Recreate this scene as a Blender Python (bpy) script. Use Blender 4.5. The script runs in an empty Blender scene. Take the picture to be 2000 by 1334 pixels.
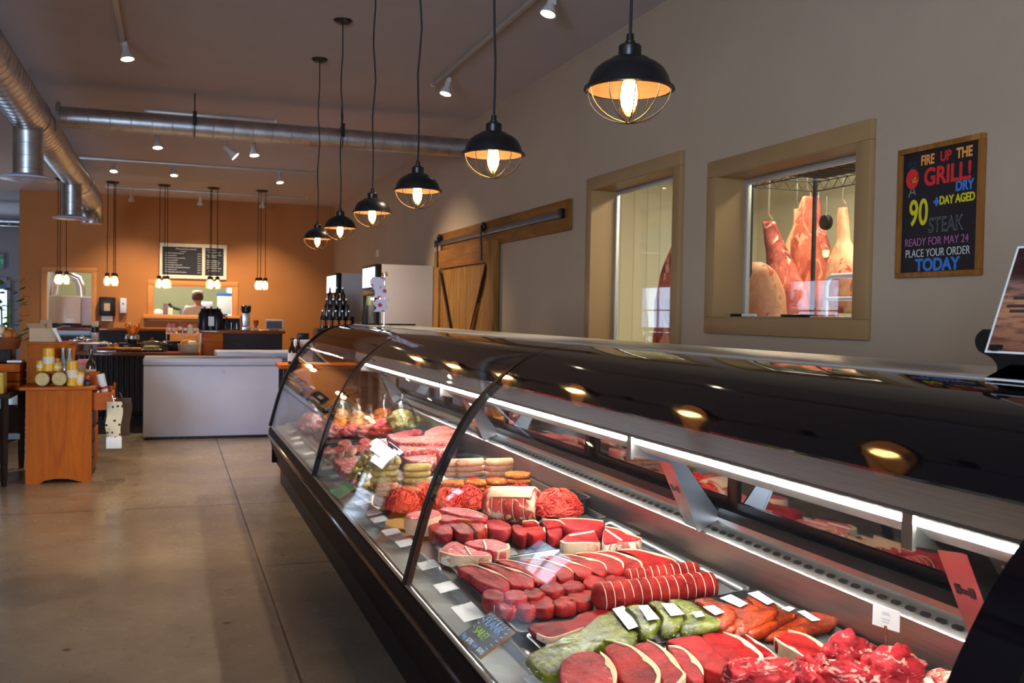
import bpy, bmesh, math, random
from mathutils import Vector, Matrix, noise
random.seed(11)
SC = bpy.context.scene
COL = SC.collection
PI = math.pi
R = math.radians

# ------------------------------------------------------------------ camera
F_PX, YAW, PITCH, ROLL, EYE = 1888.8, 0.33944, -0.02743, 0.01789, 1.43
def cam_axes():
    f = Vector((math.sin(YAW)*math.cos(PITCH), math.cos(YAW)*math.cos(PITCH), math.sin(PITCH)))
    r = Vector((math.cos(YAW), -math.sin(YAW), 0)); u = r.cross(f)
    c, s = math.cos(ROLL), math.sin(ROLL)
    return c*r+s*u, -s*r+c*u, f
AXR, AXU, AXF = cam_axes()
cam_d = bpy.data.cameras.new('camera'); cam = bpy.data.objects.new('camera', cam_d); COL.objects.link(cam)
cam.matrix_world = Matrix(((AXR.x, AXU.x, -AXF.x, 0), (AXR.y, AXU.y, -AXF.y, 0), (AXR.z, AXU.z, -AXF.z, EYE), (0, 0, 0, 1)))
cam_d.sensor_width = 36; cam_d.lens = 36*F_PX/2000; cam_d.clip_start = .05; cam_d.clip_end = 200
cam_d.dof.use_dof = True; cam_d.dof.focus_distance = 3.2; cam_d.dof.aperture_fstop = 8
SC.camera = cam

# ------------------------------------------------------------------ light, exposure
SC.view_settings.view_transform = 'Standard'; SC.view_settings.look = 'None'
SC.view_settings.exposure = 1.25; SC.view_settings.gamma = 1.0; SC.view_settings.use_curve_mapping = False
SC.cycles.caustics_reflective = False; SC.cycles.caustics_refractive = False
SC.cycles.sample_clamp_indirect = 4.0
SC.cycles.max_bounces = 8; SC.cycles.diffuse_bounces = 4; SC.cycles.glossy_bounces = 5
SC.cycles.transmission_bounces = 6; SC.cycles.transparent_max_bounces = 24
W = bpy.data.worlds.new('sky'); SC.world = W; W.use_nodes = True
W.node_tree.nodes['Background'].inputs[0].default_value = (.62, .78, 1, 1)
W.node_tree.nodes['Background'].inputs[1].default_value = .8
def area(name, loc, direction, sx, sy, power, color):
    l = bpy.data.lights.new(name, 'AREA'); l.shape = 'RECTANGLE'; l.size = sx; l.size_y = sy; l.energy = power; l.color = color
    o = bpy.data.objects.new(name, l); COL.objects.link(o); o.location = loc
    o.rotation_euler = Vector(direction).to_track_quat('-Z', 'Y').to_euler(); return o
DAY = (.56, .74, 1)
LEFT_WIN = [15.6, 22.0]          # daylight through the windows of the left wall
for y in LEFT_WIN: area('daylight', (-5.65, y, 1.5), (1, 0, -.12), 1.5, 1.4, 9, DAY)
for x in (-3.9,): area('daylight', (x, -4.15, 1.7), (0, 1, -.1), 2.6, 2.6, 300, DAY)   # shop front behind the camera
area('daylight', (-3.93, 24.1, 1.3), (.2, -1, -.1), 1.2, 1.6, 18, DAY)
SPOTC = (1, .79, .55)
P_SPOT, P_TUBE, P_COLD, P_KIT = 140.0, 88.0, 58.0, 75.0

# ------------------------------------------------------------------ pixel -> place on a known plane
def ray(px, py): return AXR*((px-1000)/F_PX) - AXU*((py-667)/F_PX) + AXF
O = Vector((0, 0, EYE))
def at_x(px, py, X): d = ray(px, py); return O + d*(X/d.x)
def at_y(px, py, Y): d = ray(px, py); return O + d*(Y/d.y)
def at_z(px, py, Z): d = ray(px, py); return O + d*((Z-EYE)/d.z)
def dz(x): return .50 + .0875*(x-.92)                 # the sloping display deck
def deck(px, py, h=0):
    d = ray(px, py); return O + d*((.50-.0875*.92+h-EYE)/(d.z-.0875*d.x))

# ------------------------------------------------------------------ mesh helpers
def BM(): return bmesh.new()
def obj(name, bm, mat, parent=None, loc=(0, 0, 0), rot=(0, 0, 0), smooth=35, world=False):
    me = bpy.data.meshes.new(name); bmesh.ops.recalc_face_normals(bm, faces=bm.faces); bm.to_mesh(me); bm.free()
    if smooth:
        for p in me.polygons: p.use_smooth = True
        me.set_sharp_from_angle(angle=R(smooth))
    for m in (mat if isinstance(mat, (list, tuple)) else [mat]): me.materials.append(m)
    o = bpy.data.objects.new(name, me); COL.objects.link(o)
    o.location = loc; o.rotation_euler = rot
    if parent:
        o.parent = parent
        if world: o.location = Vector(loc)-parent.location
    return o
def thing(name, label, cat, loc=(0, 0, 0), rz=0, group=None, mat4=None):
    o = bpy.data.objects.new(name, None); COL.objects.link(o); o.empty_display_size = .05
    if mat4 is not None: o.matrix_world = mat4
    else: o.location = loc; o.rotation_euler = (0, 0, rz)
    return tag(o, label, cat, group)
def tag(o, label, cat, group=None):
    o['label'] = label; o['category'] = cat
    if group: o['group'] = group
    return o
def struct(o): o['kind'] = 'structure'; return o
def copy_thing(src, loc, rz=None, label=None, group=None, rot=None, scale=None):
    c = src.copy(); COL.objects.link(c); c.location = loc
    if rz is not None: c.rotation_euler = (0, 0, rz)
    if rot is not None: c.rotation_euler = rot
    if scale is not None: c.scale = scale
    if label: c['label'] = label
    if group: c['group'] = group
    def kids(a, b):
        for ch in list(a.children):
            k = ch.copy(); COL.objects.link(k); k.parent = b; kids(ch, k)
    kids(src, c); return c
ORD = 'first second third fourth fifth sixth seventh eighth ninth tenth eleventh twelfth thirteenth fourteenth'.split()

def box(bm, c, s, bev=0, rot=None, mi=0):
    m = Matrix.Translation(c) @ (rot.to_matrix().to_4x4() if rot is not None else Matrix()) @ Matrix.Diagonal((*s, 1))
    g = bmesh.ops.create_cube(bm, size=1, matrix=m)
    fs = set(f for v in g['verts'] for f in v.link_faces)
    for f in fs: f.material_index = mi
    if bev:
        es = list(set(e for v in g['verts'] for e in v.link_edges))
        r = bmesh.ops.bevel(bm, geom=es, offset=bev, segments=2, profile=.5, affect='EDGES')
        for f in r['faces']: f.material_index = mi
def box2(bm, a, b, bev=0, mi=0):
    box(bm, [(p+q)/2 for p, q in zip(a, b)], [abs(q-p) for p, q in zip(a, b)], bev, None, mi)
def loft(bm, rings, cap=True, closed=True, mi=0):
    vs = [[bm.verts.new(p) for p in r] for r in rings]; n = len(vs[0])
    for a, b in zip(vs, vs[1:]):
        for i in range(n if closed else n-1):
            f = bm.faces.new((a[i], a[(i+1) % n], b[(i+1) % n], b[i])); f.material_index = mi
    if cap and closed:
        bm.faces.new(vs[0]).material_index = mi; bm.faces.new(vs[-1]).material_index = mi
    return vs
def frame(t):
    t = Vector(t).normalized(); a = Vector((0, 0, 1)) if abs(t.z) < .95 else Vector((1, 0, 0))
    u = t.cross(a).normalized(); return u, t.cross(u).normalized()
def tube(bm, pts, r, seg=8, cap=True, mi=0):
    pts = [Vector(p) for p in pts]; rings = []
    u = None
    for i, p in enumerate(pts):
        t = (pts[min(i+1, len(pts)-1)]-pts[max(i-1, 0)]).normalized()
        if u is None: u, v = frame(t)
        else:
            u = (u-t*u.dot(t)).normalized(); v = t.cross(u).normalized()
        rr = r[i] if isinstance(r, (list, tuple)) else r
        rings.append([p+u*(rr*math.cos(2*PI*k/seg))+v*(rr*math.sin(2*PI*k/seg)) for k in range(seg)])
    loft(bm, rings, cap, mi=mi)
def ring(bm, c, n, R0, r, seg=28, ts=6, mi=0):
    u, v = frame(n); n = Vector(n).normalized(); c = Vector(c); rs = []
    for i in range(seg):
        a = 2*PI*i/seg; d = u*math.cos(a)+v*math.sin(a)
        rs.append([bm.verts.new(c+d*(R0+r*math.cos(2*PI*k/ts))+n*(r*math.sin(2*PI*k/ts))) for k in range(ts)])
    for i in range(seg):
        a, b = rs[i], rs[(i+1) % seg]
        for k in range(ts): bm.faces.new((a[k], a[(k+1) % ts], b[(k+1) % ts], b[k])).material_index = mi
def lathe(bm, prof, seg=24, c=(0, 0, 0), mi=0, axis='z', cap=True):
    rings = []
    for r, z in prof:
        rg = []
        for k in range(seg):
            a = 2*PI*k/seg; x, y = r*math.cos(a), r*math.sin(a)
            p = (x, y, z) if axis == 'z' else (x, z, y) if axis == 'y' else (z, x, y)
            rg.append(Vector(c)+Vector(p))
        rings.append(rg)
    loft(bm, rings, cap, mi=mi)
def prism(bm, poly, a, b, plane='xy', mi=0):
    def P(p, h): return {'xy': (p[0], p[1], h), 'xz': (p[0], h, p[1]), 'yz': (h, p[0], p[1])}[plane]
    loft(bm, [[P(p, a) for p in poly], [P(p, b) for p in poly]], mi=mi)
def strip(bm, prof, y0, y1, th, mi=0, ny=1):
    """sheet of thickness th that follows a profile of (x, z) and runs along y"""
    n = len(prof); nor = []
    for i in range(n):
        a, b = prof[max(i-1, 0)], prof[min(i+1, n-1)]; d = Vector((b[0]-a[0], b[1]-a[1])).normalized(); nor.append((d.y, -d.x))
    poly = list(prof)+[(p[0]+q[0]*th, p[1]+q[1]*th) for p, q in reversed(list(zip(prof, nor)))]
    loft(bm, [[(p[0], y0+(y1-y0)*k/ny, p[1]) for p in poly] for k in range(ny+1)], mi=mi)
def smooth_poly(pts, k=4, closed=True):
    out = []; n = len(pts)
    for i in range(n if closed else n-1):
        p0, p1, p2, p3 = (Vector(pts[(i+j) % n]) if closed else Vector(pts[min(max(i+j, 0), n-1)]) for j in (-1, 0, 1, 2))
        for s in range(k):
            t = s/k
            out.append(.5*((2*p1)+(p2-p0)*t+(2*p0-5*p1+4*p2-p3)*t*t+(3*p1-p0-3*p2+p3)*t**3))
    if not closed: out.append(Vector(pts[-1]))
    return out
def nz(p, s=1.0): return noise.noise(Vector(p)*s)

# ------------------------------------------------------------------ materials
def mat(name): m = bpy.data.materials.new(name); m.use_nodes = True; return m, m.node_tree.nodes, m.node_tree.links, m.node_tree.nodes['Principled BSDF']
def srgb(r, g, b):
    f = lambda c: (c/255/12.92) if c/255 <= .04045 else ((c/255+.055)/1.055)**2.4
    return (f(r), f(g), f(b), 1)
def coords(N, L, scale=(1, 1, 1), rnd=True):
    tc = N.new('ShaderNodeTexCoord'); mp = N.new('ShaderNodeMapping'); mp.inputs['Scale'].default_value = scale
    L.new(tc.outputs['Object'], mp.inputs['Vector'])
    if rnd:
        oi = N.new('ShaderNodeObjectInfo'); mu = N.new('ShaderNodeMath'); mu.operation = 'MULTIPLY'; mu.inputs[1].default_value = 37
        L.new(oi.outputs['Random'], mu.inputs[0]); L.new(mu.outputs[0], mp.inputs['Location'])
    return mp.outputs[0]
def tex_noise(N, L, vec, scale, detail=4, rough=.55, dist=0):
    t = N.new('ShaderNodeTexNoise'); t.inputs['Scale'].default_value = scale; t.inputs['Detail'].default_value = detail
    t.inputs['Roughness'].default_value = rough; t.inputs['Distortion'].default_value = dist; L.new(vec, t.inputs['Vector']); return t.outputs[0]
def ramp(N, L, fac, stops, ease='LINEAR'):
    r = N.new('ShaderNodeValToRGB'); r.color_ramp.interpolation = ease; e = r.color_ramp.elements
    while len(e) > len(stops): e.remove(e[-1])
    while len(e) < len(stops): e.new(.5)
    for x, (p, c) in zip(e, stops): x.position = p; x.color = c
    L.new(fac, r.inputs[0]); return r.outputs[0]
def mixc(N, L, fac, a, b):
    m = N.new('ShaderNodeMix'); m.data_type = 'RGBA'
    for s, v in ((m.inputs[0], fac), (m.inputs[6], a), (m.inputs[7], b)):
        if hasattr(v, 'is_linked') or hasattr(v, 'links'): L.new(v, s)
        else: s.default_value = v
    return m.outputs[2]
def bump(N, L, B, h, strength=.3, dist=.01):
    b = N.new('ShaderNodeBump'); b.inputs['Strength'].default_value = strength; b.inputs['Distance'].default_value = dist
    L.new(h, b.inputs['Height']); L.new(b.outputs[0], B.inputs['Normal'])
def plain(name, c, rough=.5, metal=0, coat=0, var=.12, vs=6, bs=0, bst=.2, emit=0, ior=None):
    m, N, L, B = mat(name); v = coords(N, L); n = tex_noise(N, L, v, vs)
    d = tuple(x*(1-var) for x in c[:3])+(1,); l = tuple(min(1, x*(1+var)) for x in c[:3])+(1,)
    L.new(ramp(N, L, n, [(.3, d), (.7, l)]), B.inputs['Base Color'])
    B.inputs['Roughness'].default_value = rough; B.inputs['Metallic'].default_value = metal; B.inputs['Coat Weight'].default_value = coat
    B.inputs['Coat Roughness'].default_value = .1
    if ior: B.inputs['IOR'].default_value = ior
    if bs: bump(N, L, B, tex_noise(N, L, v, bs, 3), bst, .004)
    if emit: B.inputs['Emission Color'].default_value = c; B.inputs['Emission Strength'].default_value = emit
    return m
def glow(name, c, s):
    m, N, L, B = mat(name); B.inputs['Base Color'].default_value = c; B.inputs['Emission Color'].default_value = c; B.inputs['Emission Strength'].default_value = s; return m
def wood(name, a, b, axis='x', scale=9, rough=.45, coat=.2):
    m, N, L, B = mat(name); s = {'x': (.12, 1, 1), 'y': (1, .12, 1), 'z': (1, 1, .12)}[axis]
    v = coords(N, L, tuple(q*scale for q in s)); n = tex_noise(N, L, v, 2.2, 5, .6, 1.2); n2 = tex_noise(N, L, v, 14, 3)
    c = ramp(N, L, n, [(.28, a), (.55, tuple((p+q)/2 for p, q in zip(a, b))), (.75, b)])
    L.new(mixc(N, L, ramp(N, L, n2, [(.5, (0, 0, 0, 1)), (.9, (.4, .4, .4, 1))]), c, tuple(x*.45 for x in a[:3])+(1,)), B.inputs['Base Color'])
    B.inputs['Roughness'].default_value = rough; B.inputs['Coat Weight'].default_value = coat; B.inputs['Specular IOR Level'].default_value = .2; bump(N, L, B, n, .15, .003); return m
def thin_glass(name, tint=(1, 1, 1, 1), f0=.05, rough=.0, boost=.95, wrinkle=0, ws=22):
    m, N, L, B = mat(name); N.remove(B); out = N['Material Output']
    t = N.new('ShaderNodeBsdfTransparent'); t.inputs[0].default_value = tint
    g = N.new('ShaderNodeBsdfGlossy'); g.inputs['Roughness'].default_value = rough
    lw = N.new('ShaderNodeLayerWeight'); lw.inputs['Blend'].default_value = .5
    p = N.new('ShaderNodeMath'); p.operation = 'POWER'; p.inputs[1].default_value = 5; L.new(lw.outputs['Facing'], p.inputs[0])
    q = N.new('ShaderNodeMath'); q.operation = 'MULTIPLY_ADD'; q.inputs[1].default_value = boost; q.inputs[2].default_value = f0; L.new(p.outputs[0], q.inputs[0])
    if wrinkle:
        v = coords(N, L); b = N.new('ShaderNodeBump'); b.inputs['Strength'].default_value = wrinkle; b.inputs['Distance'].default_value = .01
        L.new(tex_noise(N, L, v, ws, 2, .4, 1.5), b.inputs['Height']); L.new(b.outputs[0], g.inputs['Normal']); L.new(b.outputs[0], lw.inputs['Normal'])
    s = N.new('ShaderNodeMixShader'); L.new(q.outputs[0], s.inputs[0]); L.new(t.outputs[0], s.inputs[1]); L.new(g.outputs[0], s.inputs[2]); L.new(s.outputs[0], out.inputs['Surface']); return m
def meat(name, dark, base, fat, marb=.62, ms=26, rough=.34, coat=0, stretch=(1, 1, 1), bs=60, bst=.35, spec=.018):
    m, N, L, B = mat(name); v = coords(N, L, stretch)
    n = tex_noise(N, L, v, 11, 5, .6, .6); c = ramp(N, L, n, [(.36, dark), (.60, base)])
    B.inputs['Specular IOR Level'].default_value = spec
    n2 = tex_noise(N, L, v, ms, 4, .6, 2.2)
    n3 = tex_noise(N, L, v, 85, 5, .75, .8); c = mixc(N, L, ramp(N, L, n3, [(.44, (0, 0, 0, 1)), (.66, (.30, .30, .30, 1))]), c, tuple(min(1, base[i]*.82+fat[i]*.18) for i in range(3))+(1,))
    mk = ramp(N, L, n2, [(marb, (0, 0, 0, 1)), (marb+.05, (1, 1, 1, 1))])
    L.new(mixc(N, L, mk, c, fat), B.inputs['Base Color'])
    B.inputs['Roughness'].default_value = rough; B.inputs['Coat Weight'].default_value = coat; B.inputs['Coat Roughness'].default_value = .18
    bump(N, L, B, tex_noise(N, L, v, bs, 5, .7), bst*1.5, .005); return m

M_CEIL = plain('ceiling_paint', srgb(204, 196, 198), .8, var=.03, vs=3, bs=90, bst=.15)
M_WALL = plain('taupe_wall_paint', srgb(186, 164, 140), .7, var=.03, vs=3, bs=110, bst=.25)
M_ORANGE = plain('orange_wall_paint', srgb(180, 114, 54), .65, var=.04, vs=2, bs=90, bst=.2)
M_GREYWALL = plain('grey_wall_paint', srgb(150, 140, 140), .7, var=.03)
M_TRIM = plain('tan_trim_paint', srgb(166, 130, 86), .45, var=.04, bs=60, bst=.05)
M_BLACK = plain('black_metal', (.012, .011, .012, 1), .35, .3, var=.1)
M_BLACKG = plain('gloss_black', (.004, .003, .004, 1), .05, 0, var=.0, ior=1.36)
M_JOINT = plain('satin_black_trim', (.006, .005, .006, 1), .35, 0, var=.0, ior=1.15)
M_BROWNB = plain('dark_brown_panel', (.008, .005, .005, 1), .4, 0, coat=.0, var=.1, ior=1.1)
M_STEEL, N, L, B = mat('brushed_steel')  # canopy
v = coords(N, L, (60, 1.2, 60)); n = tex_noise(N, L, v, 4, 3)
L.new(ramp(N, L, n, [(.2, (.52, .47, .43, 1)), (.8, (.70, .64, .59, 1))]), B.inputs['Base Color']); B.inputs['Metallic'].default_value = 1  # slight warm tint stands in for the meat's red reflection
B.inputs['Roughness'].default_value = .3; B.inputs['Anisotropic'].default_value = .6; bump(N, L, B, n, .05, .002)
M_STEELP = plain('satin_steel', (.62, .62, .61, 1), .28, 1, var=.06)
M_ALU = plain('white_aluminium', (.62, .60, .56, 1), .4, .6, var=.03)
M_GALV, N, L, B = mat('spiral_galvanised_steel')
v = coords(N, L, rnd=False); n = tex_noise(N, L, v, 9, 4)
L.new(ramp(N, L, n, [(.3, (.42, .42, .44, 1)), (.7, (.62, .62, .64, 1))]), B.inputs['Base Color']); B.inputs['Metallic'].default_value = 1; B.inputs['Roughness'].default_value = .36
M_WHITE = plain('white_enamel', srgb(208, 210, 232), .35, var=.03, bs=160, bst=.12)
M_PAPER = plain('white_card', srgb(240, 240, 238), .6, var=.02)
M_PLASTICB = plain('black_tray_plastic', (.018, .019, .022, 1), .3, 0, coat=.3, var=.1)
M_BPAPER = plain('dark_grey_liner_paper', (.075, .078, .085, 1), .6, var=.1)
M_GLASS = thin_glass('curved_case_glass', (.985, .995, .99, 1), .022)
M_WGLASS = thin_glass('window_glass', (.97, .98, .96, 1), .05)
M_JARG = thin_glass('clear_jar_glass', (.93, .95, .95, 1), .06)
M_BAGF = thin_glass('cloudy_bag_film', (.86, .86, .88, 1), .14, .15, .7, .9)
M_FILM = thin_glass('clear_plastic_film', (.975, .98, .98, 1), .010, .04, .05, 1.0, 55)
M_DOORG, N, L, B = mat('dark_mirror_glass')
B.inputs['Base Color'].default_value = (.02, .02, .024, 1); B.inputs['Roughness'].default_value = .03; B.inputs['IOR'].default_value = 3.2
M_ORWOOD = wood('amber_varnished_wood', srgb(160, 72, 0), srgb(200, 104, 4), 'z', 4, .6, 0)
M_ORTOP = wood('amber_varnished_top', srgb(156, 66, 4), srgb(204, 106, 18), 'x', 4, .5, .05)
M_BAR = wood('red_brown_bar_top', srgb(96, 42, 14), srgb(150, 74, 30), 'x', 4, .3, .4)
M_DKWOOD = wood('dark_stained_wood', srgb(28, 18, 16), srgb(46, 30, 26), 'x', 6)
M_PINE = wood('knotty_pine', srgb(112, 72, 28), srgb(172, 124, 60), 'z', 5, .6, .0)
M_PINEH = wood('knotty_pine_board', srgb(110, 66, 24), srgb(170, 112, 50), 'y', 5, .6, .0)
M_CARD = plain('cardboard', srgb(196, 168, 134), .8, var=.08)
M_WICKER = plain('wicker', srgb(130, 66, 26), .7, var=.3, vs=60, bs=70, bst=.8)
M_BEES = plain('beeswax', srgb(236, 176, 34), .4, coat=.1, var=.06)
M_CREAM = plain('cream_wrapper', srgb(232, 222, 196), .6, var=.04)
M_SOIL = plain('dark_corrugated_metal', (.035, .033, .042, 1), .45, .5, var=.2)
M_BOTTLE = plain('dark_bottle_glass', (.02, .009, .006, 1), .08, 0, coat=.6)
M_ORANGEL = plain('orange_label', srgb(190, 110, 50), .5)
M_RED = plain('red_print', srgb(190, 40, 40), .5)
M_PINKP = plain('pink_pack', srgb(222, 120, 130), .5)
M_LEAF = plain('green_leaf', srgb(70, 130, 40), .4, var=.3)
M_SKIN = plain('skin', srgb(205, 150, 120), .5, var=.05)
M_HAIR = plain('grey_hair', srgb(84, 74, 66), .7, var=.3, vs=50)
M_CLOTH = plain('white_cloth', srgb(232, 230, 228), .8, var=.04, bs=30, bst=.3)
M_DENIM = plain('dark_trousers', srgb(50, 52, 64), .8)
M_KIT = plain('sage_kitchen_wall', srgb(150, 150, 112), .7, var=.03)
M_COLDW, N, L, B = mat('cream_ribbed_panel')
tc = N.new('ShaderNodeTexCoord'); wv = N.new('ShaderNodeTexWave'); wv.inputs['Scale'].default_value = 2.2; L.new(tc.outputs['Object'], wv.inputs['Vector'])
wv.wave_profile = 'SAW'
L.new(ramp(N, L, wv.outputs[1], [(.0, srgb(178, 172, 140)), (.1, srgb(226, 220, 192)), (.9, srgb(222, 214, 184))]), B.inputs['Base Color']); B.inputs['Roughness'].default_value = .5
bump(N, L, B, wv.outputs[1], .4, .02)

# concrete floor with saw-cut joints and dark specks
M_FLOOR, N, L, B = mat('polished_concrete')
v = coords(N, L, rnd=False)
c1 = ramp(N, L, tex_noise(N, L, v, .8, 6, .62), [(.3, srgb(94, 80, 68)), (.52, srgb(122, 106, 90)), (.72, srgb(144, 128, 108))])
c2 = mixc(N, L, ramp(N, L, tex_noise(N, L, v, 17, 6, .7), [(.35, (0, 0, 0, 1)), (.75, (.55, .55, .55, 1))]), c1, srgb(104, 88, 66))
vo = N.new('ShaderNodeTexVoronoi'); vo.inputs['Scale'].default_value = 3.4; L.new(v, vo.inputs['Vector'])
sp = ramp(N, L, vo.outputs['Distance'], [(.045, (.8, .8, .8, 1)), (.075, (0, 0, 0, 1))])
c3 = mixc(N, L, sp, c2, srgb(58, 44, 32))
sep = N.new('ShaderNodeSeparateXYZ'); L.new(v, sep.inputs[0])
def line_mask(axis, at, w, lo=None):
    s = N.new('ShaderNodeMath'); s.operation = 'SUBTRACT'; L.new(sep.outputs[axis], s.inputs[0]); s.inputs[1].default_value = at
    a = N.new('ShaderNodeMath'); a.operation = 'ABSOLUTE'; L.new(s.outputs[0], a.inputs[0])
    k = N.new('ShaderNodeMath'); k.operation = 'LESS_THAN'; L.new(a.outputs[0], k.inputs[0]); k.inputs[1].default_value = w
    if lo is not None:
        g = N.new('ShaderNodeMath'); g.operation = 'GREATER_THAN'; L.new(sep.outputs[0], g.inputs[0]); g.inputs[1].default_value = lo
        m = N.new('ShaderNodeMath'); m.operation = 'MULTIPLY'; L.new(k.outputs[0], m.inputs[0]); L.new(g.outputs[0], m.inputs[1]); return m.outputs[0]
    return k.outputs[0]
for lm in (line_mask(0, .485, .005), line_mask(1, 7.35, .006), line_mask(1, 5.53, .005, .485), line_mask(1, 11.6, .006)):
    c3 = mixc(N, L, lm, c3, srgb(40, 26, 22))
L.new(c3, B.inputs['Base Color'])
L.new(ramp(N, L, tex_noise(N, L, v, 3, 4), [(.3, (.2, .2, .2, 1)), (.8, (.36, .36, .36, 1))]), B.inputs['Roughness'])
bump(N, L, B, tex_noise(N, L, v, 40, 3), .03, .004)

FAT = srgb(222, 188, 152)
M_BEEF = meat('red_beef', srgb(96, 10, 14), srgb(160, 34, 34), srgb(206, 104, 92), .66, 38)
M_BEEF2 = meat('marbled_beef', srgb(118, 18, 26), srgb(176, 50, 54), srgb(214, 130, 118), .635, 30)
M_BEEFD = meat('dark_red_beef', srgb(74, 5, 12), srgb(136, 16, 24), srgb(190, 84, 80), .65, 38)
M_FILET = meat('lean_filet', srgb(90, 12, 14), srgb(150, 38, 34), srgb(200, 90, 80), .665, 34)
M_PALE = meat('pale_pink_beef', srgb(170, 50, 58), srgb(210, 92, 96), srgb(240, 188, 178), .60, 26)
M_FAT = meat('beef_fat', srgb(210, 170, 136), FAT, srgb(226, 150, 128), .66, 16, .42, 0)
M_FATM = meat('mottled_fat_and_meat', srgb(182, 60, 54), srgb(226, 170, 140), srgb(244, 224, 196), .5, 9, .42, 0)
M_ROAST = meat('rolled_roast_meat', srgb(140, 30, 30), srgb(190, 70, 58), srgb(234, 190, 156), .53, 10)
M_CHEEK = meat('sinewy_beef', srgb(96, 10, 18), srgb(170, 40, 48), srgb(204, 130, 118), .56, 15, .32, .04, (1, 1, 2.4))
M_PORK = meat('pink_pork', srgb(176, 74, 72), srgb(216, 122, 114), srgb(246, 214, 200), .56, 14)
M_RIB = meat('rib_meat', srgb(160, 40, 42), srgb(206, 82, 76), srgb(244, 208, 190), .54, 18, .35, .04, (1, 4, 1))
M_GROUND = meat('ground_beef', srgb(206, 44, 38), srgb(240, 84, 68), srgb(250, 150, 130), .66, 50, .4, .02)
M_BURGER = meat('browned_ground_patty', srgb(128, 58, 38), srgb(184, 104, 76), srgb(220, 170, 140), .6, 40)
M_CRUMB = meat('orange_seasoned_patty', srgb(146, 56, 22), srgb(206, 108, 50), srgb(236, 170, 90), .56, 34)
M_SAUSG = meat('herb_green_sausage', srgb(156, 124, 58), srgb(212, 188, 118), srgb(110, 112, 52), .64, 40, .3, .05)
M_SAUSP = meat('pale_sausage', srgb(176, 120, 84), srgb(216, 170, 132), srgb(236, 206, 176), .6, 34, .3, .05)
M_CHICK = meat('orange_marinated_chicken', srgb(200, 96, 30), srgb(240, 160, 70), srgb(246, 206, 140), .6, 12, .3, .05)
M_CHICKG = meat('herbed_chicken', srgb(176, 164, 70), srgb(214, 204, 130), srgb(240, 226, 190), .56, 14, .3, .05)
M_GREENM = meat('green_herb_marinade', srgb(50, 56, 3), srgb(108, 112, 12), srgb(150, 150, 46), .64, 30, .16, .10, (1, 1, 1), 40, 1.1, .22)
M_REDM = meat('red_orange_marinade', srgb(92, 18, 5), srgb(164, 52, 12), srgb(216, 118, 36), .62, 24, .16, .10, (1, 1, 1), 36, 1.0, .22)
M_STRING = plain('butcher_twine', srgb(214, 184, 156), .8)
M_CARCASS = meat('hanging_carcass', srgb(150, 60, 48), srgb(196, 108, 84), srgb(214, 150, 120), .56, 6, .45, 0, (1, 1, .5), 24, .3)
M_CARCD = meat('dark_hanging_carcass', srgb(84, 30, 32), srgb(180, 90, 76), srgb(222, 160, 136), .56, 5, .45, 0, (1, 1, .45), 24, .3)
M_CARCF = meat('fatty_carcass', srgb(200, 130, 98), srgb(220, 170, 132), srgb(180, 80, 64), .60, 6, .45, 0, (1, 1, .6), 24, .3)
M_WIRE = plain('black_epoxy_wire', (.006, .007, .008, 1), .7, var=.1)
M_BONE = plain('bone', srgb(238, 214, 180), .5, var=.1, vs=20)

# ================================================================== THE ROOM
CZ, XW, YB = 3.41, 2.9, 18.38
def wall_holes(name, m, plane, a0, a1, t0, t1, z0, z1, holes):
    """wall slab: spans a0..a1 along its length, t0..t1 thick, with rectangular holes (b0, b1, h0, h1)"""
    bm = BM(); xs = sorted({a0, a1, *[h[0] for h in holes], *[h[1] for h in holes]}); zs = sorted({z0, z1, *[h[2] for h in holes], *[h[3] for h in holes]})
    for x, y in zip(xs, xs[1:]):
        for p, q in zip(zs, zs[1:]):
            if any(h[0] <= x and y <= h[1] and h[2] <= p and q <= h[3] for h in holes): continue
            if plane == 'x': box2(bm, (t0, x, p), (t1, y, q))
            else: box2(bm, (x, t0, p), (y, t1, q))
    bmesh.ops.remove_doubles(bm, verts=bm.verts, dist=1e-5)
    return struct(obj(name, bm, m, smooth=0))
bm = BM(); box2(bm, (-5.7, -4.2, -.1), (6, 24.2, 0)); struct(obj('floor', bm, M_FLOOR, smooth=0))
bm = BM(); box2(bm, (-5.7, -4.2, CZ), (3.1, 24.2, CZ+.1)); struct(obj('ceiling', bm, M_CEIL, smooth=0))
D1 = (5.24, 6.46, .55, 2.35); W2 = (3.57, 4.755, 1.437, 2.225)
wall_holes('wall_right', M_WALL, 'x', -4.2, YB+.15, XW, XW+.19, 0, CZ, [D1, W2])
KD = (-2.03, -1.30, 0, 2.045); KW = (-.30, 1.065, 1.325, 1.85)
wall_holes('wall_back', M_ORANGE, 'y', -2.446, XW, YB, YB+.15, 0, CZ, [KD, KW])
wall_holes('wall_left', M_WALL, 'x', -4.2, 24.2, -5.7, -5.5, 0, CZ, [(y-.8, y+.8, .75, 2.25) for y in LEFT_WIN])
wall_holes('wall_front', M_WALL, 'y', -5.5, XW, -4.2, -4.0, 0, CZ, [(x-1.35, x+1.35, .4, 3.0) for x in (-3.9,)])
wall_holes('wall_far', M_GREYWALL, 'y', -5.5, -2.3, 24, 24.2, 0, CZ, [(-4.5, -3.36, .5, 2.0)])
bm = BM(); box2(bm, (-2.446, YB+.15, 0), (-2.3, 24, CZ)); struct(obj('wall_passage', bm, M_GREYWALL, smooth=0))
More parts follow.
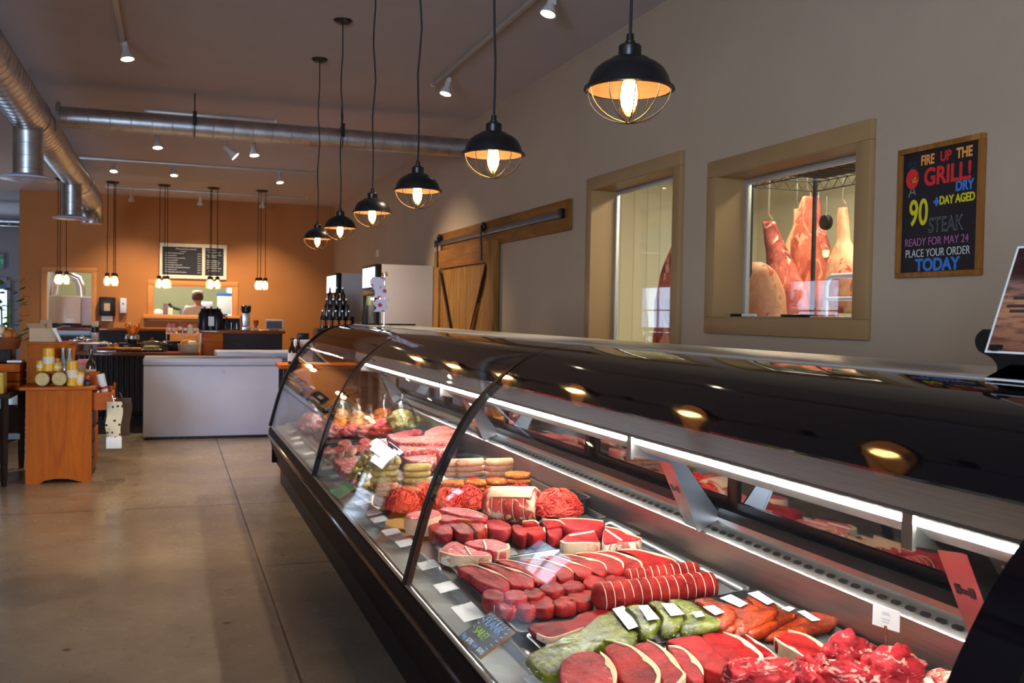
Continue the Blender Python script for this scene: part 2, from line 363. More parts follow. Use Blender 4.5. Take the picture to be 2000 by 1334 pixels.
# sage kitchen behind the back wall
bm = BM(); box2(bm, (-2.3, 22.2, 0), (3.08, 22.35, CZ)); struct(obj('wall_kitchen', bm, M_KIT, smooth=0))
bm = BM(); box2(bm, (2.9, YB+.15, 0), (3.08, 22.2, CZ)); struct(obj('wall_kitchen_side', bm, M_KIT, smooth=0))
area('kitchen_lamp', (-.2, 20.4, 3.35), (0, 0, -1), 2.4, .6, P_KIT, (1, .97, .86))
# cold room behind the right wall
wall_holes('wall_cold_room_end', M_COLDW, 'y', 3.09, 5.7, 8.6, 8.75, 0, 3.1, [])
bm = BM(); box2(bm, (5.7, 1.9, 0), (5.85, 8.75, 3.1)); struct(obj('wall_cold_room_side', bm, M_COLDW, smooth=0))
bm = BM(); box2(bm, (3.09, 1.9, 0), (5.85, 2.05, 3.1)); struct(obj('wall_cold_room_near', bm, M_COLDW, smooth=0))
bm = BM(); box2(bm, (3.09, 1.9, 3.0), (5.85, 8.75, 3.1)); struct(obj('ceiling_cold_room', bm, M_WHITE, smooth=0))
area('cold_room_lamp', (4.2, 5.2, 2.97), (0, 0, -1), .5, 3.2, P_COLD, (1, .95, .72))

def frame_x(name, y0, y1, z0, z1, w, x0, x1, m, sill=True, bev=.004):
    """picture-frame trim lying on the right wall, mitred look with bevels"""
    o = bpy.data.objects.new(name, None); COL.objects.link(o); o.location = (x0, (y0+y1)/2, z0); struct(o)
    for nm, a, b in (('head_trim', (x0, y0-w, z1), (x1, y1+w, z1+w)), ('side_trim', (x0, y0-w, z0), (x1, y0, z1)), ('side_trim', (x0, y1, z0), (x1, y1+w, z1)), ('sill_trim', (x0, y0-w, z0-w), (x1, y1+w, z0))):
        if nm == 'sill_trim' and not sill: continue
        b_ = BM(); box2(b_, a, b, bev); obj(nm, b_, m, o, world=True)
    return o
wf = frame_x('window_2', W2[0], W2[1], W2[2], W2[3], .09, XW-.032, XW, M_TRIM)
def reveal(o, y0, y1, z0, z1, m):
    b_ = BM()
    for a, b in (((XW-.03, y0, z0), (3.085, y0+.006, z1)), ((XW-.03, y1-.006, z0), (3.085, y1, z1)), ((XW-.03, y0+.006, z1-.006), (3.085, y1-.006, z1)), ((XW-.03, y0+.006, z0), (3.085, y1-.006, z0+.006))): box2(b_, a, b)
    obj('reveal', b_, m, o, world=True)
    b_ = BM(); t = .028
    for a, b in (((3.06, y0+.006, z0+.006), (3.085, y0+.006+t, z1-.006)), ((3.06, y1-.006-t, z0+.006), (3.085, y1-.006, z1-.006)), ((3.06, y0+t, z1-.006-t), (3.085, y1-t, z1-.006)), ((3.06, y0+t, z0+.006), (3.085, y1-t, z0+.012))): box2(b_, a, b, .002)
    obj('glazing_frame', b_, M_ALU, o, world=True)
    b_ = BM(); box2(b_, (3.068, y0+.03, z0+.01), (3.076, y1-.03, z1-.03)); obj('pane', b_, M_WGLASS, o, world=True, smooth=0)
reveal(wf, *W2[:2], W2[2], W2[3], M_TRIM)
wf1 = frame_x('window_1', D1[0], D1[1], D1[2], D1[3], .085, XW-.032, XW, M_TRIM, True)
reveal(wf1, *D1[:2], D1[2], D1[3], M_TRIM)
k = 3
for y in LEFT_WIN:
    o = bpy.data.objects.new('window_%d' % k, None); COL.objects.link(o); o.location = (-5.5, y, .75); struct(o); k += 1
    b_ = BM()
    for a, b in (((-5.62, y-.8, .75), (-5.48, y-.74, 2.25)), ((-5.62, y+.74, .75), (-5.48, y+.8, 2.25)), ((-5.62, y-.74, 2.19), (-5.48, y+.74, 2.25)), ((-5.62, y-.74, .75), (-5.48, y+.74, .81)), ((-5.58, y-.025, .81), (-5.53, y+.025, 2.19)), ((-5.575, y-.74, 1.6), (-5.535, y+.74, 1.63))): box2(b_, a, b)
    obj('window_frame', b_, M_WHITE, o, world=True)
# far-left window with bright daylight beyond
o = bpy.data.objects.new('window_%d' % k, None); COL.objects.link(o); o.location = (-3.93, 24, .5); struct(o)
b_ = BM()
for a, b in (((-4.54, 23.94, .5), (-4.46, 24.06, 2.0)), ((-3.43, 23.94, .5), (-3.36, 24.06, 2.0)), ((-4.46, 23.94, 1.92), (-3.43, 24.06, 2.06)), ((-4.46, 23.94, .5), (-3.43, 24.06, .56))): box2(b_, a, b)
obj('window_frame', b_, M_GREYWALL, o, world=True)
b_ = BM(); box2(b_, (-4.46, 23.97, 1.8), (-3.43, 23.99, 1.92)); obj('blind', b_, plain('blue_grey_blind', srgb(90, 110, 140), .6), o, world=True)

# kitchen doorway casing and pass-through casing on the back wall
def casing(name, x0, x1, z0, z1, w, foot=False):
    o = bpy.data.objects.new(name, None); COL.objects.link(o); o.location = ((x0+x1)/2, YB, z0); struct(o)
    for nm, a, b in (('head_trim', (x0-w, YB-.025, z1), (x1+w, YB, z1+w)), ('side_trim', (x0-w, YB-.025, z0), (x0, YB, z1)), ('side_trim', (x1, YB-.025, z0), (x1+w, YB, z1))):
        b_ = BM(); box2(b_, a, b, .004); obj(nm, b_, M_OTRIM, o, world=True)
    b_ = BM(); t = .012
    for a, b in (((x0, YB-.02, z0), (x0+t, YB+.15, z1)), ((x1-t, YB-.02, z0), (x1, YB+.15, z1)), ((x0+t, YB-.02, z1-t), (x1-t, YB+.15, z1))): box2(b_, a, b)
    obj('jamb', b_, M_OTRIM, o, world=True); return o
M_OTRIM = plain('orange_trim', srgb(202, 134, 70), .5, var=.04)
casing('door_1', KD[0], KD[1], 0, KD[3], .075)
kw = casing('window_%d' % (k+1), KW[0], KW[1], KW[2], KW[3], .09)
b_ = BM(); box2(b_, (KW[0]-.16, YB-.10, KW[2]-.07), (KW[1]+.16, YB+.15, KW[2]), .004); box2(b_, (KW[0]-.08, YB-.03, KW[2]-.13), (KW[1]+.08, YB, KW[2]-.07), .003)
obj('sill_trim', b_, M_OTRIM, kw, world=True)

# ================================================================== LAMPS
def point_on(name, parent, loc, power, color, radius=.02, spot=None, aim=None):
    l = bpy.data.lights.new(name, 'SPOT' if spot else 'POINT'); l.energy = power; l.color = color; l.shadow_soft_size = radius
    if spot: l.spot_size = R(spot); l.spot_blend = .95
    o = bpy.data.objects.new(name, l); COL.objects.link(o); o.parent = parent; o.location = loc
    if aim: o.rotation_euler = Vector(aim).to_track_quat('-Z', 'Y').to_euler()
    return o
M_BULBC = glow('lit_filament', (1, .72, .38, 1), 17)
M_BULBG = thin_glass('amber_bulb_glass', (1, .86, .58, 1), .05)
M_SHADEIN = plain('copper_shade_lining', srgb(150, 112, 86), .5, var=.04)
M_CAGE = plain('bronze_cage_wire', (.16, .11, .06, 1), .35, .9)
M_CORD = plain('black_cord', (.01, .009, .01, 1), .8)
PX, PZ = 1.085, 2.13                                   # pendants: all over the case front, neck height
PY = [2.22, 3.31, 4.44, 5.52, 6.64, 7.72]
def make_pendant(y, label):
    t = thing('pendant_lamp', label, 'pendant lamp', (PX, y, CZ), 0, 'black cage pendants over the meat case')
    z = PZ-CZ
    b = BM(); lathe(b, [(.004, 0), (.062, 0), (.062, -.008), (.045, -.022), (.012, -.03), (.004, -.03)], 28); obj('ceiling_canopy', b, M_BLACK, t)
    b = BM(); n = 12; tube(b, [(.008*math.sin(i*1.3)*math.sin(PI*i/n), .005*math.cos(i*1.7)*math.sin(PI*i/n), -.03+(z+.03)*i/n) for i in range(n+1)], .0042, 8); obj('cord', b, M_CORD, t)
    b = BM(); lathe(b, [(.003, z+.012), (.009, z+.012), (.010, z-.004), (.013, z-.006), (.013, z-.012), (.026, z-.016), (.029, z-.020), (.029, z-.046), (.027, z-.05), (.003, z-.05)], 24); obj('socket_cap', b, M_BLACK, t)
    b = BM()
    dome = [(.026, -.046), (.048, -.050), (.054, -.056), (.070, -.063), (.086, -.076), (.097, -.093), (.103, -.110), (.105, -.120)]
    outer = [(r, z+q) for r, q in dome]+[(.114, z-.123), (.115, z-.128), (.106, z-.129)]
    inner = [(r-.003, z+q-.003) for r, q in reversed(dome)]
    lathe(b, outer, 40, cap=False); o = obj('shade', b, M_BLACK, t)
    b = BM(); lathe(b, [(.103, z-.129)]+inner+[(.004, z-.05)], 40, cap=False); obj('shade_lining', b, M_SHADEIN, t)
    b = BM(); nw = 10
    for k in range(nw):
        a = 2*PI*k/nw; pts = [(.106*math.cos(q)*math.cos(a), .106*math.cos(q)*math.sin(a), z-.126-.084*math.sin(q)) for q in [PI/2*i/8 for i in range(8)]]
        tube(b, pts+[(.006*math.cos(a), .006*math.sin(a), z-.211)], .0016, 5)
    ring(b, (0, 0, z-.211), (0, 0, 1), .007, .0016, 12, 5); ring(b, (0, 0, z-.128), (0, 0, 1), .106, .0018, 36, 5)
    obj('wire_cage', b, M_CAGE, t)
    b = BM(); lathe(b, [(.0126, z-.07), (.016, z-.09), (.024, z-.125), (.028, z-.15), (.026, z-.172), (.017, z-.19), (.006, z-.198), (.001, z-.199)], 20, cap=False); bu = obj('bulb', b, M_BULBG, t)
    b = BM(); lathe(b, [(.001, z-.088), (.010, z-.094), (.018, z-.115), (.022, z-.142), (.019, z-.166), (.008, z-.182), (.001, z-.184)], 12); obj('filament', b, M_BULBC, bu)
    return t
where = ['nearest the camera, by the wall window', 'second along the row from the near end', 'third along the row from the near end', 'fourth along the row, near the duct', 'fifth along the row, beside the last one', 'farthest, last of the row by the orange wall']
for y, w in zip(PY, where): make_pendant(y, 'black dome pendant lamp with wire cage, '+w)

# triple jar pendants at the back counter
M_JARGLOW = glow('lit_jar_bulb', (1, .72, .36, 1), 9)
M_JARFR = thin_glass('lit_jar_glass', (1, .93, .8, 1), .1, .1)
JX = [-1.608, -.879, -.114, .638, 1.403]
JB = [(117, 555), (218, 558), (320, 563), (413, 564), (509, 566)]
for i, (x, (px, py)) in enumerate(zip(JX, JB)):
    y = 16.5; zb = at_y(px, py, y).z
    t = thing('jar_pendant', 'black cluster pendant of three glowing glass jars, %s from the left over the back counter' % ORD[i], 'pendant lamp', (x, y, CZ), .5*i, 'jar cluster pendants over the back counter')
    b = BM(); lathe(b, [(.004, 0), (.10, 0), (.10, -.012), (.07, -.03), (.004, -.034)], 24); obj('ceiling_canopy', b, M_BLACK, t)
    hb = zb-CZ
    for k in range(3):
        a = 2*PI*k/3+.4; cx, cy = .074*math.cos(a), .074*math.sin(a)
        b = BM(); tube(b, [(cx*.9, cy*.9, -.03), (cx, cy, hb+.19)], .006, 6); obj('cord', b, M_CORD, t)
        b = BM(); lathe(b, [(.004, hb+.20), (.022, hb+.20), (.034, hb+.188), (.036, hb+.15), (.004, hb+.15)], 16, (cx, cy, 0)); obj('jar_lid', b, M_BLACK, t)
        b = BM(); lathe(b, [(.036, hb+.152), (.042, hb+.14), (.056, hb+.125), (.062, hb+.05), (.061, hb+.01), (.055, hb)], 16, (cx, cy, 0), cap=False); j = obj('glass_jar', b, M_JARFR, t)
        b = BM(); lathe(b, [(.002, hb+.14), (.018, hb+.13), (.038, hb+.09), (.040, hb+.05), (.022, hb+.02), (.002, hb+.014)], 10, (cx, cy, 0)); obj('bulb', b, M_JARGLOW, j)

# track lights
M_LENS = glow('lit_lamp_face', (1, .84, .60, 1), 6)
M_LAMPW = plain('white_lamp_housing', srgb(214, 210, 206), .4)
def track(p, q, label):
    d = (Vector(q)-Vector(p)); c = (Vector(p)+Vector(q))/2
    t = thing('light_track', label, 'light track', tuple(c)); b = BM(); L_ = d.length
    rz = math.atan2(d.y, d.x)
    box(b, (0, 0, -.014), (L_, .034, .028), .003); box(b, (0, .009, -.029), (L_-.02, .005, .004)); box(b, (0, -.009, -.029), (L_-.02, .005, .004))
    obj('rail', b, M_ALU, t)
    b = BM(); box(b, (L_/2+.01, 0, -.016), (.03, .04, .036), .004); obj('end_cap', b, M_LAMPW, t)
    b = BM(); box(b, (-L_/2-.01, 0, -.016), (.03, .04, .036), .004); obj('end_cap', b, M_LAMPW, t)
    t.rotation_euler = (0, 0, rz)
track((2.11, .6, CZ), (2.11, 8.12, CZ), 'long white ceiling light track parallel to the right wall')
track((-.35, .5, CZ), (-.35, 7.78, CZ), 'white ceiling light track above the left aisle, ending before the duct')
track((-.24, 10.36, CZ), (1.0, 10.36, CZ), 'short white ceiling light track just behind the cross duct')
track((-1.3, 13.95, CZ), (1.9, 13.95, CZ), 'white ceiling light track crossing the ceiling before the jar pendants')
track((-1.0, 17.1, CZ), (2.2, 17.1, CZ), 'white ceiling light track closest to the orange back wall')
def spot(px, py, Y, aim, label, power=P_SPOT, cone=75, X=None):
    p = at_x(px, py, X) if X else at_y(px, py, Y)
    d = Vector(aim).normalized()
    t = thing('track_spotlight', label, 'spotlight', (p.x, p.y, CZ), 0, 'white track spotlights')
    h = p.z-CZ; top = Vector((-d.x*.12, -d.y*.12, h+.135))
    b = BM(); box(b, (top.x, top.y, -.045), (.03, .06, .034), .004); tube(b, [(top.x, top.y, -.055), (top.x, top.y, top.z)], .010, 8); obj('stem', b, M_LAMPW, t)
    q = Vector((0, 0, -1)).rotation_difference(d).to_matrix()
    b = BM(); lathe(b, [(.003, .15), (.018, .148), (.024, .13), (.026, .075), (.032, .05), (.050, .012), (.052, .002), (.046, .0)], 22, cap=False)
    bmesh.ops.transform(b, matrix=Matrix.Translation((0, 0, h)) @ q.to_4x4(), verts=b.verts); obj('lamp_housing', b, M_LAMPW, t)
    b = BM(); lathe(b, [(.001, .006), (.03, .004), (.046, .003)], 20, cap=False); bmesh.ops.transform(b, matrix=Matrix.Translation((0, 0, h)) @ q.to_4x4(), verts=b.verts); obj('lamp_face', b, M_LENS, t)
    point_on('spot_beam', t, Vector((0, 0, h))+d*.012, power, SPOTC, .03, cone, d)
spot(870, 184, 0, (-.25, -.1, -1), 'white spotlight on the right-hand track, end nearest the duct', P_SPOT*.8, 80, 2.13)
spot(1070, 28, 0, (-.3, -.1, -1), 'white spotlight on the right-hand track, cut by the top of the picture', P_SPOT*.8, 80, 2.18)
spot(249, 116, 7.7, (.15, -.15, -1), 'white spotlight at the end of the left aisle track', P_SPOT)
spot(308, 289, 10.36, (.05, -.2, -1), 'white spotlight under the cross duct, leftmost of its three', P_SPOT)
spot(460, 306, 10.36, (.75, -.1, -.7), 'white spotlight under the cross duct, tilted to the right', P_SPOT)
spot(497, 304, 10.36, (.1, -.2, -1), 'white spotlight under the cross duct, beside the tilted one', P_SPOT)
spot(222, 335, 13.95, (.0, -.3, -1), 'white spotlight left on the track before the jar pendants', P_SPOT)
spot(340, 343, 13.95, (.0, -.25, -1), 'white spotlight in the middle of the track before the jar pendants', P_SPOT)
spot(547, 357, 13.95, (.1, -.25, -1), 'white spotlight right on the track before the jar pendants', P_SPOT)
spot(257, 393, 17.1, (.0, .42, -1), 'white spotlight washing the orange wall between first and third jar pendants', P_SPOT*.55, 96)
spot(391, 400, 17.1, (.0, .42, -1), 'white spotlight washing the orange wall above the menu board', P_SPOT*.55, 96)
spot(512, 405, 17.1, (.0, .42, -1), 'white spotlight washing the orange wall beside the fridges corner', P_SPOT*.55, 96)

# ================================================================== DUCTS
def spiral(bm, p, q, r, pitch=.12, seg=44):
    p, q = Vector(p), Vector(q); d = (q-p); L_ = d.length; d.normalize(); n = int(L_/pitch); u, v = frame(d); rings = []
    for i in range(n+1):
        for off, rr in ((0, r), (.5-.03, r), (.5-.012, r+.003), (.5+.012, r+.003), (.5+.03, r)):
            if i == n and off: break
            s = (i+off)*L_/n
            rings.append([p+d*s+u*rr*math.cos(2*PI*k/seg)+v*rr*math.sin(2*PI*k/seg) for k in range(seg)])
    loft(bm, rings)
def diffuser(parent, x, y, z0, z1, r):
    b = BM(); spiral(b, (x, y, z0), (x, y, z1+.01), r, .09); obj('drop_collar', b, M_GALV, parent, world=True, smooth=14)
    b = BM(); lathe(b, [(r, z1+.02), (r+.02, z1+.012), (r+.10, z1-.01), (r+.105, z1-.022), (r+.06, z1-.03), (r*.6, z1-.02), (r*.5, z1-.03), (.002, z1-.03)], 32, (x, y, 0)); obj('diffuser', b, M_WHITE, parent, world=True)
DXC, DZC, DR = -1.12, 3.02, .156
t = thing('spiral_air_duct', 'fat galvanised spiral air duct running along the ceiling on the left', 'air duct', (DXC, 8, CZ))
b = BM(); spiral(b, (DXC, -2, DZC), (DXC, 15.4, DZC), DR, .14); obj('main_duct', b, M_GALV, t, world=True, smooth=14)
b = BM(); rings = []
for i in range(7):
    a = PI/2*i/6; c = Vector((DXC, 15.4+.34*math.sin(a), DZC-.34+.34*math.cos(a))); tdir = Vector((0, math.cos(a), -math.sin(a))); up = Vector((0, math.sin(a), math.cos(a)))
    rings.append([c+Vector((1, 0, 0))*DR*math.cos(2*PI*k/28)+up*DR*math.sin(2*PI*k/28) for k in range(28)])
loft(b, rings); obj('end_elbow', b, M_GALV, t, world=True)
diffuser(t, DXC, 8.9, DZC-.1, 2.50, .115); diffuser(t, DXC, 12.6, DZC-.1, 2.50, .11)
for y in (4.0, 9.0, 13.5):
    b = BM(); ring(b, (DXC, y, DZC), (0, 1, 0), DR+.004, .006, 30, 4); tube(b, [(DXC, y, DZC+DR), (DXC, y, CZ)], .005, 6); obj('hanger_strap', b, M_STEELP, t, world=True)
t = thing('cross_air_duct', 'thin galvanised spiral duct crossing the ceiling to the right wall', 'air duct', (1, 9.4, CZ))
b = BM(); spiral(b, (DXC+DR*1.02, 9.4, 3.10), (XW, 9.4, 3.10), .094, .17); obj('branch_duct', b, M_GALV, t, world=True, smooth=14)
for px in (380, 667):
    p = at_y(px, 250, 9.4); b = BM(); ring(b, (p.x, 9.4, 3.10), (1, 0, 0), .099, .004, 28, 4); box2(b, (p.x-.016, 9.395-.1, 3.10), (p.x+.016, 9.395-.097, 3.23)); box2(b, (p.x-.016, 9.3, 3.2), (p.x+.016, 9.5, 3.206)); tube(b, [(p.x, 9.4, 3.2), (p.x, 9.4, CZ)], .006, 6)
    obj('hanger_strap', b, M_BLACK, t, world=True)
b = BM(); lathe(b, [(.093, .0), (.13, .0), (.13, .03), (.093, .03)], 28, (DXC+DR*1.03, 9.4, 3.10), axis='x', cap=False); obj('saddle_collar', b, M_GALV, t, world=True)

# ================================================================== DELI CASE
Y0, Y1 = .90, 8.22                                     # near end, far end
MUL = [5.67, 3.32]                                     # glass joints
GP = [(.79, .47), (.806, .53), (.826, .61), (.862, .74), (.905, .86), (.955, .965), (1.01, 1.06), (1.065, 1.13), (1.115, 1.178)]
BP = [(1.115, 1.178), (1.165, 1.222), (1.225, 1.262), (1.30, 1.293), (1.38, 1.309), (1.47, 1.316)]
GP = [tuple(p) for p in smooth_poly([Vector(p) for p in GP], 3, False)]; BP = [tuple(p) for p in smooth_poly([Vector(p) for p in BP], 3, False)]
case = thing('deli_case', 'long black refrigerated meat case with curved glass front', 'display case', (1.3, 4.5, 0))
def part(name, bm, m, parent=None, smooth=35): return obj(name, bm, m, parent or case, world=(parent is None or parent is case), smooth=smooth)
b = BM(); box2(b, (.87, Y0+.03, 0), (1.74, Y1-.03, .16)); part('kick_plate', b, M_JOINT)
b = BM()
prism(b, [(.84, .16), (.835, .20), (.80, .30), (.785, .36), (.775, .39), (.772, .43), (.778, .462), (.79, .47), (.82, .47), (.84, .455), (.90, .455), (.93, .47), (.93, .16)], Y0, Y1, 'xz'); part('front_panel', b, M_BROWNB)
b = BM(); tube(b, [(.782, Y0, .395), (.782, Y1, .395)], .016, 10); part('bumper_rail', b, M_BLACKG)
b = BM(); box2(b, (.786, Y0, .462), (.80, Y1, .476), .002); part('glass_channel', b, M_STEELP)
b = BM(); prism(b, [(.80, .468), (.85, .475), (.905, .482), (.925, .492), (.928, dz(.928)+.001), (.92, dz(.92)), (.90, .478), (.80, .46)], Y0+.02, Y1-.02, 'xz'); part('front_ledge', b, plain('white_ledge_enamel', srgb(158, 160, 156), .3, var=.03))
b = BM(); prism(b, [(.928, dz(.928)-.02), (1.735, dz(1.735)-.02), (1.735, dz(1.735)), (.928, dz(.928))], Y0+.02, Y1-.02, 'xz'); part('display_deck', b, M_STEELP)
b = BM(); prism(b, [(1.735, .56), (1.752, .690), (1.79, .697), (1.79, .55)], Y0+.02, Y1-.02, 'xz'); part('well_back', b, M_STEEL)
b = BM(); prism(b, [(1.745, .688), (1.748, .693), (1.80, .722), (1.86, .735), (1.86, .69), (1.79, .68)], Y0+.02, Y1-.02, 'xz')
y = Y0+.06
while y < Y1-.1:
    for i in range(1):
        c = Vector((1.769, y, .7065)); q = Matrix.Rotation(-math.atan2(.029, .052), 3, 'Y')
        pts = [c+q @ Vector((.0085*math.cos(2*PI*k/10), .0125*math.sin(2*PI*k/10)*1.0+(.006 if math.sin(2*PI*k/10) > 0 else -.006), .0012)) for k in range(10)]
        f = b.faces.new([b.verts.new(p) for p in pts]); f.material_index = 1
    y += .052
part('vent_grille', b, [M_STEELP, M_BLACK])
b = BM(); box2(b, (1.80, Y0+.02, .735), (1.90, Y1-.02, .775), .003); box2(b, (1.82, Y0+.02, 1.25), (1.88, Y1-.02, 1.29)); part('door_track', b, M_BLACK)
b = BM(); box2(b, (1.80, Y0+.02, .16), (1.98, Y1-.02, .74)); part('rear_cabinet', b, M_STEELP)
ys = [Y0+.02, 1.62, 2.9, 4.1, 5.33, 6.6, Y1-.02]
for i, (a, c) in enumerate(zip(ys, ys[1:])):
    x = 1.845 if i % 2 else 1.865
    b = BM(); box2(b, (x, a+.004, .775), (x+.008, c-.004, 1.25)); d = part('sliding_door', b, M_DOORG, smooth=0)
    b = BM(); box2(b, (x-.008, a+.002, .775), (x+.016, a+.05, 1.25), .003); box2(b, (x-.008, c-.05, .775), (x+.016, c-.002, 1.25), .003); box2(b, (x-.008, a+.05, .775), (x+.016, c-.05, .80)); obj('door_frame', b, M_BLACK, d)
# canopy, light and posts
b = BM(); prism(b, [(1.475, 1.02), (1.53, 1.285), (1.56, 1.30), (1.56, 1.02), (1.50, 1.005)], Y0+.02, Y1-.02, 'xz'); part('steel_canopy', b, M_STEEL)
b = BM(); prism(b, [(1.476, 1.018), (1.470, 1.012), (1.51, .975), (1.545, .965), (1.548, .972), (1.52, .985), (1.50, 1.018)], Y0+.02, Y1-.02, 'xz'); part('light_reflector', b, M_STEELP)
b = BM(); prism(b, [(1.458, 1.026), (1.458, 1.030), (1.485, 1.034), (1.485, 1.028)], Y0+.02, Y1-.02, 'xz'); part('light_shield', b, M_STEELP)  # added strip that keeps the tube's direct light off the steel canopy
M_TUBE = glow('white_light_tube', (1, .95, .86, 1), P_TUBE)
for a, c in ((Y0+.06, 2.88), (2.96, 5.31), (5.39, 7.72)):
    b = BM(); tube(b, [(1.462, a, 1.017), (1.462, c, 1.017)], .0085, 10); part('light_tube', b, M_TUBE)
for y in (1.62, 2.92, 5.35, 7.78):
    b = BM(); prism(b, [(1.725, dz(1.72)+.12), (1.80, .73), (1.80, .76), (1.60, 1.02), (1.56, 1.02), (1.55, .96), (1.62, .93)], y-.004, y+.004, 'xz')
    prism(b, [(1.725, .70), (1.732, .70), (1.622, .935), (1.612, .935)], y-.005, y+.085, 'xz')
    prism(b, [(1.455, 1.012), (1.46, .962), (1.62, .935), (1.58, .985), (1.51, 1.0)], y-.006, y+.0, 'xz'); box2(b, (1.452, y-.02, .955), (1.462, y+.012, 1.03))
    po = part('canopy_post', b, M_STEELP)
    b = BM(); c = Vector((1.664, y+.042, .84)); u = Vector((-.11, 0, .235)).normalized(); w = Vector((0, 1, 0)); n_ = Vector((-.235, 0, -.11)).normalized()
    for s in (-1, 1):
        for pts in ([(-.028*s, -.012), (-.012*s, -.012), (-.012*s, .014), (-.028*s, .014)],): b.faces.new([b.verts.new(c+n_*.0075+w*p[0]+u*p[1]) for p in pts])
    b.faces.new([b.verts.new(c+n_*.0075+w*p[0]+u*p[1]) for p in ((-.012, -.008), (.012, -.008), (.012, .004), (-.012, .004))])
    bmesh.ops.remove_doubles(b, verts=b.verts, dist=1e-4); obj('slot', b, M_BLACK, po)
# glass, black band, joints, top
secs = [(Y0+.07, MUL[1]-.006), (MUL[1]+.006, MUL[0]-.006), (MUL[0]+.006, Y1-.02)]
for a, c in secs:
    b = BM(); strip(b, GP, a, c, -.008); part('curved_glass', b, M_GLASS, smooth=60)
    b = BM(); strip(b, BP, a, c, -.008); part('black_glass_band', b, M_BLACKG, smooth=60)
full = GP+BP[1:]
for y in MUL:
    b = BM(); strip(b, [(p[0]-.010, p[1]+.005) for p in full], y-.018, y+.018, .026); part('glass_joint', b, M_JOINT, smooth=60)
b = BM(); strip(b, [(p[0]-.018, p[1]+.009) for p in full], Y1-.045, Y1+.012, .05); part('end_trim', b, M_JOINT, smooth=60)
b = BM(); strip(b, [(p[0]-.008, p[1]+.003) for p in full], Y0-.02, Y0+.075, .03); part('end_trim', b, M_BLACKG, smooth=60)
ep = [(.80, .47)]+[(p[0]+.004, p[1]-.006) for p in full[1:]]+[(1.8, 1.31), (1.8, .47)]
b = BM(); prism(b, ep, Y1-.02, Y1-.012, 'xz'); part('end_glass', b, M_GLASS, smooth=0)
b = BM(); prism(b, ep, Y0-.005, Y0+.03, 'xz'); part('end_panel', b, M_BROWNB, smooth=0)
b = BM(); box2(b, (.80, Y1-.03, .17), (1.98, Y1, .47)); box2(b, (.80, Y0, .17), (1.98, Y0+.03, .47)); part('end_panel', b, M_BROWNB, smooth=0)
b = BM(); box2(b, (1.462, Y0-.01, 1.302), (1.492, Y1+.01, 1.329), .007); part('top_rail', b, M_ALU)
b = BM(); box2(b, (1.49, Y0, 1.30), (1.93, Y1, 1.324), .003); part('top_shelf', b, M_STEELP)
b = BM(); box2(b, (1.50, Y1-.04, 1.324), (2.0, Y1+.012, 1.336), .003); part('top_end_cap', b, M_BLACKG)

# ================================================================== MEAT
def fit(px_poly, h, sx=0, sy=0):
    """pixel outline -> points on the (tilted) plane h above the deck"""
    pts = [deck(u, v, h) for u, v in px_poly]; c = sum(pts, Vector())/len(pts)
    for _ in range(4):
        pts = [deck(u, v, h+sx*(p.x-c.x)+sy*(p.y-c.y)) for (u, v), p in zip(px_poly, pts)]; c = sum(pts, Vector())/len(pts)
    return pts, c
def slab(bm, pts, top, thick, floor_z, r=.010, seed=0, amp=.0025, k=3, inset=1, mi_top=0, mi_side=0):
    """rounded slab: outline pts (x, y), top(x, y) height; bottom never below floor_z"""
    P = smooth_poly([Vector((p[0], p[1])) for p in pts], k); n = len(P); c = sum(P, Vector((0, 0)))/n
    mr = sum((p-c).length for p in P)/n; rings = []
    def zt(p): return top(p.x, p.y)+amp*nz((p.x*30+seed, p.y*30, seed), 1)
    def bot(p): return max(top(p.x, p.y)-thick, floor_z)
    def ringat(s, zf): return [c+(p-c)*s for p in P], zf
    for s, mode in ((1-.9*r/mr, 0), (1, .25), (1.01, .6), (1, .88), (1-.35*r/mr, .97), (1-r/mr, 1), (.72, 1), (.4, 1), (.12, 1)):
        rg = []
        for i, p in enumerate(P):
            q = c+(p-c)*(s+(.02*nz((i*.6, seed, mode), 1) if .2 < mode < .9 else 0)); zb = bot(q); z = zb+(zt(q)-zb)*mode
            rg.append((q.x, q.y, z))
        rings.append(rg)
    vs = loft(bm, rings, True, mi=mi_top)
    return vs
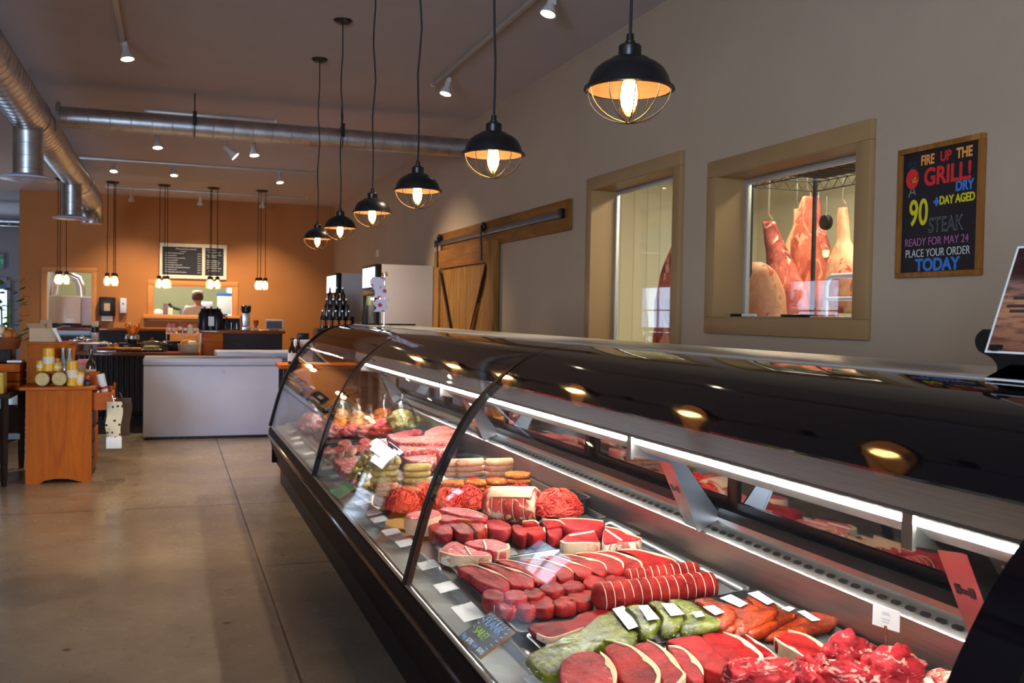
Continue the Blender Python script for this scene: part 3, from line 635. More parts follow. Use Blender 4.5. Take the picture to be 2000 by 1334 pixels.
def steak(name, px, h, m, label, cat='steak', group=None, sx=0, sy=0, thick=None, fat=None, fatw=.009, seed=0, r=.009, bone=None, base=.004, amp=.0025):
    pts, c = fit(px, h, sx, sy); zd = dz(c.x)+base
    top = lambda x, y: (dz(c.x+x)-zd)+h+sx*x+sy*y
    L_ = [(p.x-c.x, p.y-c.y) for p in pts]; b = BM(); slab(b, L_, top, thick or 9, 0, r, seed, amp)
    o = obj(name, b, m, None, (c.x, c.y, zd), smooth=60); tag(o, label, cat, group)
    if fat:
        for i0, i1 in ([fat] if isinstance(fat[0], int) else fat):
            n = len(L_); idx = [(i0+j) % n for j in range(((i1-i0) % n)+1)]
            arc = smooth_poly([Vector(L_[i]) for i in idx], 4, False); m_ = len(arc); outer, inner = [], []
            for j, p in enumerate(arc):
                w = fatw*(.25+.75*math.sin(PI*min(max(j/(m_-1), 0), 1)))*(1+.4*nz((j*.5, seed, 3)))
                d = (-p).normalized(); outer.append(p-d*.0025); inner.append(p+d*w)
            b = BM(); Pp = outer+list(reversed(inner))
            zt = lambda p: top(p.x, p.y)+.0022
            zb = lambda p: max(top(p.x, p.y)-(thick or 9), 0)+.001
            rings = [[(p.x, p.y, zb(p)) for p in Pp], [(p.x, p.y, zb(p)+(zt(p)-zb(p))*.85) for p in Pp], [(p.x, p.y, zt(p)) for p in Pp]]
            vs = [[b.verts.new(q) for q in rg] for rg in rings]; N_ = len(Pp)
            for a1, a2 in zip(vs, vs[1:]):
                for i in range(N_): b.faces.new((a1[i], a1[(i+1) % N_], a2[(i+1) % N_], a2[i]))
            for i in range(m_-1): b.faces.new((vs[-1][i], vs[-1][i+1], vs[-1][N_-2-i], vs[-1][N_-1-i]))
            obj('fat_edge', b, M_FAT, o, smooth=50)
    if bone:
        b = BM(); q = [fit([u], h, 0, 0)[0][0] for u in bone]; zz = [(p.x-c.x, p.y-c.y, top(p.x-c.x, p.y-c.y)+.0015) for p in q]; tube(b, zz, .0045, 6); obj('bone', b, M_BONE, o)
    return o
def C7(*a): return [(860+u/3.3333, 1040+v/3.3333) for u, v in a]
def C8(*a): return [(1400+u/3.3333, 940+v/3.3333) for u, v in a]
def C6(*a): return [(720+u*.27, 900+v*.27) for u, v in a]
def C3(*a): return [(600+u*.2099, 780+v*.2099) for u, v in a]
def rim_tray(name, x0, x1, y0, y1, label, m=None, h=.022, group='black meat trays in the case', paper=True, rot=0, base=.001, cat='tray'):
    cx, cy = (x0+x1)/2, (y0+y1)/2; t = thing(name, label, cat, (cx, cy, dz(cx)+base), rot, group); t.rotation_euler = (0, -math.atan(.0875), rot)
    a, d = (x1-x0)/2, (y1-y0)/2; b = BM()
    def rr(ix, z, rad=.03):
        A, D_ = a-ix, d-ix; return [(sx*(A-rad)+rad*math.cos(q), sy*(D_-rad)+rad*math.sin(q), z) for sx, sy, q0 in ((1, 1, 0), (-1, 1, PI/2), (-1, -1, PI), (1, -1, 1.5*PI)) for q in [q0+PI/2*k/4 for k in range(5)]]
    vs = loft(b, [rr(.012, 0), rr(.002, h*.8), rr(-.004, h), rr(-.004, h+.002), rr(.004, h+.001), rr(.016, .003)], False)
    b.faces.new(vs[0]); b.faces.new(vs[-1]); obj('tray_body', b, m or M_PLASTICB, t, smooth=50)
    if paper:
        b = BM(); box2(b, (-a+.02, -d+.02, .0032), (a-.02, d-.02, .0042)); obj('liner_paper', b, M_BPAPER, t)
    return t
rim_tray('meat_tray', .95, 1.70, 2.90, 3.30, 'black tray under the shingled row of strip steaks')
rim_tray('meat_tray', .945, 1.71, 2.56, 2.88, 'black tray holding the small filets and string-tied tenderloins')
rim_tray('meat_tray', .955, 1.72, 2.30, 2.545, 'black tray with the raw flank steak and green marinade packs')
rim_tray('meat_tray', .955, 1.72, 1.86, 2.285, 'black tray with the large fat-edged steaks nearest the camera')
rim_tray('meat_tray', .955, 1.72, 1.42, 1.85, 'black tray under the sinewy beef chunks at the bottom edge')
rim_tray('meat_tray', .97, 1.72, 3.32, 3.62, 'black tray under the four T-bone steaks')
rim_tray('meat_tray', 1.0, 1.72, 3.64, 3.92, 'black tray under the row of thick chuck steaks')

# --- strip steaks
S = [((118, 220), (200, 208), (290, 235), (380, 270), (440, 312), (446, 345), (400, 375), (340, 360), (250, 325), (180, 270), (125, 245)),
     ((250, 195), (330, 200), (420, 225), (520, 255), (600, 295), (606, 345), (560, 358), (470, 345), (448, 318), (400, 270), (310, 225)),
     ((360, 180), (450, 182), (560, 205), (680, 235), (748, 262), (745, 300), (700, 325), (622, 335), (605, 290), (520, 245), (430, 212)),
     ((510, 170), (640, 175), (740, 195), (830, 230), (866, 265), (855, 295), (780, 312), (752, 260), (650, 215), (545, 190)),
     ((650, 160), (720, 150), (820, 180), (920, 215), (985, 243), (978, 275), (905, 290), (868, 250), (790, 205), (700, 175)),
     ((775, 150), (840, 145), (960, 170), (1060, 200), (1083, 245), (1050, 280), (992, 255), (910, 205), (820, 165)),
     ((885, 140), (960, 130), (1090, 150), (1180, 190), (1193, 235), (1150, 265), (1090, 262), (1070, 200), (970, 155)),
     ((1005, 130), (1090, 122), (1210, 150), (1300, 190), (1313, 235), (1262, 265), (1200, 250), (1190, 190), (1100, 148)),
     ((1155, 115), (1260, 110), (1400, 140), (1500, 170), (1533, 190), (1528, 220), (1450, 235), (1330, 240), (1310, 190), (1240, 135))]
for i, q in enumerate(S):
    steak('strip_steak', C7(*q), .055, M_BEEF if i > 2 else M_BEEF2, 'strip steak with pale fat edge, %s from the front glass in the shingled row' % ORD[i], group='shingled strip steaks', sx=.22, thick=.03, fat=(0, 4), fatw=.010, seed=i*3.1, base=.006)
# --- filets
FC = [(345, 405, 78, 40), (485, 408, 82, 42), (605, 388, 76, 36), (730, 358, 84, 42), (862, 342, 84, 34), (1008, 315, 82, 42), (1140, 308, 78, 36),
      (430, 478, 72, 40), (558, 480, 68, 36), (668, 455, 88, 48), (808, 450, 84, 40), (915, 408, 92, 48)]
FW = ['front corner of the filet tray', 'second in the back row of filets', 'third in the back row of filets', 'fourth in the back row of filets', 'pale flat one behind the others', 'broad one beside the tied tenderloin ends', 'last of the back row, against the tenderloins',
      'tied with string, leftmost of the front row', 'tied with string, second of the front row', 'third of the front row, largest', 'fourth of the front row', 'last of the front row, beside the tied tenderloin']
for i, (u, v, a, e) in enumerate(FC):
    q = [(u+a*(1+.08*math.sin(k*2.3+i))*math.cos(2*PI*k/10), v+e*(1+.10*math.sin(k*1.7+i*2))*math.sin(2*PI*k/10)) for k in range(10)]
    o = steak('filet_steak', C7(*q), .055 if i < 7 else .045, M_FILET if i not in (1, 7, 8) else M_BEEF2, 'small red filet, '+FW[i], group='small filets on the black tray', seed=i*1.7, r=.013, base=.006, amp=.005)
    if i in (7, 8):
        for s in (-.4, .5):
            b = BM(); pts = [(.037*math.cos(s*2+PI*1.2), .037*math.sin(s*2+PI*1.2), z) for z in (.002, .02, .042)]; tube(b, pts, .0015, 5); obj('string', b, M_STRING, o)
# --- tied tenderloins
def rod(name, pa, pb, ra, rb, m, label, cat, group=None, rings_=12, mend=.35, base=.006, flat=.85, seed=0, endm=None):
    """tied roast: a loft between two axis points (deck pixels at centre height) with string loops"""
    a, c = Vector(pa), Vector(pb); mid = (a+c)/2; d = (c-a).normalized(); up = Vector((0, 0, 1)); w = d.cross(up).normalized(); up = w.cross(d)
    L_ = (c-a).length; b = BM(); n = 30; rs = []
    for i in range(n+1):
        t = i/n; r = ra+(rb-ra)*t; e = min(1, math.sqrt(max(0, 1-(max(0, abs(t-.5)-.44)/.062)**2))); e = max(e, mend)
        ph = (t*rings_) % 1; sq = 1-.055*math.exp(-((min(ph, 1-ph))/.12)**2) if rings_ else 1
        rs.append([a-mid+d*L_*t+(w*math.cos(2*PI*k/20)+up*flat*math.sin(2*PI*k/20))*r*e*sq*(1+.05*nz((k*.5, t*6, seed))) for k in range(20)])
    loft(b, rs); o = obj(name, b, m, None, mid, smooth=60); tag(o, label, cat, group)
    for i in range(1, rings_):
        t = i/rings_; r = (ra+(rb-ra)*t)*.985; b = BM(); s = .02*math.sin(i*2.1)
        pts = [a-mid+d*(L_*t+s*r*math.cos(2*PI*k/22))+(w*math.cos(2*PI*k/22)+up*flat*math.sin(2*PI*k/22))*r*1.0 for k in range(23)]
        tube(b, pts, .0014, 5); obj('string', b, M_STRING, o)
    return o
rod('tied_tenderloin', deck(*C7((1010, 425))[0], .052)+Vector((-.01, 0, 0)), deck(*C7((1800, 335))[0], .045), .052, .047, M_FILET, 'long string-tied beef tenderloin in front, next to the filets', 'roast', 'string-tied tenderloins', 14, seed=2)
rod('tied_tenderloin', deck(*C7((1190, 308))[0], .040), deck(*C7((1690, 258))[0], .045), .038, .042, M_FILET, 'shorter string-tied beef tenderloin behind the front one', 'roast', 'string-tied tenderloins', 11, seed=5)
# --- flank steak
steak('flank_steak', C7((578, 600), (650, 585), (760, 582), (860, 560), (930, 520), (1020, 500), (1120, 500), (1180, 520), (1060, 570), (930, 620), (790, 672), (700, 688), (630, 660), (585, 630)), .032, M_BEEFD, 'flat raw flank steak lying between the filets and the green packs', seed=3, r=.012, base=.006, amp=.006, fat=(9, 12), fatw=.004)
# --- marinade packs in clear film
def pack(px, h, m, label, lift=.0, seed=0, lab=None, film=None, group='green marinade packs', sx=0, thick=.03, base=.006):
    pts, c = fit(px, h, sx); zd = dz(c.x)+base; L_ = [Vector((p.x-c.x, p.y-c.y)) for p in pts]
    P = smooth_poly(L_, 4); n = len(P); b = BM(); rings = []
    topz = lambda x, y: (dz(c.x+x)-zd)+h+sx*x
    def pil(s, k): return [((p*s).x, (p*s).y, topz(p.x*s, p.y*s)-thick*.5+k*(1+.30*nz((p.x*s*42+seed, p.y*s*42, seed)))) for p in P]
    rings = [pil(.5, -thick*.5), pil(.9, -thick*.42), pil(1, 0), pil(.94, thick*.34), pil(.8, thick*.46), pil(.6, thick*.5), pil(.38, thick*.5), pil(.15, thick*.5)]
    loft(b, rings); o = obj('marinade_pack', b, m, None, (c.x, c.y, zd), smooth=80); tag(o, label, 'meat pack', group)
    b = BM(); rings = [[(p[0], p[1], p[2]+.002) for p in pil(s, k*thick)] for s, k in ((1.12, -.12), (1.08, .02), (.98, .22), (.8, .5), (.5, .54), (.12, .54))]
    for r in rings[:2]:
        for i, p in enumerate(r): r[i] = (p[0], p[1], p[2]+.006*nz((i*.9, seed, 1)))
    loft(b, rings, False); obj('plastic_film', b, M_FILM, o, smooth=80)
    if lab:
        q, qc = fit(lab, h+.006, sx); qq = [(p.x-c.x, p.y-c.y, topz(p.x-c.x, p.y-c.y)+.0065) for p in q]
        b = BM(); loft(b, [[(x, y, z) for x, y, z in qq], [(x, y, z+.0008) for x, y, z in qq]]); obj('paper_label', b, M_PAPER, o, smooth=0)
    return o
pack(C7((555, 790), (680, 720), (800, 660), (900, 625), (960, 580), (1040, 520), (1130, 490), (1240, 520), (1330, 570), (1290, 680), (1210, 725), (1100, 700), (1000, 760), (880, 850), (760, 920), (670, 930), (600, 870)), .045, M_GREENM,
     'large clear pack of meat in green marinade, at the front of the green packs', seed=1, lab=C7((1120, 500), (1190, 480), (1330, 600), (1225, 635)), thick=.035)
pack(C7((1200, 470), (1290, 450), (1390, 500), (1440, 560), (1380, 650), (1310, 660), (1290, 600), (1250, 520)), .065, M_GREENM, 'second green marinade pack, leaning on the large front one', seed=2, lab=C7((1290, 485), (1350, 480), (1425, 570), (1350, 580)), thick=.03, sx=.15)
pack(C7((1350, 440), (1440, 430), (1530, 480), (1590, 550), (1540, 620), (1440, 650), (1450, 560), (1400, 490)), .07, M_GREENM, 'third green marinade pack, in the middle of the overlapping packs', seed=3, lab=C7((1440, 470), (1520, 470), (1590, 540), (1500, 552)), sx=.15)
pack(C7((1480, 430), (1560, 415), (1690, 470), (1760, 530), (1850, 570), (1700, 620), (1560, 640), (1600, 550), (1550, 480)), .072, M_GREENM, 'green marinade pack with reddish meat, last before the orange ones', seed=4, lab=C7((1640, 520), (1700, 515), (1720, 545), (1665, 555)), sx=.12)
pack(C7((1650, 420), (1750, 410), (1850, 450), (1930, 500), (1900, 570), (1800, 590), (1770, 530), (1710, 470)), .078, M_REDM, 'orange marinade pack with white label, nearest the green ones', seed=5, lab=C7((1710, 480), (1780, 470), (1850, 515), (1790, 535)), group='orange marinade packs', sx=.12)
pack(C8((60, 760), (130, 735), (250, 790), (300, 830), (250, 880), (140, 940), (60, 960), (-40, 930), (60, 860), (30, 800)), .07, M_REDM, 'orange-brown marinade pack, second of the orange ones', seed=6, lab=C8((20, 770), (90, 745), (200, 805), (150, 830)), group='orange marinade packs', sx=.12)
pack(C8((190, 740), (260, 720), (360, 760), (405, 810), (370, 860), (260, 930), (160, 975), (110, 960), (240, 890), (300, 830)), .075, M_REDM, 'glossy orange marinade pack, third of the orange ones', seed=7, lab=C8((200, 745), (270, 730), (375, 800), (330, 820)), group='orange marinade packs', sx=.12)
pack(C8((390, 810), (500, 825), (520, 850), (420, 900), (330, 950), (230, 985), (190, 970), (290, 925), (380, 870)), .06, M_REDM, 'dark orange marinade pack, fourth and thinnest of the orange ones', seed=8, group='orange marinade packs', lab=C8((420, 830), (470, 815), (510, 830), (470, 850)))
pack(C8((520, 845), (620, 830), (740, 850), (800, 880), (750, 920), (600, 960), (450, 985), (310, 1000), (330, 960), (420, 905)), .04, M_REDM, 'red and yellow marinade pack, last of the row by the steel wall', seed=9, group='orange marinade packs', lab=C8((525, 850), (570, 842), (675, 905), (620, 912)))
# --- large fat-edged steaks nearest the camera
B_ = [(C7((775, 870), (830, 800), (930, 765), (1040, 780), (1100, 830), (1145, 920), (1130, 1010), (960, 1060), (800, 1010)), (3, 6), M_BEEF2, 'large pale red steak nearest the camera, by the price card'),
      (C7((1062, 752), (1130, 712), (1240, 742), (1335, 805), (1420, 890), (1425, 960), (1390, 1020), (1250, 1040), (1152, 925), (1110, 830)), (1, 6), M_BEEF, 'large steak with a broad cream fat edge, second from the near front'),
      (C7((1250, 730), (1345, 702), (1425, 742), (1505, 805), (1565, 890), (1595, 940), (1520, 1010), (1432, 955), (1425, 885), (1345, 800)), (1, 6), M_BEEF2, 'large orange-red steak with fat edge, third from the near front'),
      (C7((1485, 742), (1560, 748), (1640, 805), (1700, 880), (1712, 930), (1660, 985), (1600, 935), (1570, 885), (1510, 800)), (0, 4), M_BEEF2, 'narrow purple-pink steak slice between two large steaks'),
      (C7((1472, 702), (1560, 672), (1680, 662), (1760, 732), (1850, 805), (1895, 860), (1850, 925), (1725, 890), (1640, 798), (1545, 740)), None, M_BEEF, 'broad lean red steak in the middle of the near tray'),
      (C8((-100, 1010), (-60, 965), (40, 985), (150, 1020), (250, 1090), (300, 1150), (240, 1185), (140, 1195), (40, 1140), (-50, 1080)), (2, 6), M_BEEF, 'lean steak beside the broad one, with pale fat along its far edge'),
      (C8((55, 955), (110, 947), (220, 1022), (330, 1092), (388, 1150), (350, 1180), (308, 1135), (240, 1075), (150, 1012)), (1, 5), M_BEEFD, 'half-hidden steak with a white fat edge beside the grey paper strip'),
      (C8((377, 1020), (465, 972), (580, 1002), (680, 1062), (735, 1112), (715, 1150), (640, 1165), (590, 1160), (500, 1105), (420, 1060)), [(1, 5), (7, 10)], M_BEEF, 'bright red steak framed by fat on two sides, by the steel wall')]
for i, (q, f, m, l) in enumerate(B_): steak('beef_steak', q, .06 if i < 5 else .05, m, l, group='large steaks on the near tray', fat=f, fatw=.016 if i < 6 else .010, seed=20+i*2.3, r=.012, sx=.12 if i in (1, 2, 3, 4) else 0, thick=.04, base=.006, amp=.003)
b = BM(); q, c = fit(C8((205, 985), (260, 975), (400, 1075), (520, 1170), (480, 1195), (380, 1195)), .02); loft(b, [[(p.x-c.x, p.y-c.y, 0) for p in q], [(p.x-c.x, p.y-c.y, .003) for p in q]])
tag(obj('divider_paper', b, M_BPAPER, None, (c.x, c.y, dz(c.x)+.012), smooth=0), 'dark grey paper strip lying between the near steaks', 'paper')
# --- sinewy chunks
def blob(name, px, h, rx, ry, rz, m, label, cat, group=None, seed=0, amp=.25, rot=0, base=.005, fs=2.2, res=20):
    p = deck(*px, h); b = BM(); bmesh.ops.create_icosphere(b, subdivisions=4, radius=1)
    for v in b.verts:
        d = v.co.copy(); k = 1+amp*nz((d.x*fs+seed, d.y*fs, d.z*fs))+amp*.4*nz((d.x*fs*3+seed, d.y*fs*3, d.z*fs*3)); z = d.z*k
        v.co = (d.x*k*rx, d.y*k*ry, max(z, -.62)*rz)
    zm = min(v.co.z for v in b.verts); o = obj(name, b, m, None, (p.x, p.y, dz(p.x)+base-zm), (0, 0, rot), smooth=80); return tag(o, label, cat, group)
CH = [(1150, 1250, .075, .06, .062, 'tall folded chunk of sinewy beef with the price card clip behind it'), (870, 1150, .07, .06, .06, 'dark red sinewy beef chunk beside the tall folded one'), (640, 1215, .05, .045, .045, 'small round sinewy beef chunk in the middle of the bottom edge'),
      (400, 1220, .06, .04, .04, 'sinewy beef chunk in front of the grey paper strip'), (180, 1270, .07, .05, .05, 'sinewy beef chunk at the left end of the bottom pile'), (560, 1300, .075, .045, .05, 'pale sinewy beef chunk cut by the bottom edge of the picture'), (860, 1275, .06, .05, .05, 'red and white beef chunk in front of the dark red one'), (370, 1330, .07, .05, .05, 'pinkish beef chunk at the very bottom, left of centre'), (1010, 1310, .06, .04, .045, 'beef chunk squeezed in front of the tall folded one')]
for i, (u, v, a, c_, h, l) in enumerate(CH): blob('beef_chunk', C8((u, v))[0], .045, a, c_, h, M_CHEEK, l, 'meat', 'sinewy beef chunks', 3+i*4.7, .34, i*.9)
for i in range(4):
    steak('bacon_slab', C8((1290+i*55, 1300-i*22), (1400+i*60, 1225+i*14), (1500+i*55, 1205+i*26), (1560+i*40, 1240+i*30), (1500+i*45, 1300+i*28), (1400+i*45, 1340)), .035+.012*i, [M_RIB, M_FATM][i % 2], 'red and white streaky bacon slab, %s from the left by the end of the case' % ORD[i], 'bacon', 'streaky bacon slabs', seed=i*5, thick=.012, base=.004)
# --- T-bones
T = [(C6((508, 655), (600, 580), (700, 612), (790, 648), (885, 668), (870, 690), (740, 692), (620, 690)), (5, 8), [C6((700, 625))[0], C6((740, 690))[0]], 'pale T-bone steak at the front edge, left of the pair by the glass joint'),
     (C6((690, 592), (760, 570), (900, 565), (1008, 600), (1015, 640), (930, 660), (850, 640), (760, 618)), (3, 5), [C6((830, 580))[0], C6((850, 640))[0]], 'T-bone steak behind the pale front one'),
     (C6((1388, 580), (1450, 522), (1550, 508), (1630, 502), (1662, 560), (1668, 596), (1550, 598), (1420, 600)), (5, 8), [C6((1450, 545))[0], C6((1630, 515))[0]], 'T-bone steak with a thick white fat face, near the steel wall'),
     (C6((1690, 570), (1710, 478), (1800, 492), (1900, 532), (1972, 562), (1930, 582), (1820, 586), (1720, 610)), [(1, 4)], [C6((1715, 500))[0], C6((1830, 580))[0]], 'T-bone steak with brown bone edge, rightmost against the steel wall')]
for i, (q, f, bn, l) in enumerate(T):
    o = steak('t_bone_steak', q, .062 if i > 1 else .055, [M_PALE, M_PALE, M_BEEF2, M_BEEF2][i], l, group='T-bone steaks', fat=f, fatw=.014, seed=40+i*3, r=.006, bone=bn, base=.006); o.data.materials.append(M_FATM)
    for p in o.data.polygons:
        if abs(p.normal.z) < .5 and i != 1: p.material_index = 1
# --- chuck steaks
CK = [((440, 455), (530, 432), (600, 480), (600, 520), (520, 530), (450, 505)), ((548, 442), (640, 432), (725, 462), (760, 500), (738, 535), (660, 528), (606, 485)), ((655, 432), (760, 427), (850, 462), (855, 492), (790, 515), (762, 495), (730, 460)),
      ((845, 432), (930, 420), (1020, 455), (1030, 490), (960, 505), (870, 485)), ((1035, 462), (1095, 462), (1150, 512), (1120, 545), (1060, 520)), ((1105, 470), (1200, 457), (1270, 482), (1278, 520), (1205, 545), (1155, 525)), ((1284, 480), (1350, 470), (1400, 490), (1388, 530), (1315, 545)),
      ((1115, 440), (1195, 430), (1230, 455), (1200, 455), (1120, 462)), ((1258, 428), (1370, 430), (1420, 465), (1350, 468), (1285, 475)), ((1382, 420), (1550, 420), (1695, 435), (1688, 478), (1560, 500), (1425, 475))]
CW = ['leftmost behind the black glass joint', 'second from the glass joint', 'third, with a white fat corner', 'fourth, flat cut face up', 'fifth, small and wedge shaped', 'sixth, in the middle of the row', 'seventh, beside the T-bone with white fat face', 'small piece tucked behind the sixth', 'behind the seventh', 'long one at the back right end']
for i, q in enumerate(CK): steak('chuck_steak', C6(*q), .06 if i < 7 else .07, [M_BEEF2, M_BEEF, M_BEEF][i % 3], 'thick marbled chuck steak, '+CW[i], group='thick chuck steaks', seed=60+i*3.7, r=.011, base=.006, amp=.004, fat=(2, 3) if i in (2, 5) else (0, 2) if i > 6 else None)
# --- round steak with white rim on a gold board, two thin slabs
p = deck(800, 1028, .0); t = thing('gold_board', 'round gold cake board under the string-tied beef round', 'board', (p.x+.02, p.y+.03, dz(p.x)+.003)); b = BM(); lathe(b, [(.01, 0), (.118, 0), (.122, .003), (.118, .006), (.01, .006)], 36); obj('board', b, plain('gold_card', srgb(196, 164, 92), .35, .3, var=.05), t)
o = steak('beef_round', C6((262, 392), (300, 372), (380, 356), (470, 350), (520, 365), (520, 395), (440, 420), (340, 425), (270, 415)), .085, M_PALE, 'string-tied round of beef with white fat rim on the gold board', 'roast', seed=80, r=.008, base=.012)
o.data.materials.append(M_FAT)
for q in o.data.polygons:
    if abs(q.normal.z) < .6: q.material_index = 1
b = BM(); hull = smooth_poly([Vector((v.co.x, v.co.y)) for v in []] or [Vector((pp.x-o.location.x, pp.y-o.location.y))*1.015 for pp in fit(C6((262, 392), (300, 372), (380, 356), (470, 350), (520, 365), (520, 395), (440, 420), (340, 425), (270, 415)), .085)[0]], 4)
tube(b, [(q.x, q.y, .028) for q in hull]+[(hull[0].x, hull[0].y, .028)], .0018, 5); obj('string', b, M_STRING, o)
steak('beef_slab', C6((508, 350), (560, 338), (660, 345), (760, 362), (860, 402), (780, 410), (680, 395), (590, 375)), .075, M_PALE, 'thin pale beef slab lying in front of the tied roast', seed=84, thick=.02, fat=(1, 4), fatw=.006, base=.05)
steak('beef_slab', C6((470, 405), (560, 385), (660, 400), (780, 415), (850, 428), (740, 432), (640, 425), (540, 440)), .068, M_BEEF2, 'lower beef slab between the thin pale slab and the chuck steaks', seed=86, thick=.02, base=.044)
# --- tied roast, mince tub, mince mounds
ra, rb = deck(*C6((865, 318))[0], .085), deck(*C6((1235, 325))[0], .085)
o = rod('tied_roast', ra, rb, .082, .078, M_ROAST, 'boneless rolled roast tied with string, red cut face toward the left', 'roast', None, 5, mend=.9, seed=9, flat=.95, base=0)
d = (rb-ra).normalized(); w = d.cross(Vector((0, 0, 1))).normalized(); up = w.cross(d); b = BM(); L2 = (rb-ra).length/2
loft(b, [[-d*(L2+e)+(w*math.cos(2*PI*k/26)+up*math.sin(2*PI*k/26))*r*(1+.06*nz((k*.5, 1, 2))) for k in range(26)] for r, e in ((.068, -.012), (.074, -.002), (.070, .003), (.04, .006), (.01, .007))]); obj('cut_face', b, M_BEEF2, o, smooth=60)
b = BM(); loft(b, [[(w*math.cos(2*PI*k/40)+up*.95*math.sin(2*PI*k/40))*r+d*x for k in range(4, 17)]+[(w*math.cos(2*PI*k/40)+up*.95*math.sin(2*PI*k/40))*(r-.004)+d*x for k in range(16, 3, -1)] for r, x in ((.066, -L2*.96), (.083, -L2*.8), (.084, 0), (.083, L2*.8), (.066, L2*.97))]); obj('fat_cap', b, M_FAT, o, smooth=50)
def noodles(name, c, rx, ry, rz, n, seed, m, label, group, base_h):
    rnd = random.Random(seed); b = BM(); bmesh.ops.create_icosphere(b, subdivisions=3, radius=1)
    for v in b.verts: v.co = (v.co.x*rx*.93, v.co.y*ry*.93, max(v.co.z, -.15)*rz*.93)
    for i in range(n):
        th, ph = rnd.uniform(0, 2*PI), math.acos(rnd.uniform(-.05, 1)); dth, dph = rnd.uniform(-.35, .35), rnd.uniform(-.28, .28); f0 = rnd.uniform(.95, 1.07); pts = []
        for k in range(6):
            a, q = th+dth*k*.5+.12*math.sin(k+i), ph+dph*k*.5+.08*math.cos(k*1.3+i); ff = f0+.03*math.sin(k*1.2+i)
            pts.append((rx*ff*math.sin(q)*math.cos(a), ry*ff*math.sin(q)*math.sin(a), max(rz*ff*math.cos(q), -.1*rz)))
        tube(b, pts, rnd.uniform(.0034, .0048), 6)
    o = obj(name, b, m, None, (c.x, c.y, dz(c.x)+base_h), smooth=80); return tag(o, label, 'minced meat', group)
tb = rim_tray('mince_tub', 1.53, 1.725, 3.80, 4.03, 'deep black tub heaped with red mince beside the steel wall', None, .075, None, False, cat='tub')
noodles('beef_mince', deck(*C6((1340, 300))[0], .1)+Vector((.02, 0, 0)), .095, .11, .085, 260, 5, M_GROUND, 'mound of red beef mince heaped in the black tub', None, .062)
GM = [(130, 265, .055, 'leftmost, at the front edge'), (250, 300, .075, 'second, spilling toward the front glass'), (400, 250, .065, 'third, partly behind the black joint'), (560, 300, .075, 'fourth, right of the black joint'), (600, 215, .06, 'fifth, at the back of the heap'), (720, 280, .075, 'sixth, beside the rolled roast'), (760, 195, .06, 'seventh, at the back beside the patties'), (920, 190, .06, 'eighth, behind the rolled roast'), (1090, 205, .05, 'last, a small one behind the rolled roast')]
for i, (u, v, rr, l) in enumerate(GM): noodles('beef_mince', deck(*C6((u, v))[0], .05), rr*1.05, rr*1.25, rr*1.05, 110, 30+i, M_GROUND, 'coil of fresh red beef mince, '+l, 'mince coils', .03)
rim_tray('meat_tray', 1.0, 1.73, 4.18, 4.66, 'brown-edged tray under the red mince coils', plain('amber_tray', srgb(70, 46, 30), .4), .03, paper=False)
# --- patties
PT = [(130, 205, M_BURGER, 'browned patty stack at the front edge by the sausages', 4), (290, 190, M_BURGER, 'browned patty stack, second from the front', 3), (430, 150, M_BURGER, 'browned patty stack, third, behind the joint', 3), (620, 140, M_CRUMB, 'orange seasoned patty stack, left of its row', 3), (770, 135, M_CRUMB, 'orange seasoned patty stack, second of its row', 3), (930, 125, M_CRUMB, 'orange seasoned patty stack, third of its row', 3), (1085, 120, M_CRUMB, 'orange seasoned patty stack, at the steel wall end', 4)]
for i, (u, v, m, l, n) in enumerate(PT):
    p = deck(*C6((u, v))[0], .10)
    for k in range(n):
        b = BM(); rr = .062*(1+.05*math.sin(k*3+i)); bmesh.ops.create_icosphere(b, subdivisions=3, radius=1)
        for vv in b.verts: e = 1+.10*nz((vv.co.x*4+i, vv.co.y*4+k, vv.co.z*4)); s_ = (vv.co.x**2+vv.co.y**2)**.5; vv.co = (vv.co.x*rr*e, vv.co.y*rr*e, math.copysign(abs(vv.co.z)**.45, vv.co.z)*.0135*e)
        tag(obj('meat_patty', b, m, None, (p.x+.004*math.sin(k*2+i), p.y+.004*math.cos(k*2), dz(p.x)+.034+.026*k), smooth=70), ('top' if k == n-1 else 'bottom' if k == 0 else 'second' if k == n-2 else 'third')+' patty of the '+l, 'patty', 'stacked patties')
rim_tray('meat_tray', 1.0, 1.73, 4.68, 5.0, 'black tray under the patty stacks', None, .018, paper=False)
# --- sausages
def sausage_mesh(L_, r, bend, seed):
    b = BM(); n = 14; pts, rs = [], []
    for i in range(n+1):
        t = i/n-.5; pts.append((t*L_, bend*(t*t*4-1)*L_*.5, 0)); e = max(.16, math.sqrt(max(0, 1-(max(0, abs(t)-.36)/.14)**2))); rs.append(r*e*(1+.06*nz((t*5, seed, 0))))
    tube(b, pts, rs, 12); return b
def sausage(m, r, L_, seed, label, group):
    o = obj('sausage', sausage_mesh(L_, r, .12, seed), m, None, (0, 0, 0), smooth=80); return tag(o, label, 'sausage', group)
sg = [None, None]
def put_sausage(kind, px, h, rz, label, group, ti=0):
    m, r, L_ = ((M_SAUSG, .0195, .145), (M_SAUSP, .0195, .15))[kind]; p = deck(*px, h)
    if sg[kind] is None: sg[kind] = sausage(m, r, L_, 3+kind, label, group); o = sg[kind]
    else: o = copy_thing(sg[kind], (0, 0, 0), label=label, group=group)
    o.location = p; o.rotation_euler = (0, ti, rz)
G1 = 'herb sausages stacked in the case'; G2 = 'pale sausages stacked in the case'
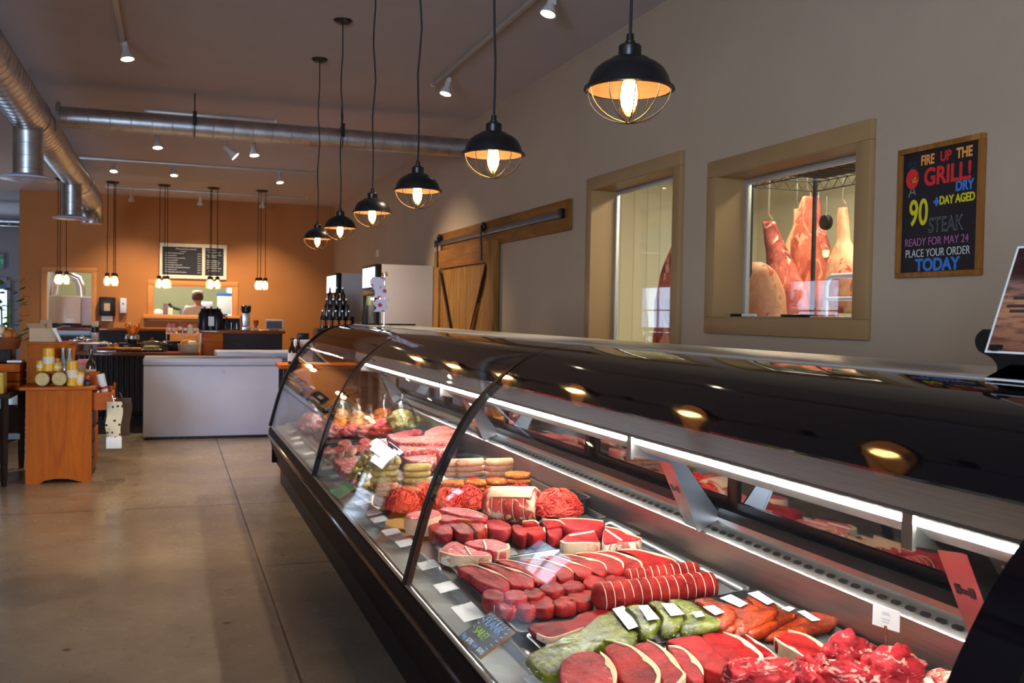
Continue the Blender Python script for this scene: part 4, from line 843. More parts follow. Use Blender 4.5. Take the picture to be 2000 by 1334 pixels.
for c_, (u0, cnt) in enumerate(((715, 4), (1010, 4))):
    for k in range(cnt): put_sausage(0, C3((u0+k*4, 805-58*k-(c_ == 0)*5))[0], .055+.034*k, .02, 'greenish herb sausage lying crosswise, %s from the bottom of the %s column' % (ORD[k], ('left', 'right')[c_]), G1)
for k in range(7): put_sausage(0, C3((530+48*k, 565))[0], .20, PI/2-.1, 'herb sausage on top of the stack, end toward the front, %s from the left' % ORD[k], G1)
for k, (u, v, h) in enumerate(((415, 705, .06), (480, 775, .045), (460, 640, .10), (545, 800, .03), (520, 700, .09), (500, 590, .16), (560, 640, .12), (600, 600, .16))): put_sausage(0, C3((u, v))[0], h, PI/2-.35+.1*math.sin(k*2), 'herb sausage at the near end of the stack, '+['lowest at the far left', 'second lowest by the glass', 'second at the far left', 'lowest by the patties', 'third up in the middle', 'topmost at the far left', 'fourth up behind the columns', 'top corner by the columns'][k], G1)
for c_, u0 in enumerate((1400, 1515, 1780)):
    for k in range(3): put_sausage(1, C3((u0+k*2, 690-52*k-c_*3))[0], .10+.036*k, .02, 'pale sausage lying crosswise, %s from the bottom, %s' % (ORD[k], ('against the black joint', 'middle column', 'column by the steel wall')[c_]), G2)
rim_tray('meat_tray', 1.0, 1.735, 5.02, 5.52, 'black tray under both kinds of stacked sausages', None, .018, paper=False)
# --- pork and ribs beyond the second joint
PK = [((760, 350), (900, 352), (1100, 330), (1330, 320), (1400, 345), (1340, 390), (1100, 405), (850, 395)), ((860, 420), (1050, 410), (1330, 385), (1390, 410), (1330, 450), (1080, 470), (880, 480)), ((740, 330), (900, 290), (1040, 270), (1080, 310), (960, 340), (800, 350)), ((1090, 300), (1200, 250), (1330, 250), (1400, 300), (1280, 325), (1130, 330))]
for i, q in enumerate(PK): steak('rib_rack' if i < 2 else 'pork_belly', C3(*q), .10+(.02 if i in (0, 3) else 0), [M_RIB, M_RIB, M_CHEEK, M_PORK][i], ['long red rib rack, upper one of the two, behind the sausages', 'long red rib rack, lower one showing its row of bones', 'dark streaked pork piece behind the upper rib rack', 'pale pork belly piece behind the ribs by the steel wall'][i], 'pork', 'pork cuts', seed=90+i*3, r=.015, base=.004, amp=.008)
for k in range(8):
    p = deck(*C3((900+60*k, 462-2*k))[0], .085); o = bpy.data.objects
    b = BM(); tube(b, [(0, -.012, 0), (0, .03, .006)], .013, 10); q = obj('rib_bone', b, M_BONE, bpy.data.objects['rib_rack.001'], smooth=60); q.location = p-bpy.data.objects['rib_rack.001'].location
for i in range(9):
    u, v = [(200, 480), (290, 470), (390, 450), (480, 450), (560, 440), (640, 430), (350, 400), (540, 390), (680, 400)][i]
    q = [(u+62*math.cos(2*PI*k/9)*(1+.1*math.sin(k*2+i)), v+32*math.sin(2*PI*k/9)) for k in range(9)]
    steak('pork_chop', C3(*q), .085+.012*(i % 3), [M_PORK, M_PALE][i % 2], 'pink pork chop in the pile left of the ribs, '+['lowest at the front glass', 'second from the front glass', 'third from the front glass', 'fourth from the front glass', 'fifth from the front glass', 'sixth, touching the ribs', 'rear left one', 'rear middle one', 'rear right one'][i], 'pork chop', 'pork chops', seed=110+i*2, sx=.3, thick=.03, fat=(0, 3), fatw=.008, base=.004)
for i, q in enumerate((((250, 545), (380, 520), (460, 530), (470, 590), (380, 640), (290, 620)), ((300, 640), (400, 610), (470, 620), (430, 690), (360, 690)), ((880, 520), (1050, 510), (1200, 520), (1160, 580), (960, 570)))): steak('pork_roast', C3(*q), .07, M_PORK, ['pink pork roast at the front edge before the herb sausages', 'mottled pork piece in front of the pork roast', 'flat pink pork piece between the sausages and ribs'][i], 'pork', 'pork cuts', seed=130+i, r=.014, base=.004, amp=.006)
rim_tray('meat_tray', 1.0, 1.735, 5.75, 6.55, 'black tray under the pork chops and rib racks', None, .018, paper=False)
# --- marinated chicken beyond
CKN = [(600, 225, M_PORK), (500, 240, M_CHICK), (330, 235, M_CHICK), (700, 235, M_PALE), (800, 225, M_CHICKG), (920, 225, M_CHICKG), (1000, 215, M_CHICKG), (250, 290, M_PORK), (420, 285, M_PALE), (560, 290, M_PORK), (230, 190, M_CHICK), (660, 290, M_CHEEK)]
for i, (u, v, m) in enumerate(CKN): blob('chicken_piece', C3((u, v))[0], .05, .075, .09, .055, m, 'raw marinated poultry piece in the far pile, %s' % ['pink one in the middle', 'orange one left of the pink one', 'orange one at the left', 'pale one right of middle', 'yellow-green one', 'yellow-green one near the steel wall', 'yellow-green one at the far right', 'pink one nearest the glass at left', 'pale one in the front row', 'pink one in the front row', 'orange one at the left rear', 'dark one in front at right'][i], 'poultry', 'marinated poultry pieces', i*3.3, .3, i)
BG = [(300, 130, M_CHICK, .11, 'orange'), (470, 140, M_CHICK, .10, 'pale orange'), (590, 150, M_CRUMB, .085, 'dark red'), (720, 130, M_CRUMB, .11, 'deep orange'), (880, 160, M_CHICKG, .12, 'green'), (30, 170, M_PORK, .11, 'pink')]
for i, (u, v, m, rr, c_) in enumerate(BG):
    p = deck(*C3((u, v+20))[0], .10); t = thing('marinade_bag', 'twisted clear bag of %s marinated meat near the far end of the case' % c_, 'bag', (p.x, p.y, dz(p.x)+.002), 0, 'twisted bags of marinated meat')
    b = BM(); bmesh.ops.create_icosphere(b, subdivisions=4, radius=1)
    for vv in b.verts: e = 1+.32*nz((vv.co.x*2.6+i, vv.co.y*2.6, vv.co.z*2.6))+.22*nz((vv.co.x*6+i, vv.co.y*6, vv.co.z*6)); vv.co = (vv.co.x*rr*.8*e, vv.co.y*rr*.95*e, (max(vv.co.z, -.75)+.75)*rr*.8)
    obj('bag_filling', b, m, t, smooth=80)
    b = BM(); lathe(b, [(rr*.88, .01), (rr*.98, rr*.5), (rr*.86, rr*.95), (rr*.62, rr*1.45), (rr*.34, rr*1.85), (rr*.14, rr*2.1), (rr*.30, rr*2.35)], 16, cap=False)
    for vv in b.verts: vv.co.x *= 1+.2*nz((vv.co.x*30, vv.co.y*30, vv.co.z*20)); vv.co.y *= 1+.2*nz((vv.co.y*30, vv.co.x*30, 4))
    obj('plastic_film', b, M_BAGF, t, smooth=80)
rim_tray('meat_tray', 1.0, 1.735, 6.6, 7.9, 'black tray under the poultry pieces and twisted bags', None, .018, paper=False)

# ================================================================== PRICE CARDS AND SIGNS
PC = [(570, 843), (577, 856), (583, 866), (604, 886), (639, 914), (656, 930), (666, 943), (707, 981), (728, 1001), (741, 1015), (764, 1039), (792, 1061), (836, 1104), (871, 1147), (914, 1196), (1058, 1332)]
cs = None
CWHERE = ['farthest, at the end of the case', 'second from the far end', 'third from the far end', 'fourth, just beyond the second glass joint', 'in front of the pork roast', 'in front of the lowest herb sausages', 'just beyond the green sale sign', 'in front of the patties', 'in front of the mince coils, upper one', 'in front of the mince coils, lower one', 'upper one beside the gold board', 'lower one beside the gold board', 'in front of the pale T-bone steak', 'in front of the first strip steak', 'wide one behind the chalk sale sign', 'at the bottom edge beside the green pack']
for i, (u, v) in enumerate(PC):
    p = at_z(u, v, .505); w, h = (.098, .066) if i != 14 else (.15, .07)
    t = thing('price_card', 'white price card clipped on the front ledge, '+CWHERE[i], 'price card', (p.x, p.y, .487), 0, 'price cards along the front ledge')
    b = BM(); box(b, (0, 0, .020), (h, w, .0016), 0, Matrix.Rotation(R(-10), 3, 'Y').to_quaternion()); obj('card', b, M_PAPER, t, smooth=0)
    b = BM(); box(b, (.012, 0, .008), (.006, w*.3, .024)); obj('card_holder', b, M_FILM, t, smooth=0)
# ---- lettering helpers (flat signs with their own plane: x right, y up, z out)
def text(s, parent, loc, size, m, name='lettering', off=0.0, align='LEFT', shear=0, sx=1, rz=0, ext=.0006):
    cu = bpy.data.curves.new(name, 'FONT'); cu.body = s; cu.size = size; cu.offset = off; cu.extrude = ext; cu.align_x = align; cu.shear = shear
    cu.materials.append(m); tmp = bpy.data.objects.new('tmp', cu); COL.objects.link(tmp); bpy.context.view_layer.update()
    me = bpy.data.meshes.new_from_object(tmp.evaluated_get(bpy.context.evaluated_depsgraph_get())); bpy.data.objects.remove(tmp); bpy.data.curves.remove(cu); me.name = name
    if not me.materials: me.materials.append(m)
    o = bpy.data.objects.new(name, me); COL.objects.link(o); o.parent = parent; o.location = loc; o.scale = (sx, 1, 1); o.rotation_euler = (0, 0, rz); return o
def strokes(parent, items, m, w, z, name='chalk_marks'):
    b = BM()
    for pts in items:
        for p, q in zip(pts, pts[1:]):
            p, q = Vector(p), Vector(q); d = (q-p); L_ = d.length
            if L_ < 1e-6: continue
            d /= L_; n = Vector((-d.y, d.x))*w/2; e = d*w*.3
            vs = [b.verts.new((a.x, a.y, z)) for a in (p-e-n, q+e-n, q+e+n, p-e+n)]; b.faces.new(vs)
    r = bmesh.ops.extrude_face_region(b, geom=b.faces[:]); bmesh.ops.translate(b, verts=[v for v in r['geom'] if isinstance(v, bmesh.types.BMVert)], vec=(0, 0, .0006))
    return obj(name, b, m, parent, smooth=0)
def plane_m(loc, x, y): x, y = Vector(x).normalized(), Vector(y).normalized(); z = x.cross(y); return Matrix(((x.x, y.x, z.x, loc[0]), (x.y, y.y, z.y, loc[1]), (x.z, y.z, z.z, loc[2]), (0, 0, 0, 1)))
def ink(name, r, g, b_): return plain(name, srgb(r, g, b_), .8, var=.03)
CH_W, CH_O, CH_R, CH_B, CH_Y, CH_G, CH_P, CH_LB, CH_GY = ink('white_chalk', 226, 226, 224), ink('orange_chalk', 250, 160, 70), ink('red_chalk', 226, 44, 40), ink('blue_chalk', 66, 126, 206), ink('yellow_chalk', 222, 206, 30), ink('lime_chalk', 176, 214, 60), ink('mauve_chalk', 196, 110, 160), ink('light_blue_chalk', 130, 180, 224), ink('grey_chalk', 140, 140, 146)
M_BOARD = plain('blackboard', (.010, .009, .014, 1), .6, var=.2)
M_SIGNW = wood('sign_frame_wood', srgb(130, 78, 32), srgb(180, 120, 56), 'y', 6)

# sale sign on the ledge
p = at_z(948, 1238, .53)
t = thing('sale_sign', 'small chalk sale sign with wooden edge leaning on the front ledge', 'sign', (0, 0, 0))
nrm = Vector((-.50, -.14, .85)).normalized(); xd = Vector((0, -1, 0)); xd = (xd-nrm*xd.dot(nrm)).normalized(); xd = (Matrix.Rotation(R(4), 3, nrm) @ xd); yd = nrm.cross(xd)
t.matrix_world = plane_m(p, xd, yd)
b = BM(); box(b, (0, 0, -.004), (.150, .120, .008), .001); obj('board', b, M_SIGNW, t)
b = BM(); box(b, (0, 0, .0004), (.146, .116, .0012)); obj('chalk_face', b, plain('hazed_chalk_face', (.15, .16, .17, 1), .6, var=.2), t)  # face colour lightened to grey to include the haze over the board
text('FLANK', t, (-.058, .018, .0014), .042, CH_LB, off=-.0004, sx=.82); text('SALE!', t, (-.05, -.020, .0014), .038, CH_G, off=-.0004, sx=.8)
text('Reg.', t, (-.066, -.050, .0014), .020, CH_LB, sx=.8); text('$795', t, (-.034, -.052, .0014), .022, CH_W, sx=.75); text('Sale', t, (.004, -.050, .0014), .020, CH_LB, sx=.8); text('$695', t, (.036, -.052, .0014), .022, CH_W, sx=.75)
strokes(t, [[(-.066+.017*k, .048+.003*(k % 2)), (-.060+.017*k, .055)] for k in range(8)]+[[(.058, .036-.016*k), (.068, .040-.017*k)] for k in range(5)]+[[(-.068, .030-.017*k), (-.060, .026-.017*k)] for k in range(3)], CH_W, .0022, .0010)
p = at_z(668, 956, .52)
t = thing('sale_sign', 'small green sale sign on the front ledge before the herb sausages', 'sign', (0, 0, 0)); t.matrix_world = plane_m(p, xd, yd)
b = BM(); box(b, (0, 0, -.003), (.15, .10, .006), .001); obj('board', b, M_SIGNW, t)
b = BM(); box(b, (0, 0, .0004), (.146, .096, .0012)); obj('chalk_face', b, ink('pale_green_face', 120, 190, 140), t)
strokes(t, [[(-.05+.02*k, .0), (-.04+.02*k, .03)] for k in range(5)], CH_Y, .006, .001)
# card on a wire clip
p = deck(1728, 1300, .02); q = at_x(1731, 1207, p.x)
t = thing('price_card', 'white price card held upright on a wire clip above the beef chunks', 'price card', (p.x, p.y, dz(p.x)+.003))
b = BM(); lathe(b, [(.002, 0), (.022, 0), (.022, .003), (.002, .005)], 20); tube(b, [(0, 0, .003), (0, 0, q.z-t.location.z-.028)], .0012, 6); obj('clip_stand', b, M_STEELP, t)
cz = q.z-t.location.z; xd2 = Vector((.25, -.97, 0)).normalized()
b = BM(); box(b, (0, 0, 0), (.076, .001, .052)); bmesh.ops.transform(b, matrix=plane_m((0, 0, cz), xd2, (0, 0, 1)) @ Matrix.Rotation(R(90), 4, 'X'), verts=b.verts); cd = obj('card', b, plain('grey_white_card', srgb(176, 174, 172), .6, var=.02), t, smooth=0)
o = strokes(t, [[(-.008, .012), (.008, .012)], [(-.011, .008), (.011, .008)], [(-.011, -.004), (-.002, -.004)], [(.001, -.004), (.011, -.004)], [(-.009, -.011), (-.003, -.011)], [(0, -.011), (.008, -.011)]], CH_GY, .003, .0008, 'printed_lines'); o.matrix_local = plane_m((0, 0, cz), xd2, (0, 0, 1))
b = BM(); box(b, (0, 0, cz-.03), (.006, .008, .022), .001); obj('clip', b, plain('copper_clip', srgb(120, 70, 50), .4, .5), t)

# chalk poster on the right wall
t = thing('chalkboard_sign', 'wood-framed blackboard with colourful chalk lettering on the right wall', 'sign', mat4=plane_m((XW, 3.092, 1.881), (0, -1, 0), (0, 0, 1)))
HW, HH = .226, .268
for nm, a, c_ in (('frame_rail', (-HW, HH-.022, .001), (HW, HH, .024)), ('frame_rail', (-HW, -HH, .001), (HW, -HH+.022, .024)), ('frame_rail', (-HW, -HH+.022, .001), (-HW+.022, HH-.022, .024)), ('frame_rail', (HW-.022, -HH+.022, .001), (HW, HH-.022, .024))):
    b = BM(); box2(b, a, c_, .002); obj(nm, b, M_SIGNW, t)
b = BM(); box2(b, (-HW+.02, -HH+.02, .001), (HW-.02, HH-.02, .010)); obj('board', b, M_BOARD, t)
Z_ = .0105
text('FIRE', t, (-.105, .190, Z_), .056, CH_O, off=.0016, sx=.72); text('UP', t, (.000, .192, Z_), .056, CH_R, off=.0014, sx=.85); text('THE', t, (.085, .192, Z_), .056, CH_O, off=.002, sx=.78)
text('GRILL!', t, (-.085, .105, Z_), .098, CH_R, off=.0030, sx=.90)
text('DRY', t, (.085, .065, Z_), .054, CH_B, off=.0022, sx=.85)
text('90', t, (-.165, -.052, Z_), .150, CH_Y, off=.0022, sx=.72)
text('+', t, (-.030, .012, Z_), .06, CH_B, off=.003); text('DAY AGED', t, (.002, .020, Z_), .046, CH_Y, off=.0016, sx=.80)
text('STEAK', t, (-.055, -.088, Z_), .086, CH_GY, off=.0004, sx=.74); text('STEAK', t, (-.055, -.088, Z_+.0010), .086, M_BOARD, 'lettering', off=-.0016, sx=.74)
text('READY FOR MAY 24', t, (-.185, -.138, Z_), .046, CH_P, off=-.0004, sx=.84)
text('PLACE YOUR ORDER', t, (-.180, -.184, Z_), .046, CH_W, off=-.0004, sx=.80)
text('TODAY', t, (-.12, -.240, Z_), .068, CH_B, off=.0026, sx=1.0)
b = BM(); lathe(b, [(.001, 0), (.036, 0), (.036, .0007), (.001, .0007)], 24, (-.150, .140, Z_)); g = obj('drawn_grill', b, CH_R, t)
for v in g.data.vertices: v.co.y = .140+(v.co.y-.140)*1.15
strokes(t, [[(-.158, .128), (-.128, .128), (-.118, .150), (-.126, .136), (-.132, .148), (-.140, .134), (-.158, .128)]], CH_O, .006, Z_+.0008)
strokes(t, [[(-.155, .100), (-.168, .068)], [(-.142, .100), (-.132, .074)], [(-.160, .084), (-.138, .084)]], CH_GY, .005, Z_)
strokes(t, [[(-.165, .186), (-.172, .200), (-.165, .212), (-.156, .206), (-.160, .198)], [(-.150, .184), (-.135, .190), (-.130, .204), (-.140, .210), (-.145, .202)], [(-.165, .186), (-.150, .180), (-.138, .178)]], ink('dull_blue_chalk', 40, 66, 96), .005, Z_)

# easel sign and label strips on the case top
P0 = at_z(1928, 738, 1.326); ex = P0.x
t = thing('table_easel', 'black carved table easel standing on the case top, holding the photo card', 'easel', (ex, P0.y-.13, 1.325))
b = BM(); sh = [(.132, .0), (.112, .0), (.10, .022), (.115, .040), (.146, .052), (.156, .072), (.146, .088), (.130, .094), (.124, .074), (.118, .062), (.06, .052)]
prism(b, [(y, z) for y, z in smooth_poly([Vector(p) for p in sh], 3, False)]+[(-.06, .052), (-.118, .062), (-.124, .074), (-.13, .094), (-.146, .088), (-.156, .072), (-.146, .052), (-.115, .04), (-.10, .022), (-.112, 0), (-.132, 0), (-.07, .03), (.07, .03)], -.007, .007, 'yz'); obj('front_scroll', b, M_BLACK, t)
b = BM(); tube(b, [(.004, .03, .04), (.075, .03, .19)], .006, 8); tube(b, [(.004, -.03, .04), (.075, -.03, .19)], .006, 8); tube(b, [(.07, 0, .18), (.14, 0, .003)], .006, 8); tube(b, [(.075, .03, .19), (.075, -.03, .19)], .006, 8); obj('rear_leg', b, M_BLACK, t)
for s in (-1, 1):
    b = BM(); box(b, (-.014, s*.09, .060), (.036, .016, .012), .003); obj('ledge_peg', b, M_BLACK, t)
M_PHOTO, N, L, B = mat('rail_photo_print')
v = coords(N, L, (1, 1, 1), False); sp_ = N.new('ShaderNodeSeparateXYZ'); L.new(v, sp_.inputs[0]); gd = N.new('ShaderNodeMath'); gd.operation = 'MULTIPLY_ADD'; gd.inputs[1].default_value = 4.4; gd.inputs[2].default_value = .5
L.new(sp_.outputs[1], gd.inputs[0]); nn = tex_noise(N, L, coords(N, L, (6, 40, 6), False), 2, 4)
L.new(mixc(N, L, ramp(N, L, nn, [(.45, (0, 0, 0, 1)), (.6, (.7, .7, .7, 1))]), ramp(N, L, gd.outputs[0], [(0, srgb(130, 76, 60)), (.45, srgb(196, 140, 100)), (.62, srgb(150, 110, 100)), (.72, srgb(60, 34, 34)), (1, srgb(44, 24, 28))]), srgb(70, 44, 44)), B.inputs['Base Color']); B.inputs['Roughness'].default_value = .12
ty = Vector((.36, 0, 1)).normalized()
t = thing('photo_card', 'laminated photo contest card with white edge leaning on the black easel', 'sign', mat4=plane_m((ex+.02, P0.y-.19, 1.476), (0, -1, 0), ty))
b = BM(); box(b, (0, 0, 0), (.36, .215, .003)); obj('card', b, M_PHOTO, t, smooth=0)
b = BM()
for a, c_ in (((-.18, .104, .0016), (.18, .108, .0024)), ((-.18, -.108, .0016), (.18, -.104, .0024)), ((-.18, -.104, .0016), (-.176, .104, .0024)), ((.176, -.104, .0016), (.18, .104, .0024))): box2(b, a, c_)
obj('white_edge', b, M_PAPER, t, smooth=0)
text('Insta', t, (-.118, .076, .0018), .024, CH_W, shear=.3, sx=.8); text('PHOTO', t, (-.132, .046, .0018), .034, CH_W, off=-.0006, sx=.62); text('#Ry', t, (-.120, .034, .0018), .010, CH_W, sx=.9)
strokes(t, [[(-.134, .076), (-.129, .086), (-.124, .076), (-.134, .076)]], CH_R, .004, .0018, 'printed_drop')
strokes(t, [[(-.15+.07*k, .002), (-.10+.07*k, .002)] for k in range(4)]+[[(-.16+.075*k, -.014), (-.10+.075*k, -.014)] for k in range(4)]+[[(-.15+.075*k, -.024), (-.11+.075*k, -.024)] for k in range(4)], ink('brown_print', 66, 44, 40), .006, .0018, 'printed_lines')
for i, (u, v, l) in enumerate(((1889, 731, 'white label strip lying on the case top beside the easel foot'), (1978, 741, 'white label strip lying on the case top under the photo card'))):
    p = at_z(u, v, 1.328); b = BM(); box(b, (0, 0, 0), (.04, .09, .003)); tag(obj('label_strip', b, M_PAPER, None, (p.x, p.y, 1.3265), smooth=0), l, 'label', 'label strips on the case top')
# tag stand at the far end of the case top
p = at_z(750, 637, 1.336); t = thing('tag_stand', 'chrome pole stand with hanging pink and white tag sheets on the case top', 'display stand', (p.x, p.y, 1.336))
top = at_y(752, 535, p.y).z-1.336
b = BM(); lathe(b, [(.003, 0), (.05, 0), (.05, .006), (.006, .012)], 24); tube(b, [(0, 0, .008), (0, 0, top)], .006, 8); obj('pole', b, M_STEELP, t)
M_TAGS, N, L, B = mat('pink_speckled_tags'); vv = coords(N, L); vo = N.new('ShaderNodeTexVoronoi'); vo.inputs['Scale'].default_value = 22; L.new(vv, vo.inputs['Vector']); L.new(ramp(N, L, vo.outputs['Distance'], [(.25, srgb(206, 60, 80)), (.42, srgb(222, 214, 230))]), B.inputs['Base Color']); B.inputs['Roughness'].default_value = .4
for j, (z0, z1, s) in enumerate(((.10, top*.52, 1), (top*.54, top*.93, -1))):
    b = BM(); pts = [(-.07+.012*s*k/4+.016*math.sin(k*1.1), z0+(z1-z0)*k/6) for k in range(7)]
    loft(b, [[(x-.01, -.012-.004*k, z), (x+.075, -.02-.004*k, z), (x+.075, -.017-.004*k, z), (x-.01, -.009-.004*k, z)] for k, (x, z) in enumerate(pts)]); obj('tag_sheet', b, M_TAGS, t, smooth=60)
b = BM(); [ring(b, (-.02+.03*k, -.01, top), (1, 0, .3), .016, .003, 14, 5) for k in range(2)]; obj('ring', b, plain('brass', srgb(196, 150, 70), .25, .9), t)
# remote and pen on the sill of the wall window
for (a, c_, m, l, cat) in ((1415, 1448, M_BLACK, 'black marker lying at the far end of the window sill', 'marker'), (1450, 1476, M_PAPER, 'white marker lying on the window sill beside the black one', 'marker'), (1532, 1574, M_BLACK, 'small black tray on the middle of the window sill', 'tray')):
    pa, pb = at_x(a, 621, 2.99), at_x(c_, 621, 2.99); b = BM()
    if cat == 'marker': tube(b, [(0, (pa.y-pb.y)/2, .008), (0, -(pa.y-pb.y)/2, .008)], .008, 8)
    else: box(b, (0, 0, .008), (.05, pa.y-pb.y, .016), .004)
    tag(obj('window_'+cat if cat == 'tray' else cat, b, m, None, (2.99, (pa.y+pb.y)/2, 1.4435)), l, cat)

# ================================================================== BARN DOOR
t = thing('barn_door', 'knotty pine sliding barn door with dark V brace on the right wall', 'door', (XW, 9.64, 0))
DY0, DY1, DZ1 = 8.56, 10.72, 2.13
xf = XW-.075
b = BM()
n = 9
for k in range(n):
    a = DY0+.02+(DY1-DY0-.04)*k/n; c_ = DY0+.02+(DY1-DY0-.04)*(k+1)/n-.006; box2(b, (xf+.03, a, .03), (xf+.055, c_, DZ1-.02), .002)
obj('door_planks', b, M_PINE, t, world=True)
for nm, a, c_, m in (('side_stile', (xf, DY0, .02), (xf+.06, DY0+.20, DZ1), M_PINE), ('side_stile', (xf, DY1-.20, .02), (xf+.06, DY1, DZ1), M_PINE), ('top_rail', (xf, DY0+.2, DZ1-.20), (xf+.03, DY1-.2, DZ1), M_PINEH), ('bottom_rail', (xf, DY0+.2, .02), (xf+.03, DY1-.2, .22), M_PINEH)):
    b = BM(); box2(b, a, c_, .003); obj(nm, b, m, t, world=True)
for s in (0, 1):
    ya, yb = (DY0+.24, DY0+.98) if s == 0 else (DY1-.24, DY0+1.18)
    b = BM(); tube(b, [(xf+.012, ya, DZ1-.22), (xf+.012, yb, .9)], .018, 6); obj('brace_edge', b, M_DKWOOD, t, world=True)
    w_ = -.09 if s == 0 else .09
    b = BM(); prism(b, [(ya+w_*.3, DZ1-.2), (ya+.10*(1 if s == 0 else -1)+w_, DZ1-.2), (yb+w_, .9), (yb, .9)], xf+.004, xf+.028, 'yz'); obj('brace', b, M_PINE, t, world=True)
t2 = thing('door_track', 'black steel barn door track on a pine header board', 'door track', (XW, 8.7, 2.09))
b = BM(); box2(b, (XW-.030, 6.865, 2.09), (XW-.001, 10.62, 2.33), .003); obj('header_board', b, M_PINEH, t2, world=True)
b = BM(); box2(b, (XW-.058, 6.97, 2.195), (XW-.046, 10.70, 2.245), .002)
for y in (7.0, 7.9, 8.8, 9.7, 10.55): tube(b, [(XW-.046, y, 2.22), (XW-.03, y, 2.22)], .012, 8)
obj('steel_rail', b, plain('grey_steel_rail', (.16, .15, .16, 1), .35, .7), t2, world=True)
for y in (6.96, 10.70): b = BM(); box2(b, (XW-.075, y-.03, 2.185), (XW-.04, y+.03, 2.26), .005); obj('end_stop', b, M_BLACK, t2, world=True)
for y in (8.93, 10.55):
    b = BM(); lathe(b, [(.004, -.012), (.045, -.012), (.048, -.006), (.04, 0), (.048, .006), (.045, .012), (.004, .012)], 20, (XW-.062, y, 2.275), axis='x'); box2(b, (XW-.088, y-.022, 1.95), (XW-.080, y+.022, 2.29), .002); tube(b, [(XW-.09, y, 2.275), (XW-.05, y, 2.275)], .012, 8)
    obj('roller_strap', b, M_BLACK, t, world=True)
b = BM(); box2(b, (XW-.02, 14.2, 2.26), (XW-.001, 14.32, 2.36), .004); t = tag(obj('wall_thermostat', b, M_CREAM), 'small pale thermostat box on the right wall above the far fridge', 'thermostat')

# ================================================================== COLD ROOM CONTENTS
Ys = 5.35; px0 = at_y(1468, 365, Ys); px1 = at_y(1592, 374, Ys); zs = px1.z+.03
t = thing('wire_shelf', 'black wire shelving rack inside the cold room window', 'shelf', (px0.x+.1, 4.6, 0))
X0, X1, YA, YB_ = px0.x, px1.x, 3.2, Ys
for x, y in ((X0, YB_), (X1, YB_), (X0, YA), (X1, YA)):
    b = BM(); tube(b, [(x, y, 0), (x, y, zs+.25)], .015, 10); lathe(b, [(.003, 0), (.022, 0), (.022, .02), (.003, .02)], 12, (x, y, 0)); obj('post', b, M_WIRE, t, world=True)
b = BM()
for z in (zs+.03, zs-.03):
    for p, q in (((X0, YA), (X1, YA)), ((X1, YA), (X1, YB_)), ((X1, YB_), (X0, YB_)), ((X0, YB_), (X0, YA))): tube(b, [(*p, z), (*q, z)], .004, 6)
for p, q in (((X0, YB_), (X1, YB_)), ((X1, YB_), (X1, YA)), ((X0, YA), (X0, YB_))):
    p, q = Vector((*p, 0)), Vector((*q, 0)); n = int((q-p).length/.045); tube(b, [p+(q-p)*k/n+Vector((0, 0, zs+(.03 if k % 2 else -.03))) for k in range(n+1)], .0028, 5)
for k in range(26): y = YA+(YB_-YA)*k/25; tube(b, [(X0, y, zs+.03), (X1, y, zs+.03)], .0028, 5)
obj('wire_tier', b, M_WIRE, t, world=True)
b = BM(); box2(b, (X0+.03, YA+.05, zs+.038), (X1-.03, YB_-.12, zs+.045)); tag(obj('shelf_tray', b, M_WIRE), 'dark tray lying on top of the black wire shelf', 'tray')
for i in range(4):
    p = Vector((X0+.12+.13*i, YB_-.5-.35*i, zs+.05)); b = BM(); bmesh.ops.create_icosphere(b, subdivisions=3, radius=1)
    for v in b.verts: e = 1+.3*nz((v.co.x*2+i, v.co.y*2, v.co.z*2)); v.co = (v.co.x*.10*e, v.co.y*.14*e, (v.co.z+.6)*.05*e)
    tag(obj('wrapped_cut', b, [M_BEEFD, M_CHICKG, M_FATM, M_BURGER][i], None, p), 'wrapped meat cut on the wire shelf tray, %s from the far end' % ORD[i], 'meat', 'wrapped cuts on the wire shelf')
HZ = None
def carcass(name, path, radii, m, label, flat=.8, seed=0, amp=.16, hook=True, hookz=.25, group='hanging meat in the cold room'):
    P = smooth_poly([Vector(p) for p in path], 5, False) if False else None
    pts = [Vector(p) for p in path]; C_ = []; Rr = []
    for i in range(len(pts)-1):
        for s in range(5):
            t_ = s/5; p0, p1, p2, p3 = pts[max(i-1, 0)], pts[i], pts[i+1], pts[min(i+2, len(pts)-1)]
            C_.append(.5*((2*p1)+(p2-p0)*t_+(2*p0-5*p1+4*p2-p3)*t_*t_+(3*p1-p0-3*p2+p3)*t_**3)); Rr.append(radii[i]*(1-t_)+radii[i+1]*t_)
    C_.append(pts[-1]); Rr.append(radii[-1]); o0 = pts[0]; rings = []
    for c_, r in zip(C_, Rr):
        rings.append([c_-o0+Vector((math.cos(2*PI*k/22)*r*flat, math.sin(2*PI*k/22)*r, 0))*(1+amp*nz((math.cos(2*PI*k/22)*1.6+seed, math.sin(2*PI*k/22)*1.6, c_.z*6))) for k in range(22)])
    b = BM(); loft(b, rings); o = obj(name, b, m, None, o0, smooth=80); tag(o, label, 'meat', group)
    if hook:
        hookz = 2.835-o0.z
        b = BM(); tube(b, [(.0, 0, -.04), (.03, 0, -.02), (.03, 0, .03), (0, 0, .06), (0, 0, hookz-.03), (.02, .0, hookz), (.05, 0, hookz-.01), (.055, 0, hookz-.05)], .007, 8); obj('meat_hook', b, M_STEELP, o)
    return o
def cx(u, v, X): return at_x(u, v, X)
p = [cx(1501, 434, 4.1), cx(1509, 462, 4.1), cx(1519, 500, 4.1), cx(1533, 550, 4.1), cx(1545, 620, 4.1), cx(1548, 690, 4.1)]
carcass('beef_shank', p, [.055, .07, .10, .14, .17, .12], M_CARCD, 'dark shank of beef hanging with its red cut end up, left in the wall window', hookz=HZ, seed=1)
